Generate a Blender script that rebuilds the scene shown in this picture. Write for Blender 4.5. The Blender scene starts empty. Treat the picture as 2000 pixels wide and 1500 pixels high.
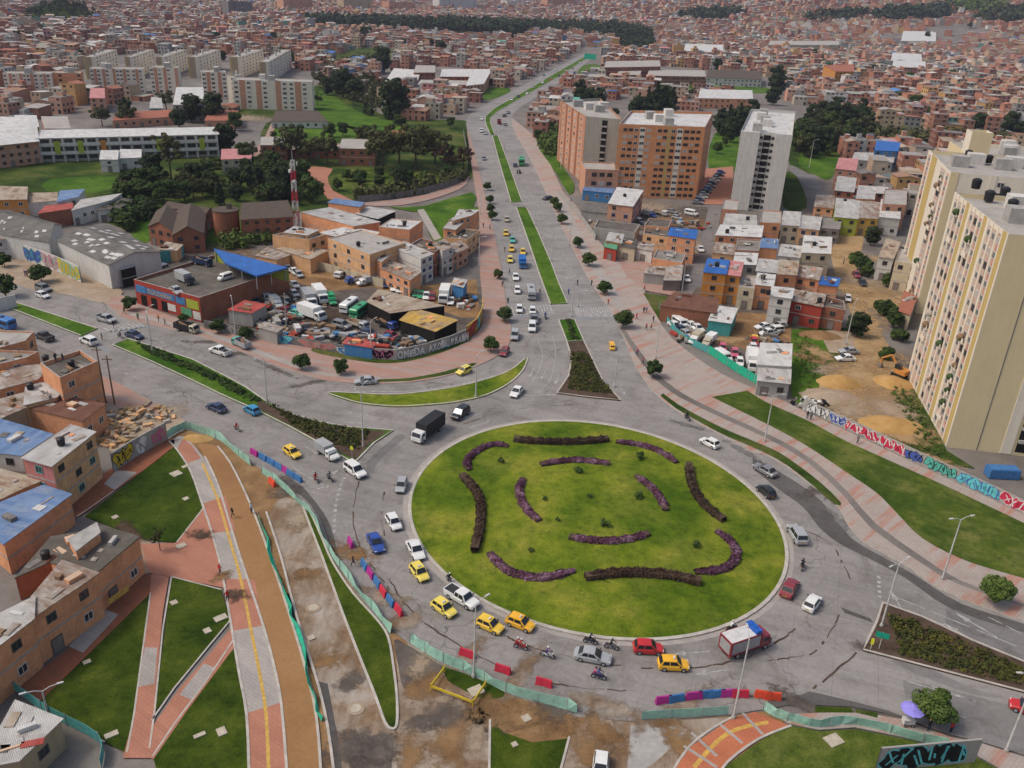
import bpy, bmesh, math, random
import numpy as np
from mathutils import Vector, Matrix
R = math.radians
S = bpy.context.scene
COL = S.collection
random.seed(7)
# camera
CAM_H, CAM_F, CAM_PITCH, CAM_ROLL = 72.0, 1690.0, R(25.3), R(2.7)   # focal length in pixels of the 2000 px wide photograph
_d = Vector((0, math.cos(CAM_PITCH), -math.sin(CAM_PITCH)))
_r0 = Vector((1, 0, 0)); _u0 = _r0.cross(_d)
_r = math.cos(CAM_ROLL) * _r0 + math.sin(CAM_ROLL) * _u0
_u = -math.sin(CAM_ROLL) * _r0 + math.cos(CAM_ROLL) * _u0
camd = bpy.data.cameras.new("camera"); cam = bpy.data.objects.new("camera", camd); COL.objects.link(cam)
camd.sensor_width = 36.0; camd.lens = CAM_F / 2000.0 * 36.0; camd.clip_start = 1.0; camd.clip_end = 30000.0
m3 = Matrix((_r, _u, -_d)).transposed()
cam.matrix_world = Matrix.Translation((0, 0, CAM_H)) @ m3.to_4x4()
S.camera = cam
# sky, sun, exposure
SUN_EL, SUN_AZ = R(54), R(-98)        # azimuth measured from +Y towards +X
w = bpy.data.worlds.new("World"); S.world = w; w.use_nodes = True
nt = w.node_tree; bg = nt.nodes["Background"]
sky = nt.nodes.new("ShaderNodeTexSky"); sky.sky_type = 'NISHITA'; sky.sun_disc = False
sky.sun_elevation = SUN_EL; sky.sun_rotation = SUN_AZ
sky.air_density = 1.2; sky.dust_density = 5.0; sky.ozone_density = 0.3
nt.links.new(sky.outputs[0], bg.inputs[0]); bg.inputs[1].default_value = 0.15
sd = bpy.data.lights.new("sun", 'SUN'); so = bpy.data.objects.new("sun", sd); COL.objects.link(so)
sd.energy = 1.5; sd.angle = R(12); sd.color = (1.0, 0.95, 0.88)
_sv = Vector((math.sin(SUN_AZ) * math.cos(SUN_EL), math.cos(SUN_AZ) * math.cos(SUN_EL), math.sin(SUN_EL)))
so.rotation_euler = (-_sv).to_track_quat('-Z', 'Y').to_euler(); so.location = (-60, 60, 160)
S.view_settings.view_transform = 'Standard'; S.view_settings.look = 'None'
S.view_settings.exposure = -0.06; S.view_settings.gamma = 1.0
# pixel <-> ground
def G(px, py, z=0.0):
 v = _r * ((px - 1000) / CAM_F) + _u * ((750 - py) / CAM_F) + _d
 t = (z - CAM_H) / v.z
 return Vector((v.x * t, v.y * t, z))
def proj(x, y, z=0.0):
 p = Vector((x, y, z - CAM_H)); dd = p.dot(_d)
 if dd < 1: return (-9999, -9999)
 return (1000 + CAM_F * p.dot(_r) / dd, 750 - CAM_F * p.dot(_u) / dd)
def inpoly(px, py, poly):
 c = False; n = len(poly); j = n - 1
 for i in range(n):
  a, b = poly[i], poly[j]
  if (a[1] > py) != (b[1] > py) and px < (b[0] - a[0]) * (py - a[1]) / (b[1] - a[1]) + a[0]: c = not c
  j = i
 return c
def smooth(pts, n=4, closed=False):
 P = [Vector((p[0], p[1], 0)) for p in pts]; out = []; k = len(P)
 for i in range(k if closed else k - 1):
  if closed: a, b, c, d = P[i - 1], P[i], P[(i + 1) % k], P[(i + 2) % k]
  else: a, b, c, d = P[max(i - 1, 0)], P[i], P[i + 1], P[min(i + 2, k - 1)]
  for s in range(n):
   t = s / n
   out.append(0.5 * ((2 * b) + (c - a) * t + (2 * a - 5 * b + 4 * c - d) * t * t + (3 * b - a - 3 * c + d) * t ** 3))
 if not closed: out.append(P[-1])
 return [(v.x, v.y) for v in out]
def sstep(a, b, x):
 t = min(max((x - a) / (b - a), 0), 1); return t * t * (3 - 2 * t)
def zt(x, y):
 d = math.hypot(x, y)
 h = 190 * sstep(1250, 3000, d) * sstep(-0.05, 0.42, x / max(y, 1))
 h += 14 * sstep(1500, 2600, d)
 return h
# materials
def new_mat(name, rough=0.85, spec=0.25):
 m = bpy.data.materials.new(name); m.use_nodes = True
 nt = m.node_tree; b = nt.nodes["Principled BSDF"]
 b.inputs["Roughness"].default_value = rough; b.inputs["Specular IOR Level"].default_value = spec
 return m, nt, b
class NT:
 def __init__(s, nt): s.nt = nt; s.L = nt.links
 def n(s, t, **k):
  x = s.nt.nodes.new(t)
  for a, v in k.items(): setattr(x, a, v)
  return x
 def pos(s): return s.n("ShaderNodeNewGeometry").outputs["Position"]
 def obj(s): return s.n("ShaderNodeTexCoord").outputs["Object"]
 def math(s, op, a, b=0.0):
  x = s.n("ShaderNodeMath", operation=op)
  for i, v in enumerate((a, b)):
   if isinstance(v, (int, float)): x.inputs[i].default_value = v
   else: s.L.new(v, x.inputs[i])
  return x.outputs[0]
 def map(s, vec, scale=(1, 1, 1), rot=(0, 0, 0)):
  x = s.n("ShaderNodeMapping"); s.L.new(vec, x.inputs[0])
  x.inputs["Rotation"].default_value = rot; x.inputs["Scale"].default_value = scale
  return x.outputs[0]
 def noise(s, vec, scale, detail=4, rough=0.6, dist=0.0):
  x = s.n("ShaderNodeTexNoise"); s.L.new(vec, x.inputs["Vector"])
  x.inputs["Scale"].default_value = scale; x.inputs["Detail"].default_value = detail
  x.inputs["Roughness"].default_value = rough; x.inputs["Distortion"].default_value = dist
  return x.outputs["Fac"]
 def ramp(s, fac, stops):
  x = s.n("ShaderNodeValToRGB"); s.L.new(fac, x.inputs[0]); e = x.color_ramp.elements
  while len(e) < len(stops): e.new(0.5)
  for q, (p, c) in zip(e, stops):
   q.position = p; q.color = (c[0], c[1], c[2], 1) if isinstance(c, tuple) else (c, c, c, 1)
  return x.outputs[0]
 def mix(s, fac, a, b, mode='MIX'):
  x = s.n("ShaderNodeMix", data_type='RGBA', blend_type=mode)
  for i, v in ((0, fac), (6, a), (7, b)):
   if isinstance(v, (int, float)): x.inputs[i].default_value = v
   elif isinstance(v, tuple): x.inputs[i].default_value = (v[0], v[1], v[2], 1)
   else: s.L.new(v, x.inputs[i])
  return x.outputs[2]
 def voro(s, vec, scale, feature='DISTANCE_TO_EDGE'):
  x = s.n("ShaderNodeTexVoronoi", feature=feature); s.L.new(vec, x.inputs["Vector"]); x.inputs["Scale"].default_value = scale
  return x.outputs[0]
 def brick(s, vec, scale, c1, c2, mort, w=0.5, h=0.25, ms=0.02, off=0.5):
  x = s.n("ShaderNodeTexBrick"); x.offset = off; s.L.new(vec, x.inputs["Vector"])
  for k, c in (("Color1", c1), ("Color2", c2), ("Mortar", mort)): x.inputs[k].default_value = (*c, 1)
  x.inputs["Scale"].default_value = scale; x.inputs["Mortar Size"].default_value = ms
  x.inputs["Brick Width"].default_value = w; x.inputs["Row Height"].default_value = h
  return x.outputs["Color"]
 def wallcoord(s):          # u along the wall, v up
  g = s.n("ShaderNodeNewGeometry")
  c = s.n("ShaderNodeVectorMath", operation='CROSS_PRODUCT'); s.L.new(g.outputs["Normal"], c.inputs[0]); c.inputs[1].default_value = (0, 0, 1)
  d = s.n("ShaderNodeVectorMath", operation='DOT_PRODUCT'); s.L.new(g.outputs["Position"], d.inputs[0]); s.L.new(c.outputs[0], d.inputs[1])
  z = s.n("ShaderNodeSeparateXYZ"); s.L.new(g.outputs["Position"], z.inputs[0])
  o = s.n("ShaderNodeCombineXYZ"); s.L.new(d.outputs["Value"], o.inputs[0]); s.L.new(z.outputs[2], o.inputs[1])
  return o.outputs[0]
 def bump(s, h, bsdf, dist=0.05, st=0.5):
  x = s.n("ShaderNodeBump"); x.inputs["Strength"].default_value = st; x.inputs["Distance"].default_value = dist
  s.L.new(h, x.inputs["Height"]); s.L.new(x.outputs[0], bsdf.inputs["Normal"])
MATS = {}
def mk(name, fn, rough=0.85, spec=0.25):
 m, nt, b = new_mat(name, rough, spec); t = NT(nt)
 c = fn(t, b)
 if isinstance(c, tuple): b.inputs["Base Color"].default_value = (*c, 1)
 else: t.L.new(c, b.inputs["Base Color"])
 MATS[name] = m; return m
def plain(name, c, rough=0.6, spec=0.3, var=0.18, sc=1.3):
 def f(t, b):
  n = t.noise(t.pos(), sc, 5, 0.65)
  return t.ramp(n, [(0.28, tuple(x * (1 - var) for x in c)), (0.72, tuple(min(1, x * (1 + var)) for x in c))])
 return mk(name, f, rough, spec)
def f_concrete(base, dark, joint, rot, crack=True, panel=(5.0, 3.6)):
 def f(t, b):
  p = t.pos()
  c = t.ramp(t.noise(p, 0.06, 6, 0.6), [(0.3, dark), (0.66, base)])
  c = t.mix(0.75, c, t.ramp(t.noise(p, 1.6, 6, 0.78), [(0.25, (0.60, 0.585, 0.57)), (0.75, (1.06, 1.05, 1.04))]), 'MULTIPLY')
  c = t.mix(0.8, c, t.ramp(t.noise(p, 0.17, 7, 0.72, 0.8), [(0.34, (0.68, 0.66, 0.64)), (0.52, (1, 1, 1))]), 'MULTIPLY')
  q = t.map(p, rot=(0, 0, rot))
  st = t.noise(t.map(q, (0.03, 0.55, 1)), 1.0, 4, 0.6)
  c = t.mix(0.55, c, t.ramp(st, [(0.32, (0.72, 0.71, 0.70)), (0.6, (1.0, 1.0, 1.0))]), 'MULTIPLY')
  c = t.mix(0.5, c, t.brick(q, 1.0, (1, 1, 1), (0.93, 0.92, 0.91), joint, panel[0], panel[1], 0.035, 0.0), 'MULTIPLY')
  if crack:
   wv = t.n("ShaderNodeVectorMath", operation='ADD'); t.L.new(p, wv.inputs[0])
   nz = t.n("ShaderNodeTexNoise"); t.L.new(p, nz.inputs["Vector"]); nz.inputs["Scale"].default_value = 0.35
   sc = t.n("ShaderNodeVectorMath", operation='SCALE'); t.L.new(nz.outputs["Color"], sc.inputs[0]); sc.inputs["Scale"].default_value = 3.0
   t.L.new(sc.outputs[0], wv.inputs[1])
   cr = t.ramp(t.voro(wv.outputs[0], 0.11), [(0.0, 1.0), (0.012, 0.0)])
   gate = t.ramp(t.noise(p, 0.045, 3), [(0.5, 0.0), (0.6, 0.85)])
   c = t.mix(t.math('MULTIPLY', cr, gate), c, (0.075, 0.065, 0.055))
   sp = t.ramp(t.noise(p, 0.33, 5, 0.7), [(0.66, 0.0), (0.74, 0.55)])
   c = t.mix(sp, c, (0.10, 0.092, 0.085))
  return c
 return f
mk("road_concrete", f_concrete((0.335, 0.315, 0.30), (0.245, 0.232, 0.222), (0.55, 0.53, 0.5), 0.35), 0.9)
mk("road_concrete_avenue", f_concrete((0.34, 0.325, 0.315), (0.26, 0.25, 0.243), (0.6, 0.58, 0.56), -0.12), 0.9)
mk("asphalt", f_concrete((0.135, 0.128, 0.122), (0.085, 0.08, 0.076), (0.95, 0.95, 0.95), 0.3, False), 0.95)
mk("asphalt_grey", f_concrete((0.245, 0.235, 0.23), (0.18, 0.173, 0.17), (0.92, 0.92, 0.92), 0.3, True, (30, 30)), 0.95)
def f_dirtyconc(t, b):
 p = t.pos()
 c = t.ramp(t.noise(p, 0.16, 7, 0.68, 0.6), [(0.28, (0.17, 0.098, 0.05)), (0.43, (0.26, 0.18, 0.115)), (0.55, (0.37, 0.31, 0.25)), (0.74, (0.46, 0.42, 0.375))])
 c = t.mix(0.7, c, t.ramp(t.noise(t.map(p, (0.9, 0.12, 1), (0, 0, 0.15)), 1.0, 5), [(0.3, (0.52, 0.47, 0.42)), (0.62, (1, 1, 1))]), 'MULTIPLY')
 return t.mix(0.6, c, t.ramp(t.noise(p, 2.2, 5, 0.8), [(0.3, (0.6, 0.57, 0.54)), (0.7, (1, 1, 1))]), 'MULTIPLY')
mk("dirty_concrete", f_dirtyconc, 0.95)
def f_dirt(c1, c2, c3, s=0.2):
 def f(t, b):
  p = t.pos()
  c = t.ramp(t.noise(p, s, 7, 0.7, 0.5), [(0.3, c1), (0.5, c2), (0.72, c3)])
  return t.mix(0.6, c, t.ramp(t.noise(p, 2.5, 6, 0.8), [(0.3, (0.6, 0.58, 0.55)), (0.7, (1, 1, 1))]), 'MULTIPLY')
 return f
mk("dirt", f_dirt((0.145, 0.08, 0.038), (0.25, 0.145, 0.065), (0.37, 0.235, 0.115)), 0.97)
mk("sand", f_dirt((0.36, 0.20, 0.07), (0.46, 0.28, 0.10), (0.52, 0.34, 0.15), 0.3), 0.97)
mk("pale_dirt", f_dirt((0.27, 0.19, 0.12), (0.36, 0.28, 0.20), (0.44, 0.36, 0.28), 0.25), 0.97)
mk("ochre", f_dirt((0.27, 0.165, 0.075), (0.40, 0.265, 0.13), (0.47, 0.34, 0.19), 0.16), 0.97)
mk("mud", f_dirt((0.07, 0.055, 0.045), (0.12, 0.10, 0.085), (0.19, 0.16, 0.135), 0.3), 0.9)
mk("soil", f_dirt((0.05, 0.03, 0.02), (0.085, 0.055, 0.038), (0.13, 0.09, 0.06), 0.6), 0.97)
mk("urban_ground", f_dirt((0.12, 0.105, 0.095), (0.19, 0.17, 0.155), (0.27, 0.24, 0.215), 0.05), 0.95)
mk("clay_path", f_dirt((0.27, 0.14, 0.058), (0.325, 0.175, 0.075), (0.37, 0.21, 0.10), 0.08), 0.95)
def f_grass(c1, c2, c3, s=0.12, hi=0.75):
 def f(t, b):
  p = t.pos()
  c = t.ramp(t.noise(p, s, 6, 0.62, 0.3), [(0.3, c1), (0.5, c2), (0.7, c3)])
  c = t.mix(hi, c, t.ramp(t.noise(p, 0.75, 6, 0.8), [(0.34, (0.42, 0.52, 0.4)), (0.5, (0.95, 0.97, 0.9)), (0.68, (1.45, 1.3, 1.1))]), 'MULTIPLY')
  c = t.mix(0.9, c, t.ramp(t.noise(p, 0.07, 4, 0.6, 0.6), [(0.4, (0.50, 0.66, 0.45)), (0.56, (1.05, 1.03, 1.0))]), 'MULTIPLY')
  h = t.noise(p, 6.0, 4, 0.8)
  c = t.mix(hi, c, t.ramp(h, [(0.3, (0.5, 0.55, 0.5)), (0.7, (1.15, 1.12, 1.0))]), 'MULTIPLY')
  t.bump(h, b, 0.15, 0.6)
  return c
 return f
mk("grass_island", f_grass((0.085, 0.145, 0.008), (0.170, 0.210, 0.018), (0.280, 0.265, 0.050), 0.13), 0.95, 0.1)
mk("grass_dark", f_grass((0.034, 0.059, 0.005), (0.058, 0.088, 0.008), (0.093, 0.117, 0.017), 0.22), 0.95, 0.1)
mk("grass_bright", f_grass((0.050, 0.115, 0.010), (0.082, 0.160, 0.016), (0.125, 0.195, 0.030), 0.1), 0.95, 0.1)
mk("grass_lawn", f_grass((0.045, 0.090, 0.010), (0.095, 0.128, 0.022), (0.185, 0.185, 0.060), 0.16), 0.95, 0.1)
mk("grass_scrub", f_grass((0.030, 0.055, 0.010), (0.065, 0.098, 0.018), (0.125, 0.125, 0.045), 0.07), 0.95, 0.1)
def f_paver(red, grey, scale=0.45, rot=0.0, thr=0.5):
 def f(t, b):
  p = t.map(t.pos(), rot=(0, 0, rot))
  n = t.noise(t.map(p, (0.08, 1.0, 1)), scale, 3, 0.7)
  c = t.ramp(n, [(thr - 0.06, grey), (thr + 0.06, red)])
  c = t.mix(0.5, c, t.ramp(t.noise(p, 0.25, 6, 0.7), [(0.3, (0.68, 0.66, 0.64)), (0.66, (1, 1, 1))]), 'MULTIPLY')
  return t.mix(0.5, c, t.brick(p, 1.0, (1, 1, 1), (0.86, 0.83, 0.8), (0.6, 0.55, 0.5), 0.8, 0.4, 0.03), 'MULTIPLY')
 return f
mk("paver_pink", f_paver((0.40, 0.235, 0.185), (0.37, 0.285, 0.25), 0.5, 0.25, 0.5), 0.92)
mk("paver_mix", f_paver((0.42, 0.23, 0.18), (0.385, 0.335, 0.30), 0.6, -0.75, 0.56), 0.92)
mk("paver_red", f_paver((0.44, 0.20, 0.135), (0.40, 0.18, 0.12), 0.5, 0.6, 0.5), 0.92)
mk("paver_orange", f_paver((0.50, 0.17, 0.085), (0.45, 0.15, 0.08), 0.5, 0.6, 0.5), 0.92)
mk("paver_brick", f_paver((0.30, 0.11, 0.058), (0.26, 0.10, 0.055), 0.5, 0.6, 0.5), 0.92)
mk("paver_grey", f_paver((0.40, 0.365, 0.335), (0.35, 0.325, 0.305), 0.5, 0.6, 0.5), 0.92)
plain("kerb_concrete", (0.42, 0.385, 0.34), 0.9, 0.2, 0.25, 0.8)
mk("paint_white", lambda t, b: t.ramp(t.noise(t.pos(), 1.1, 7, 0.8), [(0.45, (0.25, 0.24, 0.23)), (0.64, (0.50, 0.49, 0.47))]), 0.8)
plain("paint_yellow", (0.50, 0.31, 0.07), 0.8, 0.3, 0.3, 2.0)
mk("paint_blue", lambda t, b: t.ramp(t.noise(t.pos(), 1.1, 7, 0.8), [(0.42, (0.25, 0.245, 0.24)), (0.6, (0.13, 0.24, 0.36))]), 0.8)
plain("concrete", (0.34, 0.325, 0.305), 0.9, 0.2, 0.25, 0.7)
plain("concrete_dark", (0.17, 0.16, 0.15), 0.9, 0.2, 0.35, 0.6)
# mesh helpers
class MB:
 def __init__(s): s.v = []; s.f = []; s.m = []
 def quad(s, a, b, c, d, m=0):
  i = len(s.v); s.v += [tuple(a), tuple(b), tuple(c), tuple(d)]; s.f.append((i, i + 1, i + 2, i + 3)); s.m.append(m)
 def poly(s, pts, m=0):
  i = len(s.v); s.v += [tuple(p) for p in pts]; s.f.append(tuple(range(i, i + len(pts)))); s.m.append(m)
 def box(s, x0, x1, y0, y1, z0, z1, m=0, top=None):
  i = len(s.v)
  s.v += [(x0, y0, z0), (x1, y0, z0), (x1, y1, z0), (x0, y1, z0), (x0, y0, z1), (x1, y0, z1), (x1, y1, z1), (x0, y1, z1)]
  for f in ((3, 2, 1, 0), (4, 5, 6, 7), (0, 1, 5, 4), (1, 2, 6, 5), (2, 3, 7, 6), (3, 0, 4, 7)):
   s.f.append(tuple(i + k for k in f)); s.m.append(m)
  if top is not None: s.m[-5] = top
  return s
 def hexa(s, p, m=0):           # 8 points: bottom ring, top ring
  i = len(s.v); s.v += [tuple(q) for q in p]
  for f in ((3, 2, 1, 0), (4, 5, 6, 7), (0, 1, 5, 4), (1, 2, 6, 5), (2, 3, 7, 6), (3, 0, 4, 7)):
   s.f.append(tuple(i + k for k in f)); s.m.append(m)
 def prism(s, pts, z0, z1, ms=0, mt=None, bottom=False):
  n = len(pts); i = len(s.v)
  s.v += [(p[0], p[1], z0) for p in pts] + [(p[0], p[1], z1) for p in pts]
  for k in range(n):
   j = (k + 1) % n; s.f.append((i + k, i + j, i + n + j, i + n + k)); s.m.append(ms)
  s.f.append(tuple(i + n + k for k in range(n))); s.m.append(ms if mt is None else mt)
  if bottom: s.f.append(tuple(i + k for k in reversed(range(n)))); s.m.append(ms)
 def cyl(s, a, b, r0, r1, n=8, m=0, caps=True):
  a, b = Vector(a), Vector(b); d = (b - a).normalized()
  x = d.orthogonal().normalized(); y = d.cross(x); i = len(s.v)
  for c, r in ((a, r0), (b, r1)):
   for k in range(n):
    t = 2 * math.pi * k / n; s.v.append(tuple(c + x * (r * math.cos(t)) + y * (r * math.sin(t))))
  for k in range(n):
   j = (k + 1) % n; s.f.append((i + k, i + j, i + n + j, i + n + k)); s.m.append(m)
  if caps:
   s.f.append(tuple(i + k for k in reversed(range(n)))); s.m.append(m)
   s.f.append(tuple(i + n + k for k in range(n))); s.m.append(m)
 def tube(s, pts, r, n=6, m=0):
  for a, b in zip(pts, pts[1:]): s.cyl(a, b, r, r, n, m)
 def ball(s, c, r, n=8, k=5, m=0, sz=1.0):
  i = len(s.v)
  for a in range(k + 1):
   th = math.pi * a / k
   for q in range(n):
    ph = 2 * math.pi * q / n
    s.v.append((c[0] + r * math.sin(th) * math.cos(ph), c[1] + r * math.sin(th) * math.sin(ph), c[2] + r * sz * math.cos(th)))
  for a in range(k):
   for q in range(n):
    w = (q + 1) % n; s.f.append((i + a * n + q, i + (a + 1) * n + q, i + (a + 1) * n + w, i + a * n + w)); s.m.append(m)
 def mesh(s, name, mats):
  me = bpy.data.meshes.new(name); me.from_pydata(s.v, [], s.f)
  for x in mats: me.materials.append(MATS[x] if isinstance(x, str) else x)
  if len(mats) > 1: me.polygons.foreach_set("material_index", s.m)
  me.update(); return me
 def build(s, name, mats, parent=None, smooth_=False, loc=None):
  if isinstance(mats, str): mats = [mats]
  me = s.mesh(name, mats)
  if smooth_: me.polygons.foreach_set("use_smooth", [True] * len(me.polygons))
  o = bpy.data.objects.new(name, me); COL.objects.link(o)
  if parent: o.parent = parent
  if loc is not None: o.location = loc
  return o
def link(name, me, parent=None, loc=None, rz=None, scale=None):
 o = bpy.data.objects.new(name, me); COL.objects.link(o)
 if parent: o.parent = parent
 if loc is not None: o.location = loc
 if rz is not None: o.rotation_euler = (0, 0, rz)
 if scale is not None: o.scale = scale
 return o
def tag(o, label, cat, group=None):
 o["label"] = label; o["category"] = cat
 if group: o["group"] = group
 return o
def struct(o): o["kind"] = "structure"; return o
def empty(name, loc, rz=0.0):
 o = bpy.data.objects.new(name, None); COL.objects.link(o); o.location = loc; o.rotation_euler = (0, 0, rz); o.empty_display_size = 0.3
 return o
def kids(o): return list(o.children)
def copy_tree(o, parent=None):
 c = o.copy(); COL.objects.link(c)
 if parent: c.parent = parent; c.matrix_parent_inverse = o.matrix_parent_inverse.copy()
 for ch in kids(o): copy_tree(ch, c)
 return c
def area2(p): return sum(p[i - 1][0] * p[i][1] - p[i][0] * p[i - 1][1] for i in range(len(p)))
def ccw(p): return list(p) if area2(p) > 0 else list(reversed(p))
def tri_poly(me_name, pts, z0, z1, mats):
 """a flat slab with a clean triangulated top and a skirt"""
 bm = bmesh.new(); pts = ccw(pts)
 vs = [bm.verts.new((p[0], p[1], z1)) for p in pts]
 f = bm.faces.new(vs); f.normal_update(); bmesh.ops.triangulate(bm, faces=[f], ngon_method='EAR_CLIP')
 if z0 < z1:
  lo = [bm.verts.new((p[0], p[1], z0)) for p in pts]; n = len(pts)
  for k in range(n):
   q = bm.faces.new((lo[k], lo[(k + 1) % n], vs[(k + 1) % n], vs[k]))
   if len(mats) > 1: q.material_index = 1
 bm.normal_update()
 me = bpy.data.meshes.new(me_name); bm.to_mesh(me); bm.free()
 for x in mats: me.materials.append(MATS[x])
 return me
def area(name, pix, z, mat, thick=0.0, side=None, z0=None):
 pts = [G(*p, z) for p in pix]
 me = tri_poly(name, pts, z0 if z0 is not None else (z - thick if thick else z), z, [mat] + ([side] if side else []))
 o = bpy.data.objects.new(name, me); COL.objects.link(o); return struct(o)
def offset_line(P, w):
 out = []
 for i, p in enumerate(P):
  a = P[max(i - 1, 0)]; b = P[min(i + 1, len(P) - 1)]
  t = Vector((b[0] - a[0], b[1] - a[1], 0)); t.normalize(); n = Vector((-t.y, t.x, 0))
  out.append(Vector((p[0], p[1], 0)) + n * w)
 return out
def strip_mb(P, w, z0, z1, mb=None, closed=False, m=0):
 """ribbon of width w centred on ground line P, from z0 to z1"""
 mb = mb or MB()
 if closed: P = list(P) + [P[0], P[1]]
 a = offset_line(P, w / 2); b = offset_line(P, -w / 2)
 if closed: a, b = a[1:], b[1:]; a[-1], b[-1] = a[0], b[0]
 for i in range(len(a) - 1):
  p, q, r_, s_ = b[i], b[i + 1], a[i + 1], a[i]
  mb.quad((p.x, p.y, z1), (q.x, q.y, z1), (r_.x, r_.y, z1), (s_.x, s_.y, z1), m)
  if z1 - z0 > 0.02:
   mb.quad((p.x, p.y, z0), (q.x, q.y, z0), (q.x, q.y, z1), (p.x, p.y, z1), m)
   mb.quad((r_.x, r_.y, z0), (s_.x, s_.y, z0), (s_.x, s_.y, z1), (r_.x, r_.y, z1), m)
 return mb
def kerb(pix, w=0.3, h=0.15, mat="kerb_concrete", closed=False, z=None):
 P = [G(*p) for p in pix]
 return struct(strip_mb(P, w, 0.0, h, closed=closed).build("kerb", mat))
# GROUND
def build_ground():
 xs = sorted(set([-9000, -6000, -4500, -3500] + list(range(-2800, 2801, 100)) + [3500, 4500, 6000, 9000]))
 ys = sorted(set([-400, -100] + list(range(0, 4001, 100)) + [4600, 5500, 7000, 9000]))
 mb = MB(); nx = len(xs)
 mb.v = [(x, y, zt(x, y) - 0.12) for y in ys for x in xs]
 for j in range(len(ys) - 1):
  for i in range(nx - 1):
   a = j * nx + i; mb.f.append((a, a + 1, a + 1 + nx, a + nx)); mb.m.append(0)
 struct(mb.build("ground", "urban_ground", smooth_=True))
build_ground()
# carriageways: one concrete sheet for the west road, the roundabout and the south-east road
AV_L = [(1142, 104), (1090, 130), (1000, 178), (935, 212), (912, 232), (914, 262), (926, 310), (938, 358), (950, 410), (962, 460), (972, 510), (980, 555), (987, 600), (994, 630), (998, 652)]
AV_R = [(1262, 747), (1240, 712), (1217, 657), (1200, 617), (1170, 575), (1140, 528), (1117, 482), (1092, 432), (1070, 385), (1050, 340), (1030, 300), (1008, 262), (1000, 238), (1010, 215), (1060, 182), (1110, 150), (1160, 112)]
WEST_N = [(998, 652), (996, 668), (978, 690), (937, 712), (875, 733), (810, 745), (750, 749), (675, 747), (625, 740), (575, 726), (500, 698), (450, 678), (400, 660), (325, 641), (250, 623), (222, 606), (205, 592), (140, 578), (70, 567), (37, 556), (-60, 525)]
SW_EDGE = [(-60, 640), (60, 668), (160, 712), (240, 757), (300, 785), (362, 822), (432, 860), (467, 890), (515, 920), (545, 945), (585, 978), (610, 1003), (632, 1045), (650, 1085), (668, 1118), (700, 1165), (737, 1205), (800, 1258), (865, 1298), (925, 1322), (987, 1355), (1050, 1375), (1127, 1400), (1252, 1410), (1340, 1402), (1425, 1396), (1500, 1384), (1560, 1374), (1592, 1377), (1662, 1380), (1715, 1390), (1765, 1400), (1812, 1420), (1862, 1436), (1912, 1447), (2060, 1492)]
NE_EDGE = [(2060, 1230), (2000, 1212), (1920, 1185), (1862, 1162), (1812, 1135), (1775, 1107), (1725, 1080), (1680, 1052), (1655, 1022), (1637, 989), (1600, 958), (1550, 921), (1500, 889), (1475, 884), (1425, 857), (1370, 829), (1325, 804), (1282, 770), (1262, 747)]
area("road", smooth(WEST_N, 3) + SW_EDGE + smooth(NE_EDGE, 3), 0.0, "road_concrete")
area("avenue", smooth(AV_L, 3) + smooth(AV_R, 3), 0.004, "road_concrete_avenue")
area("road_patch", smooth([(1470, 893), (1545, 935), (1600, 975), (1640, 1022), (1668, 1055), (1725, 1088), (1790, 1125), (1880, 1180), (2010, 1222), (2010, 1238), (1860, 1190), (1770, 1130), (1700, 1092), (1640, 1062), (1600, 1030), (1570, 992), (1520, 955), (1470, 915)], 3), 0.008, "asphalt")
area("road_patch", [(1763, 1328), (1820, 1338), (2060, 1400), (2060, 1490), (1912, 1446), (1812, 1420), (1768, 1400), (1770, 1370)], 0.008, "asphalt_grey")
area("road_patch", [(1850, 1172), (2060, 1236), (2060, 1335), (1845, 1230)], 0.006, "asphalt_grey")
area("road_patch", smooth([(545, 935), (580, 962), (605, 985), (628, 1020), (642, 1060), (650, 1083), (662, 1100), (655, 1060), (640, 1015), (612, 975), (585, 945), (555, 930)], 3), 0.008, "asphalt")
area("road_patch", [(1500, 1366), (1568, 1356), (1580, 1350), (1660, 1368), (1735, 1388), (1765, 1399), (1715, 1390), (1662, 1380), (1592, 1377), (1560, 1374), (1500, 1384)], 0.008, "asphalt")
area("road_patch", [(1642, 1186), (1700, 1208), (1705, 1216), (1650, 1197)], 0.008, "asphalt")
for q in ([(715, 905), (760, 862), (775, 850), (790, 855), (740, 900), (728, 925)], [(1740, 1290), (1800, 1300), (1900, 1345), (1960, 1362), (1900, 1356), (1800, 1320)]):
 area("road_patch", smooth(q, 3, True), 0.007, "asphalt_grey")
area("side_road", smooth([(1545, 322), (1580, 340), (1605, 365), (1615, 405), (1590, 408), (1578, 372), (1560, 348), (1540, 332)], 3), 0.0, "asphalt_grey")
area("side_road", [(1385, 400), (1410, 400), (1400, 470), (1372, 560), (1335, 570), (1362, 500)], 0.0, "asphalt_grey")
area("side_road", [(1350, 545), (1372, 545), (1340, 590), (1300, 585)], 0.002, "asphalt_grey")
area("car_park", [(1372, 330), (1432, 325), (1430, 400), (1365, 398)], 0.0, "paver_red")
area("dirt_road", smooth([(1640, 455), (1685, 458), (1680, 500), (1672, 545), (1690, 600), (1720, 650), (1745, 690), (1760, 740), (1772, 800), (1785, 850), (1690, 845), (1640, 800), (1645, 740), (1665, 690), (1668, 640), (1655, 590), (1632, 540), (1622, 490)], 3), -0.02, "ochre")
area("dirt_road", [(1545, 640), (1680, 640), (1780, 745), (1850, 880), (1830, 912), (1700, 862), (1560, 795)], -0.06, "grass_scrub")
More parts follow.
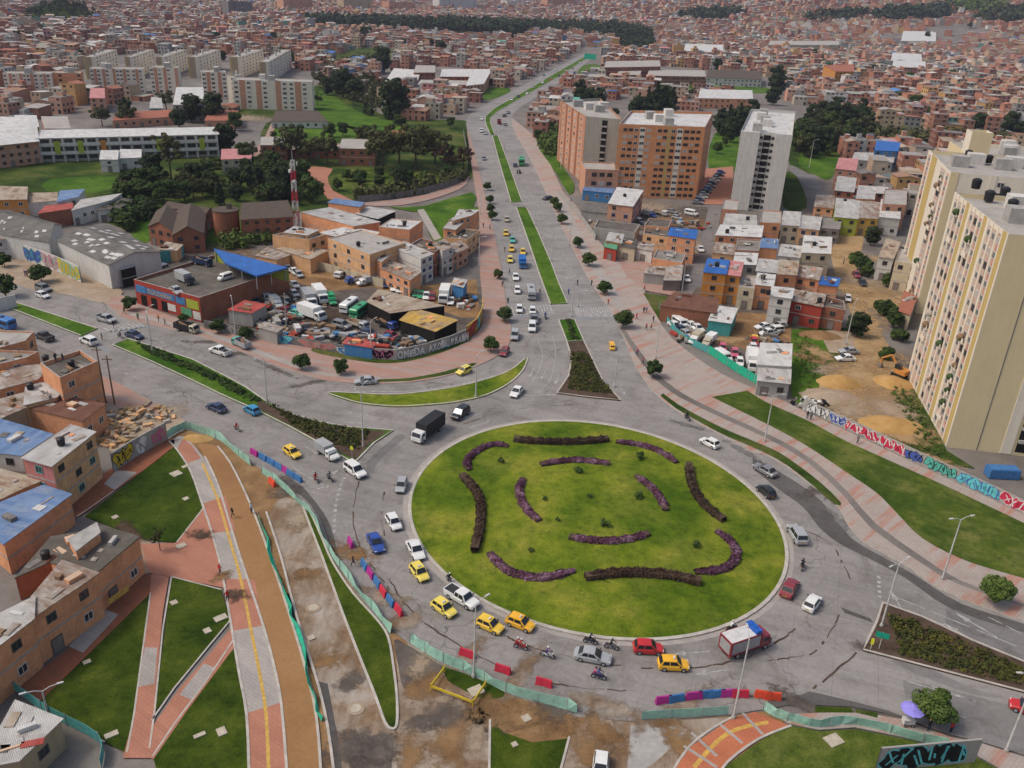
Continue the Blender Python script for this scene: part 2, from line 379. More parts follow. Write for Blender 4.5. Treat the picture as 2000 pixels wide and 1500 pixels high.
area("lawn", [(1546, 642), (1600, 648), (1625, 700), (1605, 770), (1560, 790), (1545, 770)], -.01, "grass_bright")
area("lawn", [(1735, 770), (1760, 745), (1850, 880), (1905, 915), (1850, 905), (1790, 865)], .03, "grass_scrub")
area("dirt_lot", smooth([(1600, 745), (1660, 700), (1730, 690), (1760, 770), (1800, 850), (1790, 868), (1720, 845), (1640, 810), (1600, 775)], 3), 0.02, "ochre")
area("dirt_lot", smooth([(1570, 660), (1620, 645), (1690, 655), (1700, 680), (1640, 690), (1580, 680)], 3), -0.03, "pale_dirt")
area("path", [(1700, 842), (1800, 900), (2060, 1020), (2060, 1005), (1800, 885)], -0.005, "dirt")
area("lot", [(1258, 572), (1330, 560), (1480, 560), (1560, 640), (1560, 770), (1500, 752), (1400, 690), (1300, 620)], -0.05, "mud")
area("lot", [(1440, 610), (1545, 615), (1545, 670), (1480, 690), (1420, 672)], -0.03, "dirt")
area("lot", [(410, 525), (560, 480), (700, 520), (850, 570), (940, 560), (940, 640), (905, 668), (830, 690), (720, 700), (620, 675), (500, 655), (400, 620)], -0.05, "mud")
area("lot", [(560, 515), (640, 505), (800, 560), (930, 545), (938, 620), (900, 620), (730, 560), (640, 570), (560, 545)], -0.03, "dirt")
area("sidewalk", smooth([(205, 592), (235, 575), (262, 590), (400, 640), (450, 650), (560, 670), (625, 682), (720, 703), (775, 704), (830, 694), (880, 678), (915, 662), (942, 635), (940, 560), (935, 500), (937, 430), (925, 350), (913, 262), (918, 262), (942, 358), (954, 410), (966, 460), (976, 510), (984, 555), (990, 600), (997, 630), (1000, 652)], 2) + smooth(WEST_N, 3)[1:50], 0.13, "paver_pink", 0.13, "kerb_concrete")
area("sidewalk", smooth([(-60, 525), (37, 556), (70, 566), (140, 577), (205, 591), (240, 570), (200, 550), (60, 500), (-60, 475)], 3), 0.12, "pale_dirt", 0.12, "kerb_concrete")
area("sidewalk", smooth([(918, 345), (900, 368), (830, 392), (760, 402), (700, 397), (830, 380), (905, 345)], 3), 0.11, "paver_pink", 0.1, "kerb_concrete")
area("sidewalk", [(815, 410), (828, 408), (862, 465), (848, 470)], 0.142, "paver_grey", 0.1)
area("lawn", smooth([(760, 404), (830, 402), (922, 375), (924, 402), (890, 425), (830, 415), (800, 412)], 2), 0.135, "grass_bright", 0.1)
area("lawn", [(818, 410), (900, 402), (935, 405), (930, 440), (890, 470), (845, 470)], 0.138, "grass_bright", 0.1)
area("verge", smooth([(800, 744), (875, 731), (925, 714), (922, 709), (870, 725), (800, 738), (740, 741), (742, 746)], 3), 0.135, "grass_scrub")
area("verge", smooth([(250, 615), (325, 633), (400, 652), (500, 690), (575, 717), (625, 731), (675, 738), (740, 740), (735, 736), (675, 733), (630, 726), (580, 711), (505, 683), (405, 647), (330, 628), (255, 610)], 2), 0.135, "paver_grey")
EAST_IN = [(1040, 262), (1075, 320), (1100, 375), (1125, 400), (1170, 470), (1200, 500), (1262, 512), (1265, 535), (1260, 575), (1285, 620), (1312, 660), (1380, 712), (1440, 745), (1500, 768), (1567, 801), (1675, 851), (1800, 911), (1950, 981), (2060, 1034)]
area("sidewalk", smooth(EAST_IN, 2) + [(2060, 1230)] + smooth(NE_EDGE, 3)[1:] + smooth(AV_R, 3)[1:38], 0.13, "paver_mix", 0.13, "kerb_concrete")
area("sidewalk", [(1200, 500), (1270, 510), (1325, 552), (1318, 578), (1262, 568), (1225, 540)], 0.134, "paver_pink")
area("lawn", [(1390, 775)] + smooth([(1460, 763), (1500, 787), (1575, 820), (1650, 860), (1750, 905), (1875, 962), (2060, 1050)], 3) + smooth([(2060, 1145), (1950, 1115), (1875, 1090), (1800, 1050), (1750, 1000), (1712, 962), (1650, 920), (1575, 870), (1500, 829), (1390, 775)], 3)[:-1], 0.15, "grass_lawn", 0.03)
area("verge", smooth([(1295, 768), (1325, 790), (1370, 815), (1425, 842), (1500, 873), (1540, 895), (1600, 940), (1643, 982), (1630, 984), (1590, 950), (1540, 910), (1490, 882), (1420, 852), (1365, 823), (1320, 797), (1290, 772)], 2), 0.16, "grass_scrub", 0.03)
area("verge", smooth([(1210, 640), (1240, 690), (1275, 735), (1310, 765), (1355, 790), (1430, 825), (1510, 862), (1580, 905), (1650, 970), (1700, 1030), (1800, 1100), (1870, 1140), (2000, 1185), (2000, 1180), (1875, 1133), (1805, 1090), (1710, 1022), (1660, 965), (1590, 900), (1515, 855), (1435, 818), (1360, 783), (1318, 758), (1283, 728), (1248, 683), (1218, 640)], 2), 0.145, "urban_ground")
area("verge", [(1085, 375), (1098, 380), (1118, 420), (1135, 460), (1165, 510), (1200, 560), (1230, 620), (1222, 625), (1190, 575), (1150, 515), (1122, 470), (1100, 425)], 0.14, "paver_grey")
area("lawn", smooth([(1052, 290), (1075, 285), (1095, 320), (1122, 360), (1112, 380), (1085, 335)], 2), 0.14, "grass_bright", 0.02)
area("lawn", [(1256, 572), (1300, 578), (1345, 600), (1300, 625), (1285, 620)], 0.14, "grass_scrub", 0.02)
# islands and medians
def island_px():
 pts = [(1000, 828), (925, 850), (875, 875), (837, 905), (810, 940), (796, 975), (796, 1005), (807, 1045), (830, 1077), (867, 1120), (930, 1170), (1075, 822), (1150, 826), (1225, 837), (1300, 860), (1375, 892), (1450, 940), (1500, 991), (1525, 1032), (1537, 1070), (1542, 1100), (1534, 1130), (1037, 1217), (1125, 1242), (1225, 1254), (1300, 1251), (1375, 1237), (1450, 1209), (1500, 1175)]
 W = np.array([G(*p)[:2] for p in pts]); c = (W.max(0) + W.min(0)) / 2
 th = np.arctan2(W[:, 1] - c[1], W[:, 0] - c[0]); r = np.hypot(*(W - c).T)
 B = lambda t: np.stack([np.ones_like(t)] + [f(k * t) for k in (1, 2, 3) for f in (np.cos, np.sin)], 1)
 s = np.linalg.lstsq(B(th), r, rcond=None)[0]
 t = np.linspace(0, 2 * math.pi, 121)[:-1]; rr = B(t) @ s
 return c, t, rr
IC, IT, IR = island_px()
def ring(k): return [Vector((IC[0] + (r + k) * math.cos(t), IC[1] + (r + k) * math.sin(t), 0)) for t, r in zip(IT, IR)]
def dome():
 mb = MB(); n = len(IT)
 levels = [(0.0, 0.16), (-1.5, 0.34), (-5, 0.62), (-10, 0.9), (-17, 1.1)]
 for k, z in levels: mb.v += [(p.x, p.y, z) for p in ring(k - 0.45)]
 mb.v.append((IC[0], IC[1], 1.2))
 for l in range(len(levels) - 1):
  for i in range(n):
   j = (i + 1) % n; mb.f.append((l * n + i, l * n + j, (l + 1) * n + j, (l + 1) * n + i)); mb.m.append(0)
 L = (len(levels) - 1) * n
 for i in range(n): mb.f.append((L + i, L + (i + 1) % n, len(mb.v) - 1)); mb.m.append(0)
 struct(mb.build("roundabout_lawn", "grass_island", smooth_=True))
def zdome(p):
 d = math.hypot(p.x - IC[0], p.y - IC[1]); t = math.atan2(p.y - IC[1], p.x - IC[0]) % (2 * math.pi)
 e = np.interp(t, IT, IR) - d
 return float(np.interp(e, [0.45, 1.95, 5.45, 10.45, 17.45, 27], [0.16, 0.34, 0.62, 0.9, 1.1, 1.2]))
dome()
struct(strip_mb(ring(-0.2), 0.5, 0.0, 0.2, closed=True).build("kerb", "kerb_concrete"))
struct(strip_mb(ring(0.45), 0.75, 0.012, 0.012, closed=True).build("gutter", "paver_grey"))
def isl(name, pix, mat, z=0.16, n=3, sm=True, kw=0.3):
 P = smooth(pix, n, True) if sm else pix
 area(name, P, z, mat, z)
 kerb(P, kw, z + 0.015, closed=True)
isl("median", [(640, 767), (675, 780), (712, 789), (775, 794), (837, 791), (887, 786), (937, 776), (970, 763), (1000, 745), (1022, 722), (1030, 698), (1010, 714), (985, 729), (937, 745), (875, 759), (800, 769), (750, 771), (690, 768)], "grass_island")
isl("median", [(220, 674), (250, 662), (300, 678), (375, 702), (440, 735), (480, 757), (522, 786), (562, 807), (612, 822), (675, 834), (768, 841), (730, 866), (697, 900), (690, 903), (680, 899), (617, 862), (562, 832), (500, 801), (430, 770), (375, 743), (295, 706)], "grass_bright", sm=False)
area("planting_bed", [(500, 775), (530, 794), (575, 812), (620, 826), (680, 838), (755, 842), (722, 866), (694, 898), (640, 871), (570, 832), (505, 798)], 0.17, "soil")
isl("median", [(34, 592), (190, 642), (158, 656), (30, 606), (-60, 580), (-60, 570)], "grass_bright", sm=False)
isl("median", [(1091, 625), (1122, 624), (1140, 665), (1107, 667)], "grass_bright", sm=False)
isl("median", [(1107, 668), (1140, 666), (1162, 712), (1178, 745), (1212, 782), (1150, 776), (1088, 768), (1110, 735), (1117, 700)], "soil", sm=False)
isl("median", [(1008, 405), (1028, 405), (1050, 452), (1075, 510), (1092, 555), (1108, 592), (1075, 594), (1055, 540), (1035, 480), (1018, 432)], "grass_bright", sm=False)
isl("median", [(962, 266), (972, 264), (985, 298), (1002, 345), (1019, 393), (998, 395), (985, 350), (972, 305)], "grass_bright", sm=False)
isl("median", [(1150, 106), (1156, 108), (1090, 150), (1020, 190), (972, 218), (958, 230), (958, 240), (966, 262), (958, 264), (948, 240), (948, 228), (965, 212), (1015, 184), (1085, 143)], "grass_bright", sm=False)
SEM = [(1724, 1178), (1800, 1205), (1900, 1252), (2060, 1318), (2060, 1352), (2000, 1352), (1900, 1326), (1800, 1300), (1686, 1270), (1695, 1250), (1712, 1215)]
isl("median", SEM, "soil", sm=False)
# lower left park
area("lawn", smooth([(332, 880), (342, 876), (372, 925), (398, 992)], 3) + [(345, 1060), (275, 1052), (165, 1008)], 0.06, "grass_dark", 0.06)
area("lawn", [(294, 1158), (262, 1430), (248, 1470), (205, 1450), (68, 1378)], 0.06, "grass_dark", 0.06)
area("lawn", [(335, 1127), (432, 1152), (450, 1212), (302, 1390)], 0.06, "grass_dark", 0.06)
area("lawn", [(455, 1248), (470, 1325), (482, 1400), (486, 1520), (310, 1520), (297, 1470)], 0.06, "grass_dark", 0.06)
def path(name, pix, mat, z=0.07): return area(name, pix, z, mat, 0.07)
path("path", smooth([(332, 862), (358, 852), (395, 890), (425, 945), (445, 1010), (465, 1075), (490, 1150), (515, 1225), (535, 1300), (550, 1380), (562, 1530)], 3) + smooth([(487, 1530), (482, 1400), (466, 1310), (450, 1212), (432, 1110), (412, 1035), (395, 985), (372, 920), (345, 878)], 3), "paver_grey")
for q in ([(358, 856), (375, 870), (392, 895), (366, 905), (345, 878)], [(398, 983), (440, 968), (460, 1035), (412, 1042)], [(440, 1130), (498, 1132), (512, 1222), (455, 1232)], [(484, 1392), (548, 1372), (562, 1530), (487, 1530)]):
 area("path", q, 0.078, "paver_red")
path("path", [(412, 1042), (432, 1110), (448, 1150), (290, 1118), (275, 1062), (345, 1060), (398, 992)], "paver_red")
area("path", [(296, 1120), (330, 1127), (318, 1195), (300, 1390), (292, 1465), (300, 1480), (240, 1480), (262, 1395), (282, 1260)], 0.072, "paver_red", 0.07)
area("path", [(283, 1264), (307, 1265), (302, 1335), (268, 1342)], 0.08, "paver_grey")
area("path", [(450, 1228), (457, 1265), (360, 1395), (300, 1482), (286, 1478), (300, 1415), (350, 1345), (400, 1288)], 0.075, "paver_red", 0.07)
area("path", [(398, 1296), (422, 1304), (374, 1366), (350, 1357)], 0.083, "paver_grey")
path("path", smooth([(327, 857), (340, 872), (222, 960), (150, 1010), (142, 972), (222, 912)], 2), "paver_brick")
area("path", [(228, 918), (268, 922), (224, 957), (203, 945)], 0.078, "paver_grey")
path("path", [(275, 1120), (296, 1122), (292, 1160), (70, 1378), (30, 1350), (135, 1265)], "paver_brick")
area("path", [(205, 1190), (232, 1200), (162, 1275), (134, 1262)], 0.078, "paver_grey")
path("path", [(270, 1050), (300, 1062), (290, 1120), (276, 1120)], "pale_dirt", 0.065)
path("path", smooth([(385, 866), (425, 872), (450, 905), (480, 965), (505, 1025), (535, 1110), (565, 1200), (595, 1300), (618, 1400), (628, 1530)], 3) + smooth([(562, 1530), (550, 1380), (535, 1300), (515, 1225), (490, 1150), (465, 1075), (445, 1010), (425, 945), (400, 892)], 3), "clay_path")
for L in ([(400, 892), (425, 945), (445, 1010), (465, 1075), (490, 1150), (515, 1225), (535, 1300), (550, 1380), (562, 1530)],
   [(425, 872), (450, 905), (480, 965), (505, 1025), (535, 1110), (565, 1200), (595, 1300), (618, 1400), (628, 1530)],
   [(330, 862), (345, 878), (372, 920), (395, 985), (412, 1035), (432, 1110), (450, 1212), (466, 1310), (482, 1400), (487, 1530)],
   [(520, 1000), (548, 1085), (570, 1170), (595, 1255), (622, 1340), (640, 1420), (655, 1530)]):
 kerb(smooth(L, 3), 0.28, 0.13)
for L in ([(294, 1158), (262, 1395), (248, 1470)], [(335, 1127), (318, 1230), (302, 1390), (292, 1462)], [(450, 1212), (400, 1272), (340, 1345), (296, 1408)], [(456, 1250), (400, 1335), (340, 1415), (298, 1478)], [(345, 1060), (398, 992)], [(335, 1127), (432, 1152)], [(205, 1450), (68, 1378)], [(222, 960), (150, 1010)], [(262, 1392), (68, 1378)][:1] + [(262, 1392)]):
 if L[0] != L[-1]: kerb(L, 0.18, 0.09)
mb = strip_mb([G(*p) for p in smooth([(395, 905), (425, 975), (450, 1060), (470, 1130), (490, 1230), (508, 1320), (520, 1400), (525, 1510)], 3)], 0.35, 0.084, 0.084); struct(mb.build("tactile_paving", "paint_yellow"))
area("dirt_ground", [(330, 858), (362, 838), (432, 862), (520, 922), (600, 1000), (660, 1110), (740, 1215), (860, 1300), (990, 1356), (1130, 1400), (1255, 1412), (1430, 1398), (1500, 1388), (1540, 1400), (1400, 1530), (600, 1530), (560, 1200), (480, 960)], -0.03, "dirt")
area("old_road", smooth([(535, 985), (560, 970), (600, 1000), (640, 1090), (680, 1180), (720, 1270), (750, 1345), (772, 1425), (765, 1440)], 2) + [(760, 1530), (655, 1530)] + smooth([(640, 1420), (622, 1340), (595, 1255), (570, 1170), (548, 1085), (525, 1005)], 2), 0.0, "dirty_concrete")
area("old_road", smooth([(772, 1260), (800, 1258), (865, 1300), (925, 1340), (930, 1400), (955, 1430), (952, 1530), (700, 1530), (740, 1450), (775, 1430), (778, 1340)], 2), 0.004, "dirty_concrete")
area("old_road", [(1110, 1440), (1150, 1402), (1250, 1412), (1430, 1400), (1480, 1395), (1370, 1450), (1300, 1530), (1085, 1530)], 0.0, "dirty_concrete")
area("old_road", smooth([(1232, 1417), (1300, 1418), (1340, 1425), (1300, 1470), (1262, 1500), (1225, 1500)], 2), 0.008, "concrete")
area("old_road", [(620, 1330), (640, 1335), (660, 1440), (672, 1530), (652, 1530), (640, 1430)], 0.01, "asphalt")
area("old_road", [(672, 1445), (750, 1432), (770, 1440), (762, 1530), (690, 1530)], 0.012, "mud")
area("old_road", smooth([(770, 1250), (800, 1262), (862, 1300), (870, 1312), (830, 1330), (790, 1345), (778, 1300)], 3, True), 0.012, "mud")
WEDGE = smooth([(590, 985), (605, 1000), (628, 1050), (650, 1100), (690, 1160), (735, 1210), (758, 1245), (768, 1300), (775, 1360), (775, 1415), (765, 1424), (752, 1412), (735, 1365), (705, 1290), (670, 1200), (630, 1090)], 3, True)
area("lawn", WEDGE, 0.12, "grass_dark", 0.12); kerb(WEDGE, 0.28, 0.15, closed=True)
area("lawn", [(957, 1408), (985, 1430), (1040, 1450), (1112, 1442), (1090, 1530), (955, 1530)], 0.05, "grass_dark", 0.05)
kerb([(957, 1406), (955, 1530)], 0.25, 0.12); kerb([(1112, 1440), (1088, 1530)], 0.25, 0.12)
area("lawn", smooth([(860, 1300), (925, 1322), (985, 1352), (970, 1365), (930, 1360), (875, 1330)], 2), 0.03, "grass_dark", 0.03)
area("path", [(1300, 1530), (1345, 1460), (1430, 1402), (1475, 1390), (1545, 1418), (1480, 1445), (1420, 1490), (1395, 1530)], 0.10, "paver_orange", 0.1, "kerb_concrete")
kerb(smooth([(1300, 1530), (1345, 1460), (1400, 1418), (1435, 1400)], 3), 0.25, 0.14); kerb(smooth([(1545, 1418), (1480, 1445), (1420, 1490), (1395, 1530)], 3), 0.25, 0.14)
for a, b in (((1405, 1415), (1450, 1453)), ((1335, 1458), (1400, 1500)), ((1350, 1432), (1400, 1478)), ((1450, 1394), (1490, 1436))):
 struct(strip_mb([G(*a), G(*b)], 0.35, 0.106, 0.106).build("path_band", "paver_grey"))
struct(strip_mb([G(*p) for p in smooth([(1355, 1500), (1400, 1450), (1440, 1425), (1500, 1412)], 3)], 0.45, 0.104, 0.104).build("tactile_paving", "paint_yellow"))
area("sidewalk", [(1505, 1388), (1540, 1395), (1592, 1392), (1662, 1391), (1712, 1396), (1765, 1405), (1812, 1424), (1862, 1440), (1912, 1450), (2060, 1497), (2060, 1560), (1900, 1470), (1770, 1440), (1670, 1420), (1600, 1425), (1540, 1412)], 0.12, "paver_mix", 0.12, "kerb_concrete")
area("verge", [(1592, 1379), (1662, 1382), (1668, 1392), (1592, 1391)], 0.127, "grass_dark")
area("verge", [(1670, 1384), (1714, 1392), (1714, 1402), (1672, 1392)], 0.127, "grass_scrub")
area("lawn", [(1540, 1416), (1600, 1428), (1670, 1424), (1770, 1444), (1900, 1476), (2060, 1560), (1380, 1560), (1420, 1495), (1480, 1450)], 0.06, "grass_lawn", 0.06)
area("debris_ground", [(205, 790), (250, 758), (300, 785), (362, 822), (325, 850), (250, 880), (215, 882), (200, 830)], 0.03, "pale_dirt", 0.03)
area("sidewalk", [(185, 735), (205, 735), (262, 765), (300, 788), (318, 812), (240, 800), (200, 780)], 0.06, "paver_pink", 0.06)
# painted road markings
def dashes(name, a, b, n, w=0.15, fill=0.4, mat="paint_white", z=0.013):
 A, B = G(*a), G(*b); mb = MB()
 for i in range(n):
  p = A.lerp(B, i / n); q = A.lerp(B, (i + fill) / n); strip_mb([p, q], w, z, z, mb)
 return struct(mb.build(name, mat))
def line(pix, w=0.15, mat="paint_white", z=0.013):
 return struct(strip_mb([G(*p) for p in smooth(pix, 4)], w, z, z).build("road_marking", mat))
def arrow(c, d, L=5.0, w=0.5, z=0.0145):
 A = G(*c); t = (G(c[0] + d[0], c[1] + d[1]) - A).normalized(); n = Vector((-t.y, t.x, 0)); mb = MB()
 q = lambda l, s: tuple((A + t * l + n * s)[:2]) + (z,)
 mb.quad(q(-L / 2, -w / 6), q(L / 6, -w / 6), q(L / 6, w / 6), q(-L / 2, w / 6)); mb.poly([q(L / 6, -w * .8), q(L / 2, 0), q(L / 6, w * .8)])
 return struct(mb.build("road_arrow", "paint_white"))
def zebra(a, b, depth, n, w=0.45, z=0.013):
 """bars side by side from a to b; depth is a pixel vector along the traffic"""
 A, B = G(*a), G(*b); D = G(a[0] + depth[0], a[1] + depth[1]) - A; mb = MB(); t = (B - A).normalized()
 for i in range(n):
  p = A.lerp(B, (i + 0.5) / n); strip_mb([p, p + D], w, z, z, mb)
 return struct(mb.build("crosswalk", "paint_white"))
zebra((965, 600), (1076, 595), (4, 18), 18); line([(964, 619), (1080, 616)], 0.5, "paint_blue"); line([(962, 596), (1075, 591)], 0.3)
zebra((1120, 600), (1192, 600), (5, 18), 14); line([(1126, 623), (1200, 619)], 0.5, "paint_blue")
zebra((195, 640), (272, 630), (20, 10), 8, 0.5); line([(198, 650), (262, 642), (300, 636)], 0.5, "paint_blue"); line([(160, 668), (215, 685)], 0.5, "paint_blue")
line([(960, 398), (1000, 398)], 0.6); line([(1022, 398), (1075, 392)], 0.5)
for k in ((655, 990, 667, 940), (667, 940, 690, 915), (652, 1040, 655, 990)): dashes("road_marking", k[:2], k[2:], 5, 0.45, 0.55)
dashes("road_marking", (1716, 1125), (1718, 1172), 5, 0.45, 0.55)
line([(568, 905), (585, 922), (640, 952)], 0.2); line([(620, 955), (642, 948)], 0.25)
for a, b, n in (((1770, 1330), (1922, 1375), 1), ((1820, 1340), (1922, 1376), 1), ((1845, 1388), (1895, 1405), 1), ((1770, 1367), (1795, 1372), 1), ((1735, 1160), (2000, 1268), 3), ((1775, 1193), (1850, 1223), 2), ((1930, 1205), (2000, 1240), 2), ((1975, 1388), (2000, 1396), 1)):
 dashes("road_marking", a, b, n, 0.17, 0.85)
line([(1735, 1185), (1800, 1210), (1900, 1257), (2010, 1300)], 0.13)
for c, d in (((1755, 1180), (-8, -14)), ((1905, 1220), (-24, -14)), ((1882, 1240), (-24, -14))): arrow(c, d, 5.5, 0.6)
for c, d in (((700, 808), (14, 2)), ((690, 826), (14, 1)), ((935, 830), (-14, 4)), ((920, 812), (-14, 4)), ((610, 880), (14, 8)), ((645, 930), (10, -8)), ((1393, 1312), (-14, 2)), ((1350, 1275), (-14, 1)), ((1038, 728), (-4, 8)), ((1062, 732), (-4, 8)), ((1088, 742), (-4, 8)), ((310, 665), (14, 6)), ((1215, 762), (6, 10))):
 arrow(c, d, 4.5, 0.5)
line([(1050, 665), (1060, 700), (1040, 745), (1020, 765)], 0.12); line([(1078, 650), (1085, 690), (1075, 740), (1050, 768)], 0.12); line([(1022, 772), (1085, 771)], 0.3)
dashes("road_marking", (1008, 420), (1040, 560), 12, 0.15, 0.45); dashes("road_marking", (985, 420), (1012, 560), 12, 0.15, 0.45)
dashes("road_marking", (1050, 400), (1150, 590), 14, 0.15, 0.4); dashes("road_marking", (940, 262), (975, 392), 12, 0.15, 0.4); dashes("road_marking", (990, 262), (1040, 392), 12, 0.15, 0.4)
dashes("road_marking", (40, 575), (250, 650), 14, 0.15, 0.4); dashes("road_marking", (300, 668), (520, 740), 12, 0.15, 0.4); dashes("road_marking", (100, 668), (450, 815), 18, 0.15, 0.4)
line([(640, 752), (720, 757), (800, 757), (880, 745), (940, 730), (990, 708)], 0.12); line([(690, 764), (800, 764), (890, 752), (960, 735)], 0.3)
for L in ([(985, 1240), (1020, 1258), (1110, 1282), (1190, 1297), (1300, 1306), (1400, 1298), (1480, 1275), (1560, 1225)], [(760, 1130), (800, 1190), (880, 1250), (1000, 1312), (1110, 1340), (1230, 1350)], [(700, 940), (690, 1000), (700, 1060), (730, 1110), (760, 1150)], [(1500, 1290), (1560, 1282), (1600, 1265), (1640, 1200)], [(750, 960), (745, 1010), (752, 1050)], [(1560, 1030), (1620, 1060), (1640, 1090), (1660, 1130)], [(1590, 1345), (1680, 1270)], [(1120, 790), (1000, 800), (900, 830)]):
 P_ = [G(*p) for p in smooth(L, 9)]; mb = MB(); i = 0; rs = random.Random(len(L))
 while i < len(P_) - 2:
  k = rs.randint(1, 4); strip_mb([q + Vector((rs.uniform(-.12, .12), rs.uniform(-.12, .12), 0)) for q in P_[i:i + k + 1]], rs.uniform(.06, .3), 0.0115, 0.0115, mb); i += k + (rs.randint(0, 3) if rs.random() < .45 else 0)
 struct(mb.build("tar_seam", "soil"))
_rp = random.Random(31)
def patch(px, py, rx, ry, mat, z, name="dirt_shade_patch"):
 """an irregular stain of soil, once a painted house shadow, rx by ry metres"""
 k = "soft_" + mat
 if k not in MATS:
  m = MATS[mat].copy(); m.name = k; t = NT(m.node_tree); bs = m.node_tree.nodes["Principled BSDF"]; out = m.node_tree.nodes["Material Output"]
  ln = t.n("ShaderNodeVectorMath", operation='LENGTH'); t.L.new(t.obj(), ln.inputs[0]); d = t.math('ADD', ln.outputs["Value"], t.math('MULTIPLY', t.math('SUBTRACT', t.noise(t.pos(), .5, 7, .78), .5), 3.2))
  mx = t.n("ShaderNodeMixShader"); t.L.new(t.ramp(d, [(.25, 0.1), (.85, 1.0)]), mx.inputs[0]); t.L.new(bs.outputs[0], mx.inputs[1]); t.L.new(t.n("ShaderNodeBsdfTransparent").outputs[0], mx.inputs[2]); t.L.new(mx.outputs[0], out.inputs["Surface"]); MATS[k] = m
 o = bpy.data.objects.new(name, PQ); COL.objects.link(o); o.location = (*G(px, py)[:2], z); o.scale = (rx * 1.7, ry * 1.7, 1); o.rotation_euler = (0, 0, _rp.uniform(0, 3)); o.material_slots[0].link = 'OBJECT'; o.material_slots[0].material = MATS[k]; struct(o)
PQ = MB(); PQ.quad((-1, -1, 0), (1, -1, 0), (1, 1, 0), (-1, 1, 0)); PQ = PQ.mesh("dirt_shade_patch", ["dirt"])
for i, (px, py, rx, ry, mat) in enumerate(((700, 1460, 3, 2, "mud"), (830, 1340, 3, 1.5, "dirt"), (880, 1450, 3, 2, "dirt"), (850, 1400, 1.5, 3, "mud"), (640, 1290, 2, 1.2, "dirt"), (600, 1120, 2, 1, "dirt"), (690, 1330, 2, 1, "mud"), (1180, 1430, 3, 1.2, "dirt"), (1150, 1470, 1.5, 2.5, "dirt"), (1330, 1450, 3, 1.5, "dirt"), (580, 1010, 2.5, 1.5, "pale_dirt"), (560, 960, 2, 1.2, "mud"), (800, 1480, 2.5, 1, "dirt"), (930, 1440, 2, 1, "pale_dirt"), (820, 1300, 2, 1, "pale_dirt"), (725, 1470, 2, 1, "mud"), (1060, 1395, 4, 1.4, "mud"), (1000, 1400, 3, 1.2, "ochre"))): patch(px, py, rx, ry, mat, .02 + i * .002)
for i, (px, py, rx, ry, mat) in enumerate(((745, 1165, 3, 1.2, "dirty_concrete"), (690, 1080, 1.5, 3, "dirt"), (790, 1215, 3, 1.3, "dirty_concrete"), (900, 1290, 5, 1, "dirty_concrete"), (1010, 1325, 6, .9, "dirty_concrete"), (1180, 1380, 5, 1.2, "dirty_concrete"), (1330, 1380, 5, 1.0, "dirty_concrete"), (1590, 960, 3, .8, "mud"), (1640, 1020, 3, .7, "asphalt_grey"), (560, 935, 1.5, 1, "mud"), (1690, 1265, 1.5, .8, "mud"), (1560, 1372, 3, .8, "mud"), (330, 805, 3, 2, "pale_dirt"), (620, 745, 4, .7, "mud"), (540, 722, 4, .6, "mud"), (460, 690, 4, .7, "mud"), (400, 668, 4, .7, "mud"), (1450, 880, 3, .6, "asphalt_grey"), (1340, 830, 2.5, .5, "asphalt_grey"))): patch(px, py, rx, ry, mat, .015 + i * .0015)
for i, (px, py, rx, ry, mat) in enumerate(((1600, 690, 5, 2, "ochre"), (1620, 720, 4, 2.5, "pale_dirt"), (1580, 700, 4, 1.5, "dirt"), (1700, 740, 8, 5, "ochre"), (1690, 790, 9, 5, "ochre"), (1740, 800, 5, 4, "pale_dirt"), (1660, 800, 5, 3, "pale_dirt"), (1770, 850, 6, 3, "ochre"), (1700, 640, 8, 3, "ochre"), (1650, 560, 4, 8, "ochre"), (1660, 500, 4, 9, "ochre"), (1720, 700, 4, 6, "ochre"), (1800, 890, 5, 1.5, "ochre"), (1000, 1395, 4, 1.5, "dirt"), (455, 1165, 1.6, .9, "soil"), (395, 1045, 1.6, 1.0, "soil"), (250, 1040, 3, 1, "soil"), (435, 1125, 1.2, .7, "dirt"), (690, 545, 6, 3, "dirt"), (800, 580, 8, 3, "ochre"), (640, 620, 6, 4, "soil"), (1490, 660, 6, 3, "dirt"), (1420, 665, 5, 2, "ochre"), (500, 630, 6, 3, "soil"))): patch(px, py, rx, ry, mat, (.03 if px < 1500 or px > 1560 else .03) + i * .002 + (.07 if py > 1030 and px < 470 else 0))  # the soil-coloured patch on the lawn by the house is its shadow, painted in
# BUILDING MATERIALS
def f_brick(c1, c2, mort, dirt=0.6):
 def f(t, b):
  w_ = t.wallcoord()
  c = t.brick(w_, 1.0, c1, c2, mort, 0.42, 0.22, 0.018)
  c = t.mix(dirt, c, t.ramp(t.noise(w_, 0.45, 6, 0.75), [(0.34, (0.5, 0.46, 0.44)), (0.6, (1.08, 1.05, 1.0))]), 'MULTIPLY')
  st = t.noise(t.map(w_, (2.2, 0.3, 1)), 1.0, 6, 0.8)
  return t.mix(0.35, c, t.ramp(st, [(0.34, (0.5, 0.48, 0.47)), (0.55, (1, 1, 1))]), 'MULTIPLY')
 return f
mk("brick", f_brick((0.80, 0.345, 0.155), (0.70, 0.28, 0.125), (0.58, 0.42, 0.30), .45), 0.92)
mk("brick_pale", f_brick((0.76, 0.43, 0.20), (0.66, 0.36, 0.17), (0.56, 0.44, 0.32), .45), 0.92)
mk("brick_dark", f_brick((0.34, 0.115, 0.058), (0.28, 0.095, 0.05), (0.28, 0.19, 0.14), .45), 0.92)
mk("brick_salmon", f_brick((0.64, 0.32, 0.195), (0.56, 0.265, 0.165), (0.42, 0.31, 0.24), 0.45), 0.92)
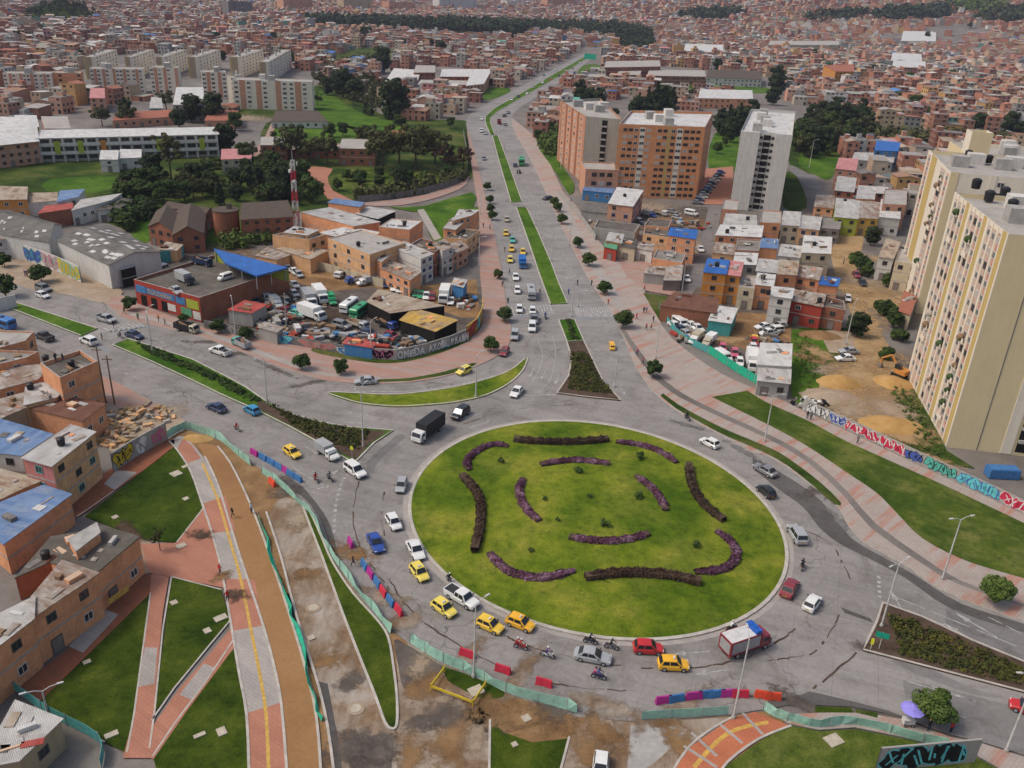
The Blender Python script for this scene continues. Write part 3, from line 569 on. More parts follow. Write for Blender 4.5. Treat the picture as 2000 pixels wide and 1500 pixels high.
def f_plaster(c, dirt=0.55):
 def f(t, b):
  w_ = t.wallcoord()
  x = t.mix(dirt, c, t.ramp(t.noise(t.map(w_, (1.2, 0.16, 1)), 1.0, 5, 0.7), [(0.3, (0.66, 0.63, 0.6)), (0.58, (1, 1, 1))]), 'MULTIPLY')
  return t.mix(dirt, x, t.ramp(t.noise(w_, 0.5, 5, 0.7), [(0.3, (0.78, 0.76, 0.74)), (0.6, (1, 1, 1))]), 'MULTIPLY')
 return f
for n_, c_ in dict(white=(0.60, 0.585, 0.555), cream=(0.56, 0.48, 0.34), yellow=(0.55, 0.36, 0.07), pink=(0.52, 0.20, 0.18), orange=(0.56, 0.24, 0.055), grey=(0.36, 0.345, 0.32), green=(0.10, 0.30, 0.17), blue=(0.06, 0.20, 0.42), red=(0.36, 0.055, 0.035), teal=(0.07, 0.33, 0.33), lime=(0.36, 0.42, 0.05), tan=(0.42, 0.32, 0.20)).items():
 mk("plaster_" + n_, f_plaster(c_), 0.85)
mk("tower_cream", f_plaster((0.66, 0.545, 0.335), 0.2), 0.85)
mk("tower_gold", f_plaster((0.50, 0.365, 0.135), 0.2), 0.85)
mk("tower_pale", f_plaster((0.72, 0.65, 0.54), 0.25), 0.85)
mk("tower_white", f_plaster((0.58, 0.56, 0.53), 0.5), 0.85)
mk("tower_orange", f_brick((0.72, 0.315, 0.14), (0.66, 0.28, 0.12), (0.6, 0.35, 0.2), 0.35), 0.9)
mk("tower_brick", f_brick((0.46, 0.22, 0.135), (0.42, 0.195, 0.12), (0.42, 0.3, 0.22), 0.3), 0.9)
mk("tower_grey", f_plaster((0.33, 0.315, 0.275), 0.5), 0.9)
def f_sheet(tones, rust=0.25, w_=0.9, l_=2.6, rustc=(0.20, 0.10, 0.055)):
 def f(t, b):
  o = t.obj()
  q = t.n("ShaderNodeTexBrick"); q.offset = 0.0; t.L.new(t.map(o, rot=(0, 0, 0)), q.inputs["Vector"])
  q.inputs["Color1"].default_value = (0, 0, 0, 1); q.inputs["Color2"].default_value = (1, 1, 1, 1); q.inputs["Mortar"].default_value = (0.1, 0.1, 0.1, 1)
  q.inputs["Scale"].default_value = 1.0; q.inputs["Mortar Size"].default_value = 0.012; q.inputs["Brick Width"].default_value = w_; q.inputs["Row Height"].default_value = l_
  c = t.ramp(q.outputs["Color"], [(i / max(1, len(tones) - 1), x) for i, x in enumerate(tones)])
  p = t.pos()
  c = t.mix(0.6, c, t.ramp(t.noise(p, 0.35, 6, 0.7), [(0.3, (0.58, 0.56, 0.54)), (0.62, (1.05, 1.05, 1.05))]), 'MULTIPLY')
  r = t.ramp(t.noise(t.map(o, (1.0, 0.35, 1)), 0.55, 6, 0.75), [(0.58 - rust * 0.3, 0.0), (0.75 - rust * 0.3, 0.85)])
  c = t.mix(r, c, rustc) if rust > 0 else c
  wv = t.n("ShaderNodeTexWave"); wv.wave_type = 'BANDS'; wv.bands_direction = 'X'; t.L.new(o, wv.inputs["Vector"]); wv.inputs["Scale"].default_value = 2.0
  t.bump(wv.outputs["Fac"], b, 0.06, 0.6)
  return t.mix(0.25, c, t.ramp(wv.outputs["Fac"], [(0.0, (0.6, 0.6, 0.6)), (1.0, (1.1, 1.1, 1.1))]), 'MULTIPLY')
 return f
mk("zinc", f_sheet([(0.40, 0.385, 0.365), (0.52, 0.505, 0.48), (0.46, 0.44, 0.41), (0.60, 0.585, 0.56)], 0.12), 0.6, 0.4)
mk("zinc_rust", f_sheet([(0.36, 0.32, 0.28), (0.47, 0.43, 0.38), (0.32, 0.28, 0.24), (0.54, 0.50, 0.45)], 0.5), 0.7, 0.3)
mk("fibre", f_sheet([(0.14, 0.132, 0.12), (0.19, 0.178, 0.165), (0.165, 0.155, 0.14)], 0.12, rustc=(0.07, 0.06, 0.05)), 0.9, 0.2)
mk("roof_blue", f_sheet([(0.018, 0.115, 0.42), (0.025, 0.15, 0.50), (0.02, 0.13, 0.46)], 0.0), 0.45, 0.4)
mk("roof_blue_pale", f_sheet([(0.10, 0.19, 0.38), (0.15, 0.25, 0.44), (0.19, 0.28, 0.44)], 0.14, rustc=(0.30, 0.33, 0.37)), 0.6, 0.35)
mk("roof_red", f_sheet([(0.42, 0.06, 0.05), (0.48, 0.10, 0.08), (0.36, 0.07, 0.05)], 0.15), 0.7, 0.3)
mk("roof_pink", f_sheet([(0.55, 0.22, 0.22), (0.60, 0.28, 0.26)], 0.1), 0.7, 0.3)
mk("roof_tan", f_sheet([(0.40, 0.33, 0.25), (0.46, 0.39, 0.31), (0.36, 0.29, 0.21)], 0.3), 0.85, 0.2)
mk("roof_dark", f_sheet([(0.10, 0.09, 0.08), (0.13, 0.115, 0.10), (0.085, 0.078, 0.07)], 0.1, rustc=(0.06, 0.05, 0.04)), 0.9, 0.2)
mk("roof_brown", f_sheet([(0.16, 0.075, 0.05), (0.20, 0.095, 0.065), (0.14, 0.07, 0.05)], 0.15), 0.9, 0.2)
mk("roof_white", f_sheet([(0.58, 0.57, 0.545), (0.66, 0.65, 0.63), (0.62, 0.61, 0.585)], 0.08), 0.6, 0.35)
mk("roof_yellow", f_sheet([(0.55, 0.33, 0.05), (0.62, 0.40, 0.10), (0.40, 0.30, 0.18), (0.55, 0.35, 0.08)], 0.3), 0.7, 0.3)
def f_tile(c1, c2):
 def f(t, b):
  o = t.obj(); c = t.brick(o, 1.0, c1, c2, tuple(x * .5 for x in c1), 0.35, 0.4, 0.03)
  return t.mix(0.5, c, t.ramp(t.noise(t.pos(), 0.5, 6, 0.7), [(0.3, (0.6, 0.58, 0.55)), (0.65, (1.05, 1.05, 1.05))]), 'MULTIPLY')
 return f
mk("roof_tile", f_tile((0.42, 0.16, 0.10), (0.36, 0.13, 0.085)), 0.9)
mk("roof_shingle", f_tile((0.125, 0.095, 0.075), (0.10, 0.078, 0.063)), 0.92)
mk("roof_slab", f_dirt((0.15, 0.135, 0.12), (0.24, 0.22, 0.2), (0.34, 0.315, 0.29), 0.3), 0.92)
mk("roof_slab_pale", f_dirt((0.30, 0.28, 0.255), (0.40, 0.375, 0.345), (0.47, 0.445, 0.415), 0.3), 0.92)
mk("roof_mud", f_dirt((0.085, 0.075, 0.062), (0.125, 0.11, 0.092), (0.20, 0.175, 0.15), 0.3), 0.92)
mk("window_glass", lambda t, b: t.ramp(t.noise(t.pos(), 0.7, 2), [(0.35, (0.012, 0.014, 0.016)), (0.65, (0.05, 0.055, 0.06))]), 0.15, 0.5)
plain("frame_white", (0.55, 0.54, 0.52), 0.6); plain("frame_dark", (0.09, 0.085, 0.08), 0.6); plain("frame_blue", (0.06, 0.13, 0.36), 0.6); plain("frame_teal", (0.08, 0.40, 0.38), 0.6)
plain("black_plastic", (0.018, 0.018, 0.02), 0.5); plain("timber", (0.22, 0.14, 0.08), 0.9); plain("steel", (0.33, 0.33, 0.33), 0.5, 0.4); plain("dark_void", (0.02, 0.018, 0.016), 0.95, 0.05)  # dark_void also paints the shade on the sides of open sheds
plain("curtain", (0.40, 0.36, 0.32), 0.9); plain("door_metal", (0.20, 0.17, 0.15), 0.6)
def win_mesh(name, frame, glass="window_glass", mull=True):
 mb = MB(); d = 0.06; f = 0.07
 mb.box(-.5, .5, -d, 0.03, -.5, -.5 + f, 0); mb.box(-.5, .5, -d, 0.03, .5 - f, .5, 0)
 mb.box(-.5, -.5 + f, -d, 0.03, -.5 + f, .5 - f, 0); mb.box(.5 - f, .5, -d, 0.03, -.5 + f, .5 - f, 0)
 if mull: mb.box(-.025, .025, -d, 0.03, -.5 + f, .5 - f, 0)
 mb.quad((-.5 + f, -.012, -.5 + f), (.5 - f, -.012, -.5 + f), (.5 - f, -.012, .5 - f), (-.5 + f, -.012, .5 - f), 1)
 return mb.mesh(name, [frame, glass])
WIN = {k: win_mesh("window", *v) for k, v in dict(w=("frame_white",), d=("frame_dark",), b=("frame_blue",), t=("frame_teal",), c=("frame_white", "curtain"), o=("tower_orange",)).items()}
def _door():
 mb = MB(); mb.box(-.5, .5, -.05, .04, 0, 1, 0); mb.box(-.42, .42, -.07, -.05, .05, .92, 1); return mb.mesh("door", ["frame_dark", "door_metal"])
DOOR = _door()
_stuff_win = {}
def put_window(parent, A, t, n, s, z, w_, h_, style, out=0.02, name="window"):
 """window as a part: A local face start, t tangent, n outward normal, all in the parent's space"""
 o = bpy.data.objects.new(name, WIN[style] if isinstance(style, str) else style); COL.objects.link(o); o.parent = parent
 p = Vector((A[0] + t.x * s + n.x * out, A[1] + t.y * s + n.y * out, z))
 o.location = p; o.rotation_euler = (0, 0, math.atan2(t.y, t.x)); o.scale = (w_, 1, h_)
 return o
def faces_of(base):
 """yield (name, A, B, tangent, outward normal, length); base is FL, FR, BR, BL"""
 nm = ("F", "R", "B", "L")
 for i in range(4):
  A, B = Vector(base[i]), Vector(base[(i + 1) % 4]); d = B - A; L = d.length; t = d / max(L, 1e-6)
  yield nm[i], A, B, t, Vector((t.y, -t.x, 0)), L
OCC = []
def house(label, q, h, wall="brick", roof="zinc", kind="shed", win="FR", floors=None, style="w", name="house", cat="house", group=None, bands=True, over=0.25, slope=None, front=None, wsize=(1.25, 1.15), dens=2.9, door="F", skip=0.12, parapet=0.0):
 P = [G(x, y, h) for x, y in q]
 if len(P) == 3: P.append(P[0] + P[2] - P[1])
 P = [Vector((p.x, p.y, 0)) for p in P]
 if area2(P) < 0: print("CW", label)
 OCC.append([(p.x, p.y) for p in P])
 org = P[0].copy(); rz = math.atan2(P[1].y - P[0].y, P[1].x - P[0].x)
 rot = Matrix.Rotation(-rz, 3, 'Z'); base = [rot @ (p - org) for p in P]
 root = empty(name, org, rz); tag(root, label, cat, group)
 rnd = random.Random(sum(ord(c) * (i + 3) for i, c in enumerate(label)))
 floors = floors or max(1, round(h / 2.7)); fh = h / floors
 mb = MB()
 top = h + parapet
 n4 = 4
 i = len(mb.v); mb.v += [(p.x, p.y, -0.1) for p in base] + [(p.x, p.y, top if kind != 'gable' else h) for p in base]
 for k in range(4): mb.f.append((k, (k + 1) % 4, 4 + (k + 1) % 4, 4 + k)); mb.m.append(2 if (front and k == 0) else 0)
 c = sum(base, Vector()) / 4
 ins = lambda k, e: [p + (c - p).normalized() * e * 1.3 for p in base]
 if kind == 'flat':
  mb.f.append((4, 5, 6, 7)); mb.m.append(0)
  if parapet > 0:
   pin = ins(0, 0.25)
   mb.f.pop(); mb.m.pop()
   j = len(mb.v); mb.v += [(p.x, p.y, top) for p in pin] + [(p.x, p.y, h - .01) for p in pin]
   for k in range(4):
    kk = (k + 1) % 4
    mb.f.append((4 + k, 4 + kk, j + kk, j + k)); mb.m.append(1)
    mb.f.append((j + k, j + kk, j + 4 + kk, j + 4 + k)); mb.m.append(0)
 if bands and floors > 1:
  for fl in range(1, floors):
   z = fl * fh
   for nm, A, B, t, n, L in faces_of(base):
    a = A + n * 0.03; b_ = B + n * 0.03
    mb.hexa([A + Vector((0, 0, z - .13)), B + Vector((0, 0, z - .13)), b_ + Vector((0, 0, z - .13)), a + Vector((0, 0, z - .13)), A + Vector((0, 0, z + .1)), B + Vector((0, 0, z + .1)), b_ + Vector((0, 0, z + .1)), a + Vector((0, 0, z + .1))], 1)
 if kind in ('shed', 'gable'):
  sl = slope if slope is not None else 0.05
  e = over; ex = [p + (p - c).normalized() * e * 1.3 for p in base]
  dep = (base[3] - base[0]).length
  zz = [h + .06, h + .06, h + .06 + sl * dep, h + .06 + sl * dep]
  rb = MB()
  if kind == 'shed':
   rb.hexa([(p.x, p.y, z) for p, z in zip(ex, zz)] + [(p.x, p.y, z + .09) for p, z in zip(ex, zz)])
   j = len(mb.v); mb.v += [(base[2].x, base[2].y, zz[2]), (base[3].x, base[3].y, zz[3])]
   mb.f += [(5, 6, j), (7, 4, j + 1), (6, 7, j + 1, j)]; mb.m += [0, 0, 0]
  else:           # ridge runs from the middle of F to the middle of B
   rh = (slope or 0.35) * (base[1] - base[0]).length / 2
   m0, m1 = (ex[0] + ex[1]) / 2, (ex[2] + ex[3]) / 2
   def sheet(a, b, c_, d_):
    lo = [Vector(a), Vector(b), Vector(c_), Vector(d_)]; rb.hexa([*lo, *[v + Vector((0, 0, .12)) for v in lo]])
   V = lambda p, z: (p.x, p.y, z)
   sheet(V(ex[1], h - .05), V(ex[2], h - .05), V(m1, h + rh), V(m0, h + rh)); sheet(V(ex[3], h - .05), V(ex[0], h - .05), V(m0, h + rh), V(m1, h + rh))
   g0, g1 = (base[0] + base[1]) / 2, (base[2] + base[3]) / 2
   j = len(mb.v); mb.v += [(g0.x, g0.y, h + rh * .97), (g1.x, g1.y, h + rh * .97)]
   mb.f += [(4, 5, j), (6, 7, j + 1)]; mb.m += [2 if front else 0, 0]
  rb.build("roof", roof, root)
 else:
  rb = MB(); pin = ins(0, 0.27) if parapet > 0 else [p * 1.0 for p in base]
  if parapet > 0: rb.poly([(p.x, p.y, h + .02) for p in pin])
  else:
   ex = [p + (p - c).normalized() * .12 for p in base]; rb.hexa([(p.x, p.y, h + .004) for p in ex] + [(p.x, p.y, h + .16) for p in ex])
  rb.build("roof", roof, root)
 mb.build("wall", [wall, "concrete", front or wall], root)
 for nm, A, B, t, n, L in faces_of(base):
  wn = rot.transposed() @ n; mid = rot.transposed() @ ((A + B) / 2) + org
  if nm not in win or L < 1.6 or wn.dot(Vector((mid.x, mid.y, 0))) > 0: continue
  k = max(1, int(L / dens)); st = L / k
  for fl in range(floors):
   z = fl * fh + fh * 0.55
   for a in range(k):
    s = st * (a + .5)
    if fl == 0 and nm in door and a % 3 == 0:
     o = bpy.data.objects.new("door", DOOR); COL.objects.link(o); o.parent = root
     o.location = (A.x + t.x * s + n.x * .03, A.y + t.y * s + n.y * .03, 0.0); o.rotation_euler = (0, 0, math.atan2(t.y, t.x)); o.scale = (1.5, 1, 2.1); continue
    if rnd.random() < skip: continue
    put_window(root, A, t, n, s, z, min(wsize[0], st * .7), wsize[1] * (1 if fh > 2.3 else .8), style if rnd.random() < .55 else 'd')
 cx_, cy_ = sum(base, Vector()).xy / 4
 if org.length < 260 and name in ("house", "shed", "hut") and kind != 'gable':
  for _ in range(rnd.randint(3, 6)):          # loose sheets and boards lying on the roof
   u_, v_ = rnd.uniform(.15, .8), rnd.uniform(.15, .8); q_ = base[0].lerp(base[1], u_).lerp(base[3].lerp(base[2], u_), v_); s0, s1 = rnd.choice(((.5, 1.6), (.9, 1.9), (.25, 2.2), (.7, .7), (1.2, 1.4))); a_ = rnd.choice((0, 1.57)) + rnd.uniform(-.25, .25); zb = h + .17 + (slope if slope is not None else .05 if kind == 'shed' else 0) * (base[3] - base[0]).length * v_
   k_ = MB(); k_.box(-s1 / 2, s1 / 2, -s0 / 2, s0 / 2, 0, rnd.choice((.06, .06, .1, .5))); o = k_.build("roof_sheet", rnd.choice(("zinc", "zinc_rust", "roof_tan", "roof_brown", "fibre", "timber", "roof_white", "concrete_dark", "brick")), root); o.location = (q_.x, q_.y, zb); o.rotation_euler = (0, 0, a_)
 return root
TANK = MB(); TANK.cyl((0, 0, 0), (0, 0, 1.05), .55, .62, 12); TANK.cyl((0, 0, 1.05), (0, 0, 1.25), .62, .3, 12); TANK = TANK.mesh("water_tank", ["black_plastic"])
# NEAR HOUSES (roof outlines: front-left, front-right, back-right, back-left)
H = house
hc = H("corner house with patched zinc roof and red skylight sheet beside the blue pipe fence", [(-40, 1500), (38, 1484), (118, 1408), (30, 1372)], 3.6, "plaster_tan", "zinc", win="FR", slope=0.0)
H("long two-storey orange block house under white patched zinc, facing the lower park path", [(-90, 1330), (62, 1212), (66, 1168), (-90, 1245)], 6.6, "brick", "zinc", win="F", slope=.0, bands=True, dens=3.4)
hy = H("orange brick house with yellow sign on its wall between the zinc and dark roofs", [(62, 1209), (190, 1122), (120, 1098), (66, 1165)], 6.3, "brick", "zinc_rust", win="F", dens=3.0, slope=0.0)
H("brick house with dirty dark flat roof slab and brick stair box by the park corner", [(188, 1121), (272, 1050), (204, 1030), (100, 1100)], 5.6, "brick", "roof_mud", kind="flat", win="FR", parapet=.0, dens=3.0)
H("low dark workshop roof behind the brick stair box", [(30, 1130), (95, 1100), (200, 1033), (100, 1050)], 3.2, "brick_dark", "roof_mud", kind="flat", win="")
H("small brick stair box standing on the dark flat roof", [(149, 1078), (195, 1042), (189, 1022), (134, 1054)], 7.0, "brick", "concrete", kind="flat", win="", floors=1, name="stair_box", cat="stair box")
H("blank brick house with pale blue sheet roof beside the park", [(8, 1063), (137, 968), (84, 950), (-60, 1008)], 4.6, "brick", "roof_blue_pale", win="", floors=2, slope=0.0)
H("low house with patched tan sheets between the two pale blue roofs", [(-60, 1005), (40, 956), (80, 940), (-60, 900)], 4.6, "brick_pale", "roof_tan", win="F", slope=0)
H("three-storey house with pink front and zinc roof facing the graffiti lane", [(45, 895), (102, 911), (185, 846), (137, 832)], 7.8, "brick_pale", "zinc", win="FR", front="plaster_pink", dens=3.0, slope=0, style="t")
H("house with bright pale blue corrugated roof behind the pink-fronted house", [(-60, 878), (42, 890), (102, 850), (0, 820)], 5.6, "plaster_white", "roof_blue_pale", win="F", slope=0)
H("long low brick house with brown sheet roof beside the rubble plot", [(47, 796), (160, 823), (204, 790), (112, 772)], 4.6, "brick", "roof_brown", win="R", floors=1, slope=0)
H("low yellowish house under grey zinc above the long brick house", [(-30, 832), (48, 797), (62, 764), (-30, 790)], 5.2, "plaster_tan", "zinc_rust", win="F", slope=0)
H("wide pale zinc shed roof beside the brown-roofed brick house", [(48, 792), (110, 776), (128, 756), (52, 745)], 5.4, "brick_pale", "zinc", win="", slope=0)
H("three-storey brick house with open terrace at the corner of the west road", [(118, 745), (192, 712), (158, 690), (80, 716)], 8.4, "brick", "roof_mud", kind="flat", win="FR", parapet=.7, dens=2.7)
H("brick house with rusty zinc roof left of the open terrace", [(-40, 772), (72, 742), (100, 712), (-40, 722)], 6.0, "brick", "zinc_rust", win="F", slope=0)
H("brick house with cluttered slab roof near the left edge", [(-30, 722), (52, 702), (76, 690), (-30, 686)], 7.0, "brick", "roof_slab", kind="flat", win="F", parapet=.4)
H("brick house with pale slab roof below the blue bus", [(-30, 690), (50, 668), (67, 650), (-30, 646)], 6.5, "brick", "roof_slab_pale", kind="flat", win="FR", parapet=.3)
H("teal-walled little house at the left edge below the blue bus", [(-40, 700), (18, 684), (20, 668), (-40, 672)], 5.0, "plaster_teal", "zinc", win="F", slope=0)
mb = MB(); mb.box(9.5, 12.5, -.09, -.02, 1.3, 2.1); mb.build("sign_panel", "paint_yellow", hy); mb = MB(); mb.box(3.2, 5.2, 1.2, 2.0, 3.79, 3.83); mb.build("skylight", "roof_red", hc)
H("pale blue-roofed brick house at the far side of the corner block", [(641, 396), (702, 405), (712, 396), (655, 388)], 5.5, "brick", "roof_blue_pale", win="", slope=0)
H("long brick row house with patched white and green zinc roof", [(588, 415), (690, 442), (742, 434), (645, 406)], 6.0, "brick", "zinc", win="", slope=0)
H("brick house with brown terrace left of the patched row house", [(532, 462), (604, 471), (638, 461), (592, 448)], 6.5, "brick_pale", "roof_slab", kind="flat", win="R", parapet=.5)
H("brick house with small grey slab roof beneath the red and white mast", [(555, 455), (600, 460), (622, 450), (575, 443)], 7.5, "brick_pale", "zinc", win="F", slope=0)
H("low sheds under rusty sheets beside the blue canopy", [(500, 500), (540, 508), (566, 498), (522, 484)], 3.5, "brick_pale", "zinc_rust", win="", slope=0)
H("low brick house with long grey sheets behind the parked row", [(541, 487), (606, 507), (640, 490), (580, 476)], 3.8, "brick_pale", "roof_tan", win="", slope=0)
H("low house with white sheets in the middle of the corner block", [(620, 456), (690, 468), (745, 455), (680, 443)], 5.0, "brick", "roof_white", win="F", slope=0)
H("big blank brick house with white slab roof behind the parked trucks", [(641, 467), (722, 499), (792, 476), (706, 450)], 7.6, "brick_pale", "roof_slab_pale", kind="flat", win="F", parapet=.25, dens=6, skip=.3)
H("tall narrow brick house with flat white roof beside the green triangle", [(740, 444), (800, 450), (826, 432), (765, 428)], 8.0, "brick", "roof_white", kind="flat", win="", parapet=.2)
H("brick house with grey zinc roof stepping down behind the white corner facade", [(720, 500), (745, 512), (764, 497), (738, 491)], 6.0, "brick", "zinc", win="R", slope=0)
H("low brick house with rusty patio roof facing the parked row", [(742, 524), (800, 548), (822, 531), (764, 510)], 4.4, "brick", "zinc_rust", win="F", slope=0)
H("three-storey corner house with white front and blue window frames", [(822, 506), (846, 496), (790, 472), (765, 482)], 6.8, "plaster_white", "zinc", win="FR", style="b", slope=0, dens=2.3)
H("brick house with terrace behind the white fronted corner house", [(798, 482), (850, 494), (872, 480), (822, 468)], 6.4, "brick_dark", "roof_mud", kind="flat", win="R", parapet=.4)
H("narrow three-storey white house near the avenue pavement", [(864, 491), (885, 482), (868, 468), (846, 476)], 6.8, "plaster_white", "zinc_rust", win="FR", slope=0, dens=2.2)
H("low salmon house with rusty roofs facing the avenue pavement", [(884, 500), (914, 484), (900, 470), (870, 480)], 4.4, "brick_salmon", "zinc_rust", win="FR", slope=0)
H("brick house with zinc roof and yellow side wall at the avenue pavement", [(884, 432), (920, 421), (936, 411), (897, 410)], 7.5, "brick", "zinc", win="F", slope=0, bands=True)
H("brick house with pale zinc roof beside the yellow-walled house", [(866, 446), (890, 449), (916, 426), (884, 426)], 6.2, "brick", "zinc", win="F", slope=0)
H("low brick house with roof terrace by the avenue", [(868, 466), (912, 470), (938, 452), (905, 448)], 4.6, "brick_pale", "roof_mud", kind="flat", win="FR", parapet=.4)
H("open zinc canopy on posts next to the green triangle", [(695, 418), (738, 428), (772, 413), (720, 404)], 3.6, "dark_void", "zinc", win="", slope=0, name="canopy", cat="canopy")  # near-black walls paint the shade under the open canopy
H("wide grey sheet shed in the middle of the junkyard", [(718, 590), (762, 612), (868, 598), (740, 566)], 3.6, "dark_void", "roof_tan", win="", slope=0, name="shed", cat="shed")  # open sides closed with near-black walls that paint the shade below the roof
H("junkyard shed with patched yellow sheet roof", [(782, 626), (850, 648), (892, 626), (808, 603)], 3.4, "dark_void", "roof_yellow", win="", slope=0, name="shed", cat="shed")  # walls coloured near-black for the shade inside the open shed
H("junkyard shed with faded red roof beside the painted shop", [(446, 606), (492, 612), (520, 596), (478, 588)], 3.2, "plaster_grey", "roof_red", win="", slope=0, name="shed", cat="shed")
H("small tin hut with grey roof at the junkyard street wall", [(505, 640), (540, 650), (552, 640), (518, 630)], 2.8, "plaster_grey", "zinc_rust", win="", slope=0, name="shed", cat="shed")
H("low hut with red tin roof along the junkyard street wall", [(672, 672), (726, 680), (732, 670), (680, 660)], 2.6, "plaster_blue", "roof_red", win="", slope=0, name="shed", cat="shed")
H("teal hut beside the junkyard parking at the avenue pavement", [(883, 556), (905, 562), (912, 548), (888, 544)], 3.6, "plaster_blue", "zinc", win="", slope=0, name="shed", cat="shed")
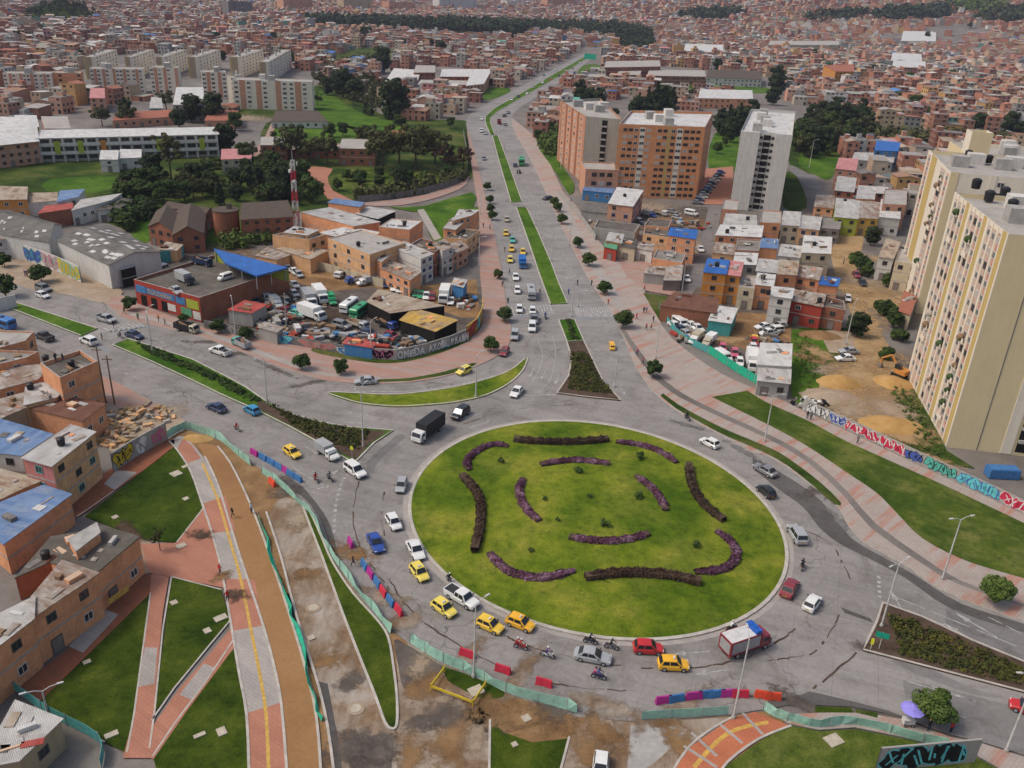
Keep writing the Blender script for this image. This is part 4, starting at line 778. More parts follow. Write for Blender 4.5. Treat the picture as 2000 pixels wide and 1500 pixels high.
RH = [
 ("brick house with blue windows and pale roof below the brown tower podium", [(1188, 398), (1236, 404), (1256, 376), (1205, 370)], 7.0, "brick_salmon", "roof_white", "FR", "b"),
 ("brick house with dark sheets at the bend of the narrow lane", [(1258, 442), (1306, 446), (1312, 430), (1268, 428)], 5.0, "brick", "roof_mud", "F", "w"),
 ("orange brick house with bright blue roof above the lane", [(1305, 460), (1358, 468), (1362, 452), (1310, 447)], 7.0, "brick", "roof_blue", "FR", "w"),
 ("low brick house with white gable end left of the blue-roofed house", [(1256, 458), (1305, 466), (1310, 446), (1262, 442)], 4.4, "brick_pale", "roof_mud", "F", "w"),
 ("green-topped kiosk house with pink wall on the wide pavement", [(1180, 482), (1204, 488), (1206, 476), (1184, 470)], 3.6, "plaster_red", "plaster_green", "F", "w"),
 ("low ochre house with zinc sheets beside the pink kiosk", [(1184, 470), (1214, 476), (1218, 460), (1190, 456)], 4.4, "plaster_orange", "zinc", "F", "w"),
 ("white house with green doors facing the wide pavement", [(1240, 484), (1274, 492), (1278, 478), (1244, 474)], 3.4, "plaster_white", "zinc_rust", "F", "t"),
 ("cream house with dark windows beside the kiosk", [(1206, 480), (1240, 486), (1244, 470), (1212, 466)], 3.8, "plaster_cream", "roof_dark", "F", "d"),
 ("brick wall house with flat top next to the green-doored house", [(1274, 506), (1332, 516), (1340, 496), (1284, 488)], 3.4, "brick", "roof_slab", "", "w"),
 ("long low sheds with grey sheets behind the fence of the old yard", [(1160, 446), (1240, 456), (1250, 440), (1168, 430)], 3.0, "plaster_grey", "roof_mud", "", "w"),
 ("dark sheet roof house beyond the yard wall by the avenue", [(1135, 412), (1190, 418), (1196, 402), (1142, 398)], 3.2, "plaster_grey", "fibre", "", "w"),
 ("ruined hut with patched tan roof on the wide pavement", [(1258, 534), (1300, 538), (1326, 524), (1268, 522)], 2.8, "plaster_grey", "zinc_rust", "", "w"),
 ("hut with grey sheets right of the ruined hut", [(1296, 548), (1330, 548), (1334, 520), (1304, 524)], 2.8, "concrete_dark", "zinc_rust", "", "w"),
 ("large brown roof of the car yard workshop", [(1290, 598), (1398, 612), (1402, 586), (1318, 574)], 3.6, "brick_dark", "roof_brown", "", "w"),
 ("open shelter with pale translucent sheets in the car yard", [(1384, 626), (1428, 632), (1440, 606), (1396, 600)], 3.2, "plaster_teal", "roof_white", "", "w"),
 ("brick house with long white zinc roof and shaded top floor", [(1398, 460), (1486, 464), (1490, 444), (1408, 442)], 7.0, "brick", "roof_white", "F", "w"),
 ("smaller zinc roofed house behind the long white zinc roof", [(1412, 440), (1478, 444), (1476, 424), (1418, 420)], 7.0, "brick", "zinc", "F", "d"),
 ("orange painted four-storey house with vivid blue roof", [(1374, 532), (1418, 536), (1424, 512), (1382, 508)], 7.8, "plaster_orange", "roof_blue", "FR", "d"),
 ("orange fronted house with pink terrace beside the vivid blue roof", [(1418, 537), (1446, 540), (1452, 516), (1424, 512)], 7.4, "plaster_orange", "roof_pink", "FR", "d"),
 ("white rooftop house behind the orange painted pair", [(1432, 516), (1476, 518), (1480, 498), (1436, 496)], 6.5, "plaster_grey", "roof_white", "F", "d"),
 ("cream three-storey house with flat roof right of the orange pair", [(1442, 562), (1474, 566), (1478, 542), (1448, 538)], 5.2, "plaster_cream", "roof_slab_pale", "FR", "d"),
 ("brick house with white sheet roof next to the cream three-storey house", [(1474, 556), (1510, 560), (1514, 540), (1480, 536)], 6.0, "brick", "roof_white", "FR", "d"),
 ("brick house with pale blue roof behind the zinc terraces", [(1484, 484), (1518, 486), (1520, 470), (1488, 468)], 6.5, "brick", "roof_blue_pale", "F", "w"),
 ("white balcony house left of the cream terrace house", [(1520, 500), (1562, 504), (1566, 484), (1526, 480)], 7.2, "plaster_white", "zinc", "F", "w"),
 ("tall cream house with zinc roof at the head of the dirt street", [(1566, 494), (1622, 496), (1624, 468), (1570, 464)], 8.4, "plaster_cream", "roof_white", "FR", "d"),
 ("brick house with dark roof below the tall cream house", [(1552, 540), (1600, 548), (1606, 526), (1556, 520)], 5.0, "brick", "zinc_rust", "F", "d"),
 ("house with bright blue roof beside the dirt street", [(1600, 556), (1636, 560), (1640, 546), (1604, 542)], 4.6, "brick", "roof_blue", "F", "d"),
 ("white house with dark windows in the row above the grass plot", [(1504, 578), (1546, 584), (1550, 566), (1508, 562)], 7.2, "plaster_white", "roof_white", "FR", "d"),
 ("dark red fronted two-storey house above the grass plot", [(1546, 588), (1606, 600), (1612, 578), (1552, 568)], 5.4, "plaster_red", "zinc_rust", "F", "w"),
 ("dark brick corner house beside the red car on the dirt street", [(1606, 600), (1650, 608), (1648, 590), (1612, 580)], 5.0, "brick_dark", "roof_mud", "F", "w"),
 ("brick house with rusty sheets at the lane crossing above the orange pair", [(1392, 494), (1432, 498), (1436, 480), (1398, 476)], 6.0, "brick_pale", "zinc_rust", "F", "w"),
 ("brick house with shaded terrace behind the long row of white roofs", [(1436, 490), (1482, 492), (1486, 470), (1440, 468)], 6.4, "brick_salmon", "roof_slab", "F", "w"),
 ("grey house with sheet roof tucked below the balcony house", [(1476, 530), (1518, 534), (1522, 512), (1482, 508)], 6.2, "plaster_grey", "zinc", "F", "d"),
 ("brick house with tan roof between grey house and cream terrace", [(1518, 536), (1556, 538), (1560, 514), (1524, 510)], 6.4, "brick", "roof_tan", "FR", "d"),
 ("long white truck shed at the lower corner of the car yard", [(1478, 712), (1544, 716), (1546, 676), (1486, 674)], 4.0, "plaster_white", "roof_white", "", "w"),
 ("small white hut at the end of the green mesh fence", [(1480, 744), (1542, 750), (1544, 722), (1482, 718)], 3.2, "plaster_grey", "zinc", "F", "w"),
 ("yellow and green two-storey house at the top of the dirt street", [(1630, 424), (1676, 428), (1678, 396), (1632, 392)], 5.6, "plaster_lime", "zinc", "F", "d"),
 ("yellow two-storey house beside the green one", [(1676, 426), (1716, 428), (1718, 400), (1678, 396)], 5.6, "plaster_yellow", "zinc_rust", "F", "d"),
 ("white two-storey house right of the yellow one", [(1716, 424), (1758, 428), (1760, 396), (1720, 394)], 5.6, "plaster_white", "roof_white", "F", "d"),
 ("brick house with tall blank wall left of the cream towers", [(1724, 400), (1770, 402), (1772, 372), (1728, 370)], 8.0, "brick_salmon", "roof_slab_pale", "F", "d"),
 ("brick house with pale roof above the yellow pair", [(1672, 388), (1708, 390), (1710, 368), (1676, 366)], 7.0, "brick", "zinc", "F", "w"),
 ("small beige villa with terrace below the cream towers", [(1748, 512), (1798, 520), (1806, 492), (1762, 480)], 7.5, "plaster_cream", "roof_slab_pale", "FR", "d"),
 ("beige annex with pale side wall beside the villa", [(1716, 502), (1745, 506), (1758, 478), (1730, 470)], 6.4, "plaster_white", "roof_tan", "F", "d"),
 ("gatehouse with red tile roof beside the cream tower", [(1755, 608), (1778, 616), (1790, 584), (1765, 572)], 3.6, "plaster_cream", "roof_tile", "F", "w"),
 ("brick house with red roof beyond the white tower's lawn", [(1632, 330), (1672, 334), (1676, 314), (1638, 312)], 6.0, "brick_salmon", "roof_pink", "F", "w"),
 ("long grey sheet roof hall near the blue-roofed house", [(1664, 312), (1744, 318), (1748, 304), (1670, 300)], 4.0, "plaster_grey", "zinc", "F", "w"),
 ("blue painted house with bright blue roof at the edge of the trees", [(1708, 294), (1754, 296), (1758, 282), (1712, 278)], 7.0, "plaster_blue", "roof_blue", "FR", "w"),
 ("brick house with grey roof just right of the white tower's road", [(1630, 372), (1668, 376), (1672, 352), (1636, 348)], 7.0, "brick_dark", "zinc", "F", "d"),
 ("house with mixed tin roofs left of the yellow pair", [(1590, 404), (1628, 408), (1630, 386), (1594, 384)], 4.4, "brick", "zinc_rust", "F", "d"),
 ("tan brick house with blue windows below the yellow pair", [(1560, 446), (1600, 450), (1604, 428), (1564, 424)], 5.0, "brick_pale", "zinc", "F", "b"),
 ("dark stained house with grey slab below the tin roofs", [(1600, 446), (1640, 450), (1644, 428), (1606, 424)], 4.4, "concrete_dark", "roof_slab", "F", "d"),
 ("brick house under the white tower with stepped slab roof", [(1484, 436), (1524, 438), (1526, 414), (1488, 412)], 6.0, "brick", "roof_slab_pale", "F", "d"),
 ("pale cream house in front of the white tower", [(1526, 440), (1562, 442), (1564, 418), (1530, 416)], 5.4, "plaster_cream", "zinc", "F", "d"),
 ("brick box house in front of the white tower's base", [(1410, 410), (1440, 412), (1442, 392), (1414, 390)], 6.0, "brick_salmon", "roof_slab_pale", "F", "d"),
]
for lb, q, h, wa, ro, wi, stl in RH:
 kd = "flat" if ro.startswith(("roof_slab", "roof_mud")) else "shed"
 nm = ("hut", "hut") if lb.split(" with")[0].endswith("hut") else ("house", "house")
 H(lb, q, h, wa, ro, kd, wi, style=stl, parapet=.35 if kd == "flat" else 0, slope=0.03, dens=2.8, name=nm[0], cat=nm[1])
def gable_hall(label, q, h, wall, roof, rise, name="warehouse", cat="warehouse", lights=0, along='F'):
 r_ = house(label, q, h, wall, roof, "gable", "", floors=1, bands=False, slope=rise, name=name, cat=cat)
 rt = Matrix.Rotation(-r_.rotation_euler[2], 3, 'Z'); base = [rt @ (G(x, y, h) - G(*q[0], h)) for x, y in q]
 if lights:
  W = (base[1] - base[0]).length; rh = rise * W / 2; rnd = random.Random(lights)
  for i in range(lights):
   u_, v_ = rnd.uniform(.08, .92), rnd.uniform(.06, .94)
   if abs(u_ - .5) < .06: continue
   z = h + rh * (1 - abs(u_ - .5) * 2) + .115; dz = rh / (W / 2) * (1 if u_ < .5 else -1)
   mb = MB(); a, b_ = 1.0, 1.7
   c_ = base[0].lerp(base[1], u_).lerp(base[3].lerp(base[2], u_), v_); mb.hexa([(c_.x + s * a / 2, c_.y + t * b_ / 2, z + s * a / 2 * dz + k) for k in (0, .05) for s, t in ((-1, -1), (1, -1), (1, 1), (-1, 1))])
   mb.build("skylight", "roof_white", r_)
 return r_
gable_hall("big dark corrugated warehouse with white skylights and open white end wall", [(212, 518), (312, 492), (215, 440), (112, 470)], 6.0, "plaster_white", "fibre", .22, lights=44)
gable_hall("rear dark corrugated warehouse with a row of skylights at the left edge", [(95, 474), (120, 440), (20, 412), (-60, 448)], 6.0, "plaster_white", "fibre", .3, lights=20)
H("orange brick lean-to with white roof at the warehouse corner", [(158, 498), (212, 525), (222, 507), (168, 486)], 5.0, "brick", "roof_white", win="F", slope=0, floors=1, name="shed", cat="shed", dens=6)
wg = H("dark open gate in the white warehouse end wall", [(236, 528), (264, 521), (264, 519), (236, 526)], 4.4, "dark_void", "steel", win="", slope=0, name="gate", cat="gate", over=.05)
for lb, q, h, wa, ro, wi in (
 ("white office with blue windows and pale blue roof behind the warehouse", [(112, 395), (152, 385), (165, 372), (118, 375)], 5.5, "plaster_white", "roof_blue_pale", "F"),
 ("low white hall with blue-grey roof beside the office", [(140, 412), (215, 392), (238, 380), (160, 392)], 4.5, "plaster_white", "zinc", "F"),
 ("shed with long red rusty roof behind the warehouse", [(75, 418), (140, 408), (142, 398), (90, 404)], 4.5, "brick_dark", "roof_red", ""),
 ("dark gabled shed among the bushes behind the warehouse", [(190, 412), (232, 408), (262, 392), (215, 388)], 3.5, "plaster_white", "roof_dark", "F"),
 ("white yard shed with striped tan roofs near the left edge", [(30, 400), (110, 392), (112, 378), (40, 380)], 4.0, "plaster_white", "roof_tan", "F"),
 ("ochre two-storey house at the left edge below the curved school", [(-30, 392), (52, 390), (54, 368), (-30, 366)], 5.5, "plaster_orange", "roof_tan", "F"),
 ("white workshop with dark openings at the left edge by the hedge", [(-40, 475), (58, 460), (66, 446), (-40, 450)], 5.0, "plaster_white", "zinc_rust", "F"),
 ("small hut with tan roof behind the teal fence", [(312, 488), (345, 490), (356, 480), (326, 474)], 3.0, "brick_pale", "roof_tan", ""),
): H(lb, q, h, wa, ro, win=wi, slope=.02, floors=1 if h < 5 else 2, style="b" if "blue win" in lb else "w")
sh = H("corner shop painted red and blue under a rooftop vehicle deck", [(262, 552), (390, 588), (564, 530), (430, 500)], 5.0, "brick_dark", "roof_mud", kind="flat", win="", parapet=.8, front="plaster_red", floors=1, bands=False, name="shop", cat="shop")
P0, P1 = Vector((0, 0, 0)), (G(390, 588, 5) - G(262, 552, 5)); W_ = Vector((P1.x, P1.y, 0)).length
pan = []
for a, b_, z0, z1, mt in ((.02, .18, 3.0, 4.7, "plaster_blue"), (.19, .62, 3.2, 4.6, "plaster_blue"), (.64, .78, 3.0, 4.6, "plaster_blue"), (.80, .98, 2.7, 4.7, "plaster_lime"), (.70, .86, .6, 2.4, "plaster_green"), (.88, .99, .4, 2.2, "plaster_white"), (.5, .62, .7, 2.3, "plaster_white")):
 mb = MB(); mb.box(a * W_, b_ * W_, -.09, -.003, z0, z1); mb.build("painted_panel", mt, sh)
for a in (.08, .24, .40):
 mb = MB(); mb.box(a * W_, (a + .09) * W_, -.05, -.002, 0.05, 2.5); mb.build("shutter", "dark_void", sh)
def text_part(txt, parent, loc, size, mat, rx=math.pi / 2, rz=0.0, ext=0.02, name="lettering", align='LEFT', sx=1.0, off=0.0):
 cu = bpy.data.curves.new(name, 'FONT'); cu.body = txt; cu.size = size; cu.extrude = ext; cu.offset = off; cu.align_x = align
 tmp = bpy.data.objects.new("tmp", cu); COL.objects.link(tmp)
 dg = bpy.context.evaluated_depsgraph_get(); me = bpy.data.meshes.new_from_object(tmp.evaluated_get(dg))
 bpy.data.objects.remove(tmp); me.materials.clear(); me.materials.append(MATS[mat])
 o = bpy.data.objects.new(name, me); COL.objects.link(o)
 if parent: o.parent = parent
 o.location = loc; o.rotation_euler = (rx, 0, rz); o.scale = (sx, 1, 1); return o
text_part("TOLDERIA", sh, (.20 * W_, -.10, 3.42), 1.25, "paint_yellow", sx=W_ * .4 / 6.2)
cq = [G(*p, 8.0) for p in ((440, 516), (502, 541), (562, 525), (418, 488))]
cr = empty("canopy", (cq[0].x, cq[0].y, 0)); tag(cr, "tall bright blue sheet canopy on posts over the rooftop deck", "canopy")
mb = MB(); mb.hexa([tuple(p - Vector((cq[0].x, cq[0].y, 0)) + Vector((0, 0, dz))) for dz in (0, .35) for p in cq]); mb.build("roof", "roof_blue", cr)
for i, p in enumerate(cq + [(cq[1] + cq[2]) / 2, (cq[0] + cq[1]) / 2]):
 mb = MB(); q_ = p - Vector((cq[0].x, cq[0].y, 0)); q_ = q_ + (sum(cq, Vector()) / 4 - p).normalized() * .6; mb.cyl((q_.x, q_.y, 5), (q_.x, q_.y, 7.99), .12, .12, 6); mb.build("post", "steel", cr)
mb = MB(); bq = [p - Vector((cq[0].x, cq[0].y, 0)) for p in (cq[3], cq[2])]; mb.hexa([(bq[0].x, bq[0].y, 4.9), (bq[1].x, bq[1].y, 4.9), (bq[1].x, bq[1].y + .3, 4.9), (bq[0].x, bq[0].y + .3, 4.9), (bq[0].x, bq[0].y, 7.5), (bq[1].x, bq[1].y, 7.5), (bq[1].x, bq[1].y + .3, 7.5), (bq[0].x, bq[0].y + .3, 7.5)]); mb.build("back_wall", "plaster_lime", cr)
for lb, q, h, rise in (("left wing of the dark brick convent with shingled roof", [(290, 442), (336, 452), (350, 418), (306, 412)], 5.0, .45),
 ("front gabled wing of the brick convent with shingled roof", [(336, 460), (398, 456), (402, 412), (345, 412)], 5.0, .55),
 ("rear wing of the brick convent running behind the gable", [(400, 418), (420, 408), (340, 396), (320, 404)], 5.0, .3)):
 H(lb, q, h, "brick_dark", "roof_shingle", "gable", "FR", floors=2, bands=False, slope=rise, name="convent", cat="convent", style="d")
H("long three-storey brick wing of the convent below the mast", [(470, 430), (572, 424), (562, 402), (474, 408)], 6.5, "brick_dark", "roof_shingle", "shed", "F", floors=3, bands=False, slope=.12, name="convent", cat="convent", style="d", dens=2.6)
tw = empty("brick_tower", G(445, 458)); tag(tw, "round red brick tower joining the convent wings", "tower")
mb = MB(); mb.cyl((0, 0, -.1), (0, 0, 7.2), 3.6, 3.6, 28); mb.build("wall", "brick_dark", tw); mb = MB(); mb.cyl((0, 0, 7.2), (0, 0, 7.5), 3.75, 3.75, 28); mb.box(.3, 1.5, .2, 1.2, 7.5, 9); mb.build("roof", "roof_shingle", tw)
def school():
 r = H("long two-storey school with white metal roof and open galleries", [(75, 271), (424, 263), (421, 251), (82, 257)], 8.6, "plaster_grey", "roof_white", "shed", "", floors=3, bands=True, slope=.03, over=.7, name="school", cat="school")
 A = G(75, 270, 9); B = G(424, 262, 9); L = (B - A).length
 for k in range(17):
  mb = MB(); x = L * k / 16; mb.box(x - .25, x + .25, -1.2, -.7, -.1, 9.0); mb.build("column", "plaster_white", r)
 for z in (3.0, 6.0):
  mb = MB(); mb.box(0, L, -1.6, -.031, z - .15, z + .15); mb.box(0, L, -1.62, -1.5, z + .15, z + 1.0); mb.build("gallery", "plaster_white", r)
 for k in range(16):
  for z in (.9, 3.9, 6.9):
   put_window(r, (0, 0), Vector((1, 0, 0)), Vector((0, -1, 0)), L * (k + .5) / 16, z + .7, 2.8, 1.3, "d")
 for k in (1, 3, 5, 10, 14):
  mb = MB(); x = L * (k + .5) / 16; mb.box(x - 1, x + 1, -1.75, -1.63, 3.2, 7.8); mb.build("panel", "plaster_lime" if k != 5 else "plaster_orange", r)
school()
H("curved brick school hall with domed white roof at the left edge", [(-40, 288), (74, 276), (70, 252), (-40, 250)], 8.0, "brick_salmon", "roof_white", "shed", "F", floors=3, slope=.1, over=.8, name="school", cat="school", style="d")
for lb, q, h, wa, ro in (("left one of two small white halls before the school", [(195, 312), (230, 312), (232, 298), (198, 298)], 4.5, "plaster_white", "roof_white"),
 ("right one of two small white halls before the school", [(230, 310), (276, 308), (276, 296), (236, 296)], 4, "plaster_white", "roof_white"),
 ("salmon house with pink terraces beside the school garden", [(432, 312), (490, 310), (492, 295), (434, 296)], 5.0, "plaster_cream", "roof_pink"),
 ("low hall with long red tile roof behind the school", [(220, 236), (345, 228), (342, 218), (230, 224)], 3.5, "brick_salmon", "roof_tile"),
 ("low hall with red tile roof right of the school trees", [(400, 236), (470, 236), (465, 222), (410, 220)], 3.5, "brick_salmon", "roof_tile"),
 ("brown long-roofed hall below the striped apartment slab", [(530, 238), (640, 238), (620, 222), (540, 222)], 3.0, "plaster_white", "roof_shingle"),
 ("brick park library with pale slab roof among the trees", [(662, 290), (732, 292), (736, 272), (668, 272)], 6.5, "brick_dark", "roof_slab_pale"),
 ("brick pavilion with pale roof left of the park library", [(508, 284), (560, 284), (556, 268), (510, 268)], 6.0, "brick_dark", "roof_slab_pale"),
 ("pale low annex joining park pavilion and library", [(560, 292), (662, 294), (664, 284), (560, 282)], 3.5, "brick_dark", "roof_tan"),
 ("teal-sided shed above the school trees", [(292, 212), (318, 212), (316, 196), (296, 196)], 5, "plaster_teal", "zinc"),
 ("pale grey block with white crown below the apartment slabs", [(338, 205), (398, 205), (398, 180), (346, 180)], 8, "plaster_grey", "roof_white"),
 ("brick building with pink roof below the apartment slabs", [(175, 192), (205, 192), (205, 178), (178, 178)], 7, "brick_salmon", "roof_pink"),
 ("orange-brick house beyond the school's left end", [(88, 252), (138, 252), (132, 228), (80, 228)], 8, "brick_salmon", "roof_slab_pale"),
 ("lime-walled house beyond the school's left end", [(28, 252), (76, 248), (72, 232), (30, 232)], 6, "plaster_lime", "roof_white"),
 ("school with square white roofs around a courtyard by the avenue bend", [(752, 160), (815, 158), (822, 146), (770, 142)], 6, "brick_salmon", "roof_white"),
 ("long brick school wing with pale roof by the avenue bend", [(815, 166), (920, 166), (918, 158), (822, 156)], 5.5, "brick_dark", "roof_slab_pale"),
 ("rear school wing with white roof by the avenue bend", [(860, 150), (958, 150), (956, 140), (864, 140)], 6, "brick_dark", "roof_white"),
 ("right school wing with white roof turning to the avenue", [(910, 168), (945, 164), (958, 148), (920, 150)], 6, "brick_salmon", "roof_white"),
 ("three-storey brick block above the courtyard school", [(808, 142), (850, 142), (850, 128), (812, 128)], 9, "brick_dark", "roof_slab_pale"),
 ("long three-storey brick school beyond the green pitch", [(1180, 132), (1290, 130), (1288, 118), (1184, 120)], 9, "brick_dark", "roof_slab_pale"),
 ("brick school hall with pale hipped roof in front of the long school", [(1204, 148), (1250, 146), (1254, 136), (1210, 136)], 6, "brick_dark", "roof_slab_pale"),
 ("long low brick school wing with flat pale roof", [(1264, 148), (1378, 150), (1376, 138), (1268, 136)], 6, "brick_dark", "roof_slab_pale"),
 ("white walled school wing at the pitch's right end", [(1380, 152), (1488, 156), (1486, 144), (1382, 142)], 5.5, "plaster_white", "roof_shingle"),
 ("long brick hall with white roof behind the orange tower", [(1364, 192), (1470, 194), (1468, 182), (1368, 180)], 6, "brick", "roof_white"),
 ("white store building with big white sign wall on the far right", [(1760, 80), (1828, 81), (1826, 72), (1762, 71)], 12, "plaster_white", "roof_white"),
 ("bright red store block beside the big white store", [(1857, 78), (1883, 78), (1882, 71), (1859, 71)], 12, "plaster_red", "roof_red"),
 ("long cream arcade building on the far right", [(1500, 88), (1640, 88), (1638, 80), (1504, 80)], 8, "plaster_cream", "roof_slab_pale"),
 ("orange corner block among the far brick rows", [(1632, 140), (1668, 140), (1666, 130), (1608, 132)], 12, "plaster_orange", "roof_tile"),
 ("long white-roofed market hall beyond the pitch", [(1336, 100), (1412, 102), (1412, 94), (1338, 92)], 6, "plaster_cream", "roof_white"),
 ("white twin-roofed hall in the far right rows", [(1740, 118), (1800, 120), (1798, 112), (1742, 110)], 7, "plaster_white", "roof_white"),
 ("brick hall with white lean-to roof in the far right rows", [(1742, 132), (1808, 134), (1806, 126), (1744, 124)], 6, "brick_salmon", "roof_white"),
 ): H(lb, q, h, wa, ro, "shed" if not ro.startswith("roof_slab") else "flat", "F", slope=.05, name="school" if "school" in lb.split(" with")[0] or "school wing" in lb else ("hall" if "hall" in lb else "building"), cat="building", style="d", dens=3.4, bands=True)
# APARTMENT TOWERS
def tower(label, px, h, walls, floors, spec, roof="roof_slab_pale", name="apartment_tower", back=None, z0=0, cat="apartment tower", group=None, roofbits=2, par=.9, maxw=100):
 """px: base FL, FR at ground; back: depth in metres (perpendicular) or list of world points. spec: {face: [(width share, type)...]}"""
 A, B = (G(*px[0]), G(*px[1])) if not isinstance(px[0], Vector) else px
 rz = math.atan2(B.y - A.y, B.x - A.x); L = Vector((B.x - A.x, B.y - A.y)).length
 r = empty(name, A, rz); tag(r, label, cat, group)
 if isinstance(back, (list, tuple)):
  rt = Matrix.Rotation(-rz, 3, 'Z'); base = [Vector((0, 0, 0)), Vector((L, 0, 0))] + [rt @ Vector((q.x - A.x, q.y - A.y, 0)) for q in back]
  back = base[2].y
 else: base = [Vector((0, 0, 0)), Vector((L, 0, 0)), Vector((L, back, 0)), Vector((0, back, 0))]
 OCC.append([(A.x + math.cos(rz) * p.x - math.sin(rz) * p.y, A.y + math.sin(rz) * p.x + math.cos(rz) * p.y) for p in base])
 ctr = sum(base, Vector()) / 4
 mb = MB(); i = 0
 for k in range(4):
  a, b_ = base[k], base[(k + 1) % 4]; mb.quad((a.x, a.y, -.2), (b_.x, b_.y, -.2), (b_.x, b_.y, h + par), (a.x, a.y, h + par), k)
 e = .3
 for k in range(4):
  a, b_ = base[k], base[(k + 1) % 4]; ia = a + (ctr - a).normalized() * e * 1.4; ib = b_ + (ctr - b_).normalized() * e * 1.4
  mb.quad((a.x, a.y, h + par), (b_.x, b_.y, h + par), (ib.x, ib.y, h + par), (ia.x, ia.y, h + par), 4); mb.quad((ia.x, ia.y, h + par), (ib.x, ib.y, h + par), (ib.x, ib.y, h), (ia.x, ia.y, h), k)
 mb.build("wall", [walls[0], walls[1], walls[0], walls[-1], "concrete"], r)
 rb = MB(); rb.poly([(p.x, p.y, h + .01) for p in [q + (ctr - q).normalized() * .42 for q in base]]); rb.build("roof", roof, r)
 rnd = random.Random(int(h * 100 + L * 10)); cnt = [0]; more = MB(); fh = h / floors
 for k in range(roofbits):
  s = min(3.2, L * .2); u_, v_ = (k + .5 + rnd.uniform(-.2, .2)) / roofbits, rnd.uniform(.2, .7); q_ = base[0].lerp(base[1], v_ * .8).lerp(base[3].lerp(base[2], v_ * .8), .05 + u_ * .8); bx, by = q_.x, q_.y
  mb = MB(); mb.box(bx, bx + s, by, by + s * 1.2, h + .012, h + 2.6); mb.build("roof_house", "tower_white" if k % 2 else "concrete", r)
 for nm, a, b_, t, n, l in faces_of(base):
  if nm not in spec: continue
  tot = sum(x[0] for x in spec[nm]); s = 0.0
  F_ = lambda s_, o_, z_: (a.x + t.x * s_ + n.x * o_, a.y + t.y * s_ + n.y * o_, z_)
  def slab(s0, s1, o0, o1, z0_, z1_, pname, m):
   mb = MB(); mb.hexa([F_(s0, o1, z0_), F_(s1, o1, z0_), F_(s1, o0, z0_), F_(s0, o0, z0_), F_(s0, o1, z1_), F_(s1, o1, z1_), F_(s1, o0, z1_), F_(s0, o0, z1_)]); return mb.build(pname, m, r)
  for wd, ty in spec[nm]:
   w_ = wd / tot * l; s1 = s + w_
   if ty.startswith("band:"): slab(s + .004, s1 - .004, .0, .06, 0, h + par - .05, "facade_band", ty[5:])
   elif ty.startswith("pil:"): slab(s, s1, .0, .14, 0, h + par + .05, "pilaster", ty[4:])
   elif ty.startswith("bay:"): slab(s, s1, .0, 1.6, 0, h + par, "bay", ty[4:])
   elif ty == "void":
    slab(s, s1, .0, .05, .5, h, "shaft", "dark_void")
    for f in range(floors): slab(s + .05, s1 - .05, .05, .5, f * fh - .1, f * fh + .45, "landing", "concrete") if f and cnt[0] < maxw else None
   elif ty[0] in "wdbtco" and (len(ty) == 1 or ty[1] == ":"):
    und = ty[2:] if len(ty) > 2 else None
    for f in range(floors):
     z = f * fh + fh * .56; ww, hh = min(w_ * .74, 1.9), fh * .46
     stl = ty[0] if rnd.random() < .72 else rnd.choice("cdw")
     if cnt[0] < maxw: put_window(r, a, t, n, (s + s1) / 2, z, ww, hh, stl, .03); cnt[0] += 1
     else:
      q = [F_((s + s1) / 2 + sx * ww / 2, .05, z + sz * hh / 2) for sx, sz in ((-1, -1), (1, -1), (1, 1), (-1, 1))]; more.quad(*q, 1 if rnd.random() < .3 else 0)
    if und: slab((s + s1) / 2 - w_ * .40, (s + s1) / 2 + w_ * .40, .0, .02, .3, h, "window_strip", und)
   elif ty == "balc":
    slab(s, s1, 0, .015, .3, h, "recess", "panel_pink")
    for f in range(1, floors):
     z = f * fh; put_window(r, a, t, n, (s + s1) / 2, z + fh * .55, w_ * .6, fh * .5, rnd.choice('cdw'), .03)
     if rnd.random() < .5: continue
     mb = MB()
     for (o0, o1, z0_, z1_, m_) in ((.0, .55, z - .08, z + .08, 0), (.45, .55, z + .08, z + .8, 1)):
      mb.hexa([F_(s, o1, z0_), F_(s1, o1, z0_), F_(s1, o0, z0_), F_(s, o0, z0_), F_(s, o1, z1_), F_(s1, o1, z1_), F_(s1, o0, z1_), F_(s, o0, z1_)], m_)
     q = s + w_ * rnd.uniform(.2, .8)
     if rnd.random() < .8: mb.ball(F_(q, .5, z + .75), rnd.uniform(.4, .8), 7, 5, rnd.choice((3, 4, 5)), 1.0)
     if rnd.random() < .3: mb.ball(F_(s + w_ * rnd.uniform(.1, .9), .6, z + .6), rnd.uniform(.25, .5), 6, 4, rnd.choice((3, 4, 5)), 1.2)
     if f: mb.build("balcony", ["tower_pale", "tower_pale", "tower_brick", "balcony_plant", "timber", "curtain", "dark_void"], r)
   s = s1
 if more.f: o = more.build("windows", ["window_glass", "curtain"], r); o["kind"] = "stuff"
 return r
plain("balcony_plant", (0.05, 0.085, 0.03), 0.9, .2, .5, 3)
plain("panel_pink", (0.50, 0.36, 0.29), 0.85, .2, .2, 1.0)
plain("panel_red", (0.46, 0.25, 0.20), 0.8, .2, .3, 1.0)
_mod = [(1.3, "pil:tower_pale"), (2.0, "w:panel_pink"), (.7, "pil:tower_pale"), (2.6, "balc"), (.7, "pil:tower_pale"), (2.0, "w:panel_red"), (.5, "pil:tower_pale"), (2.3, "band:tower_gold")]
CA, CB = G(1849, 872), G(1772, 735)
tdir = (CA - CB).normalized(); nrm = Vector((-tdir.y, tdir.x, 0))        # left face runs from far (CB) to near (CA)
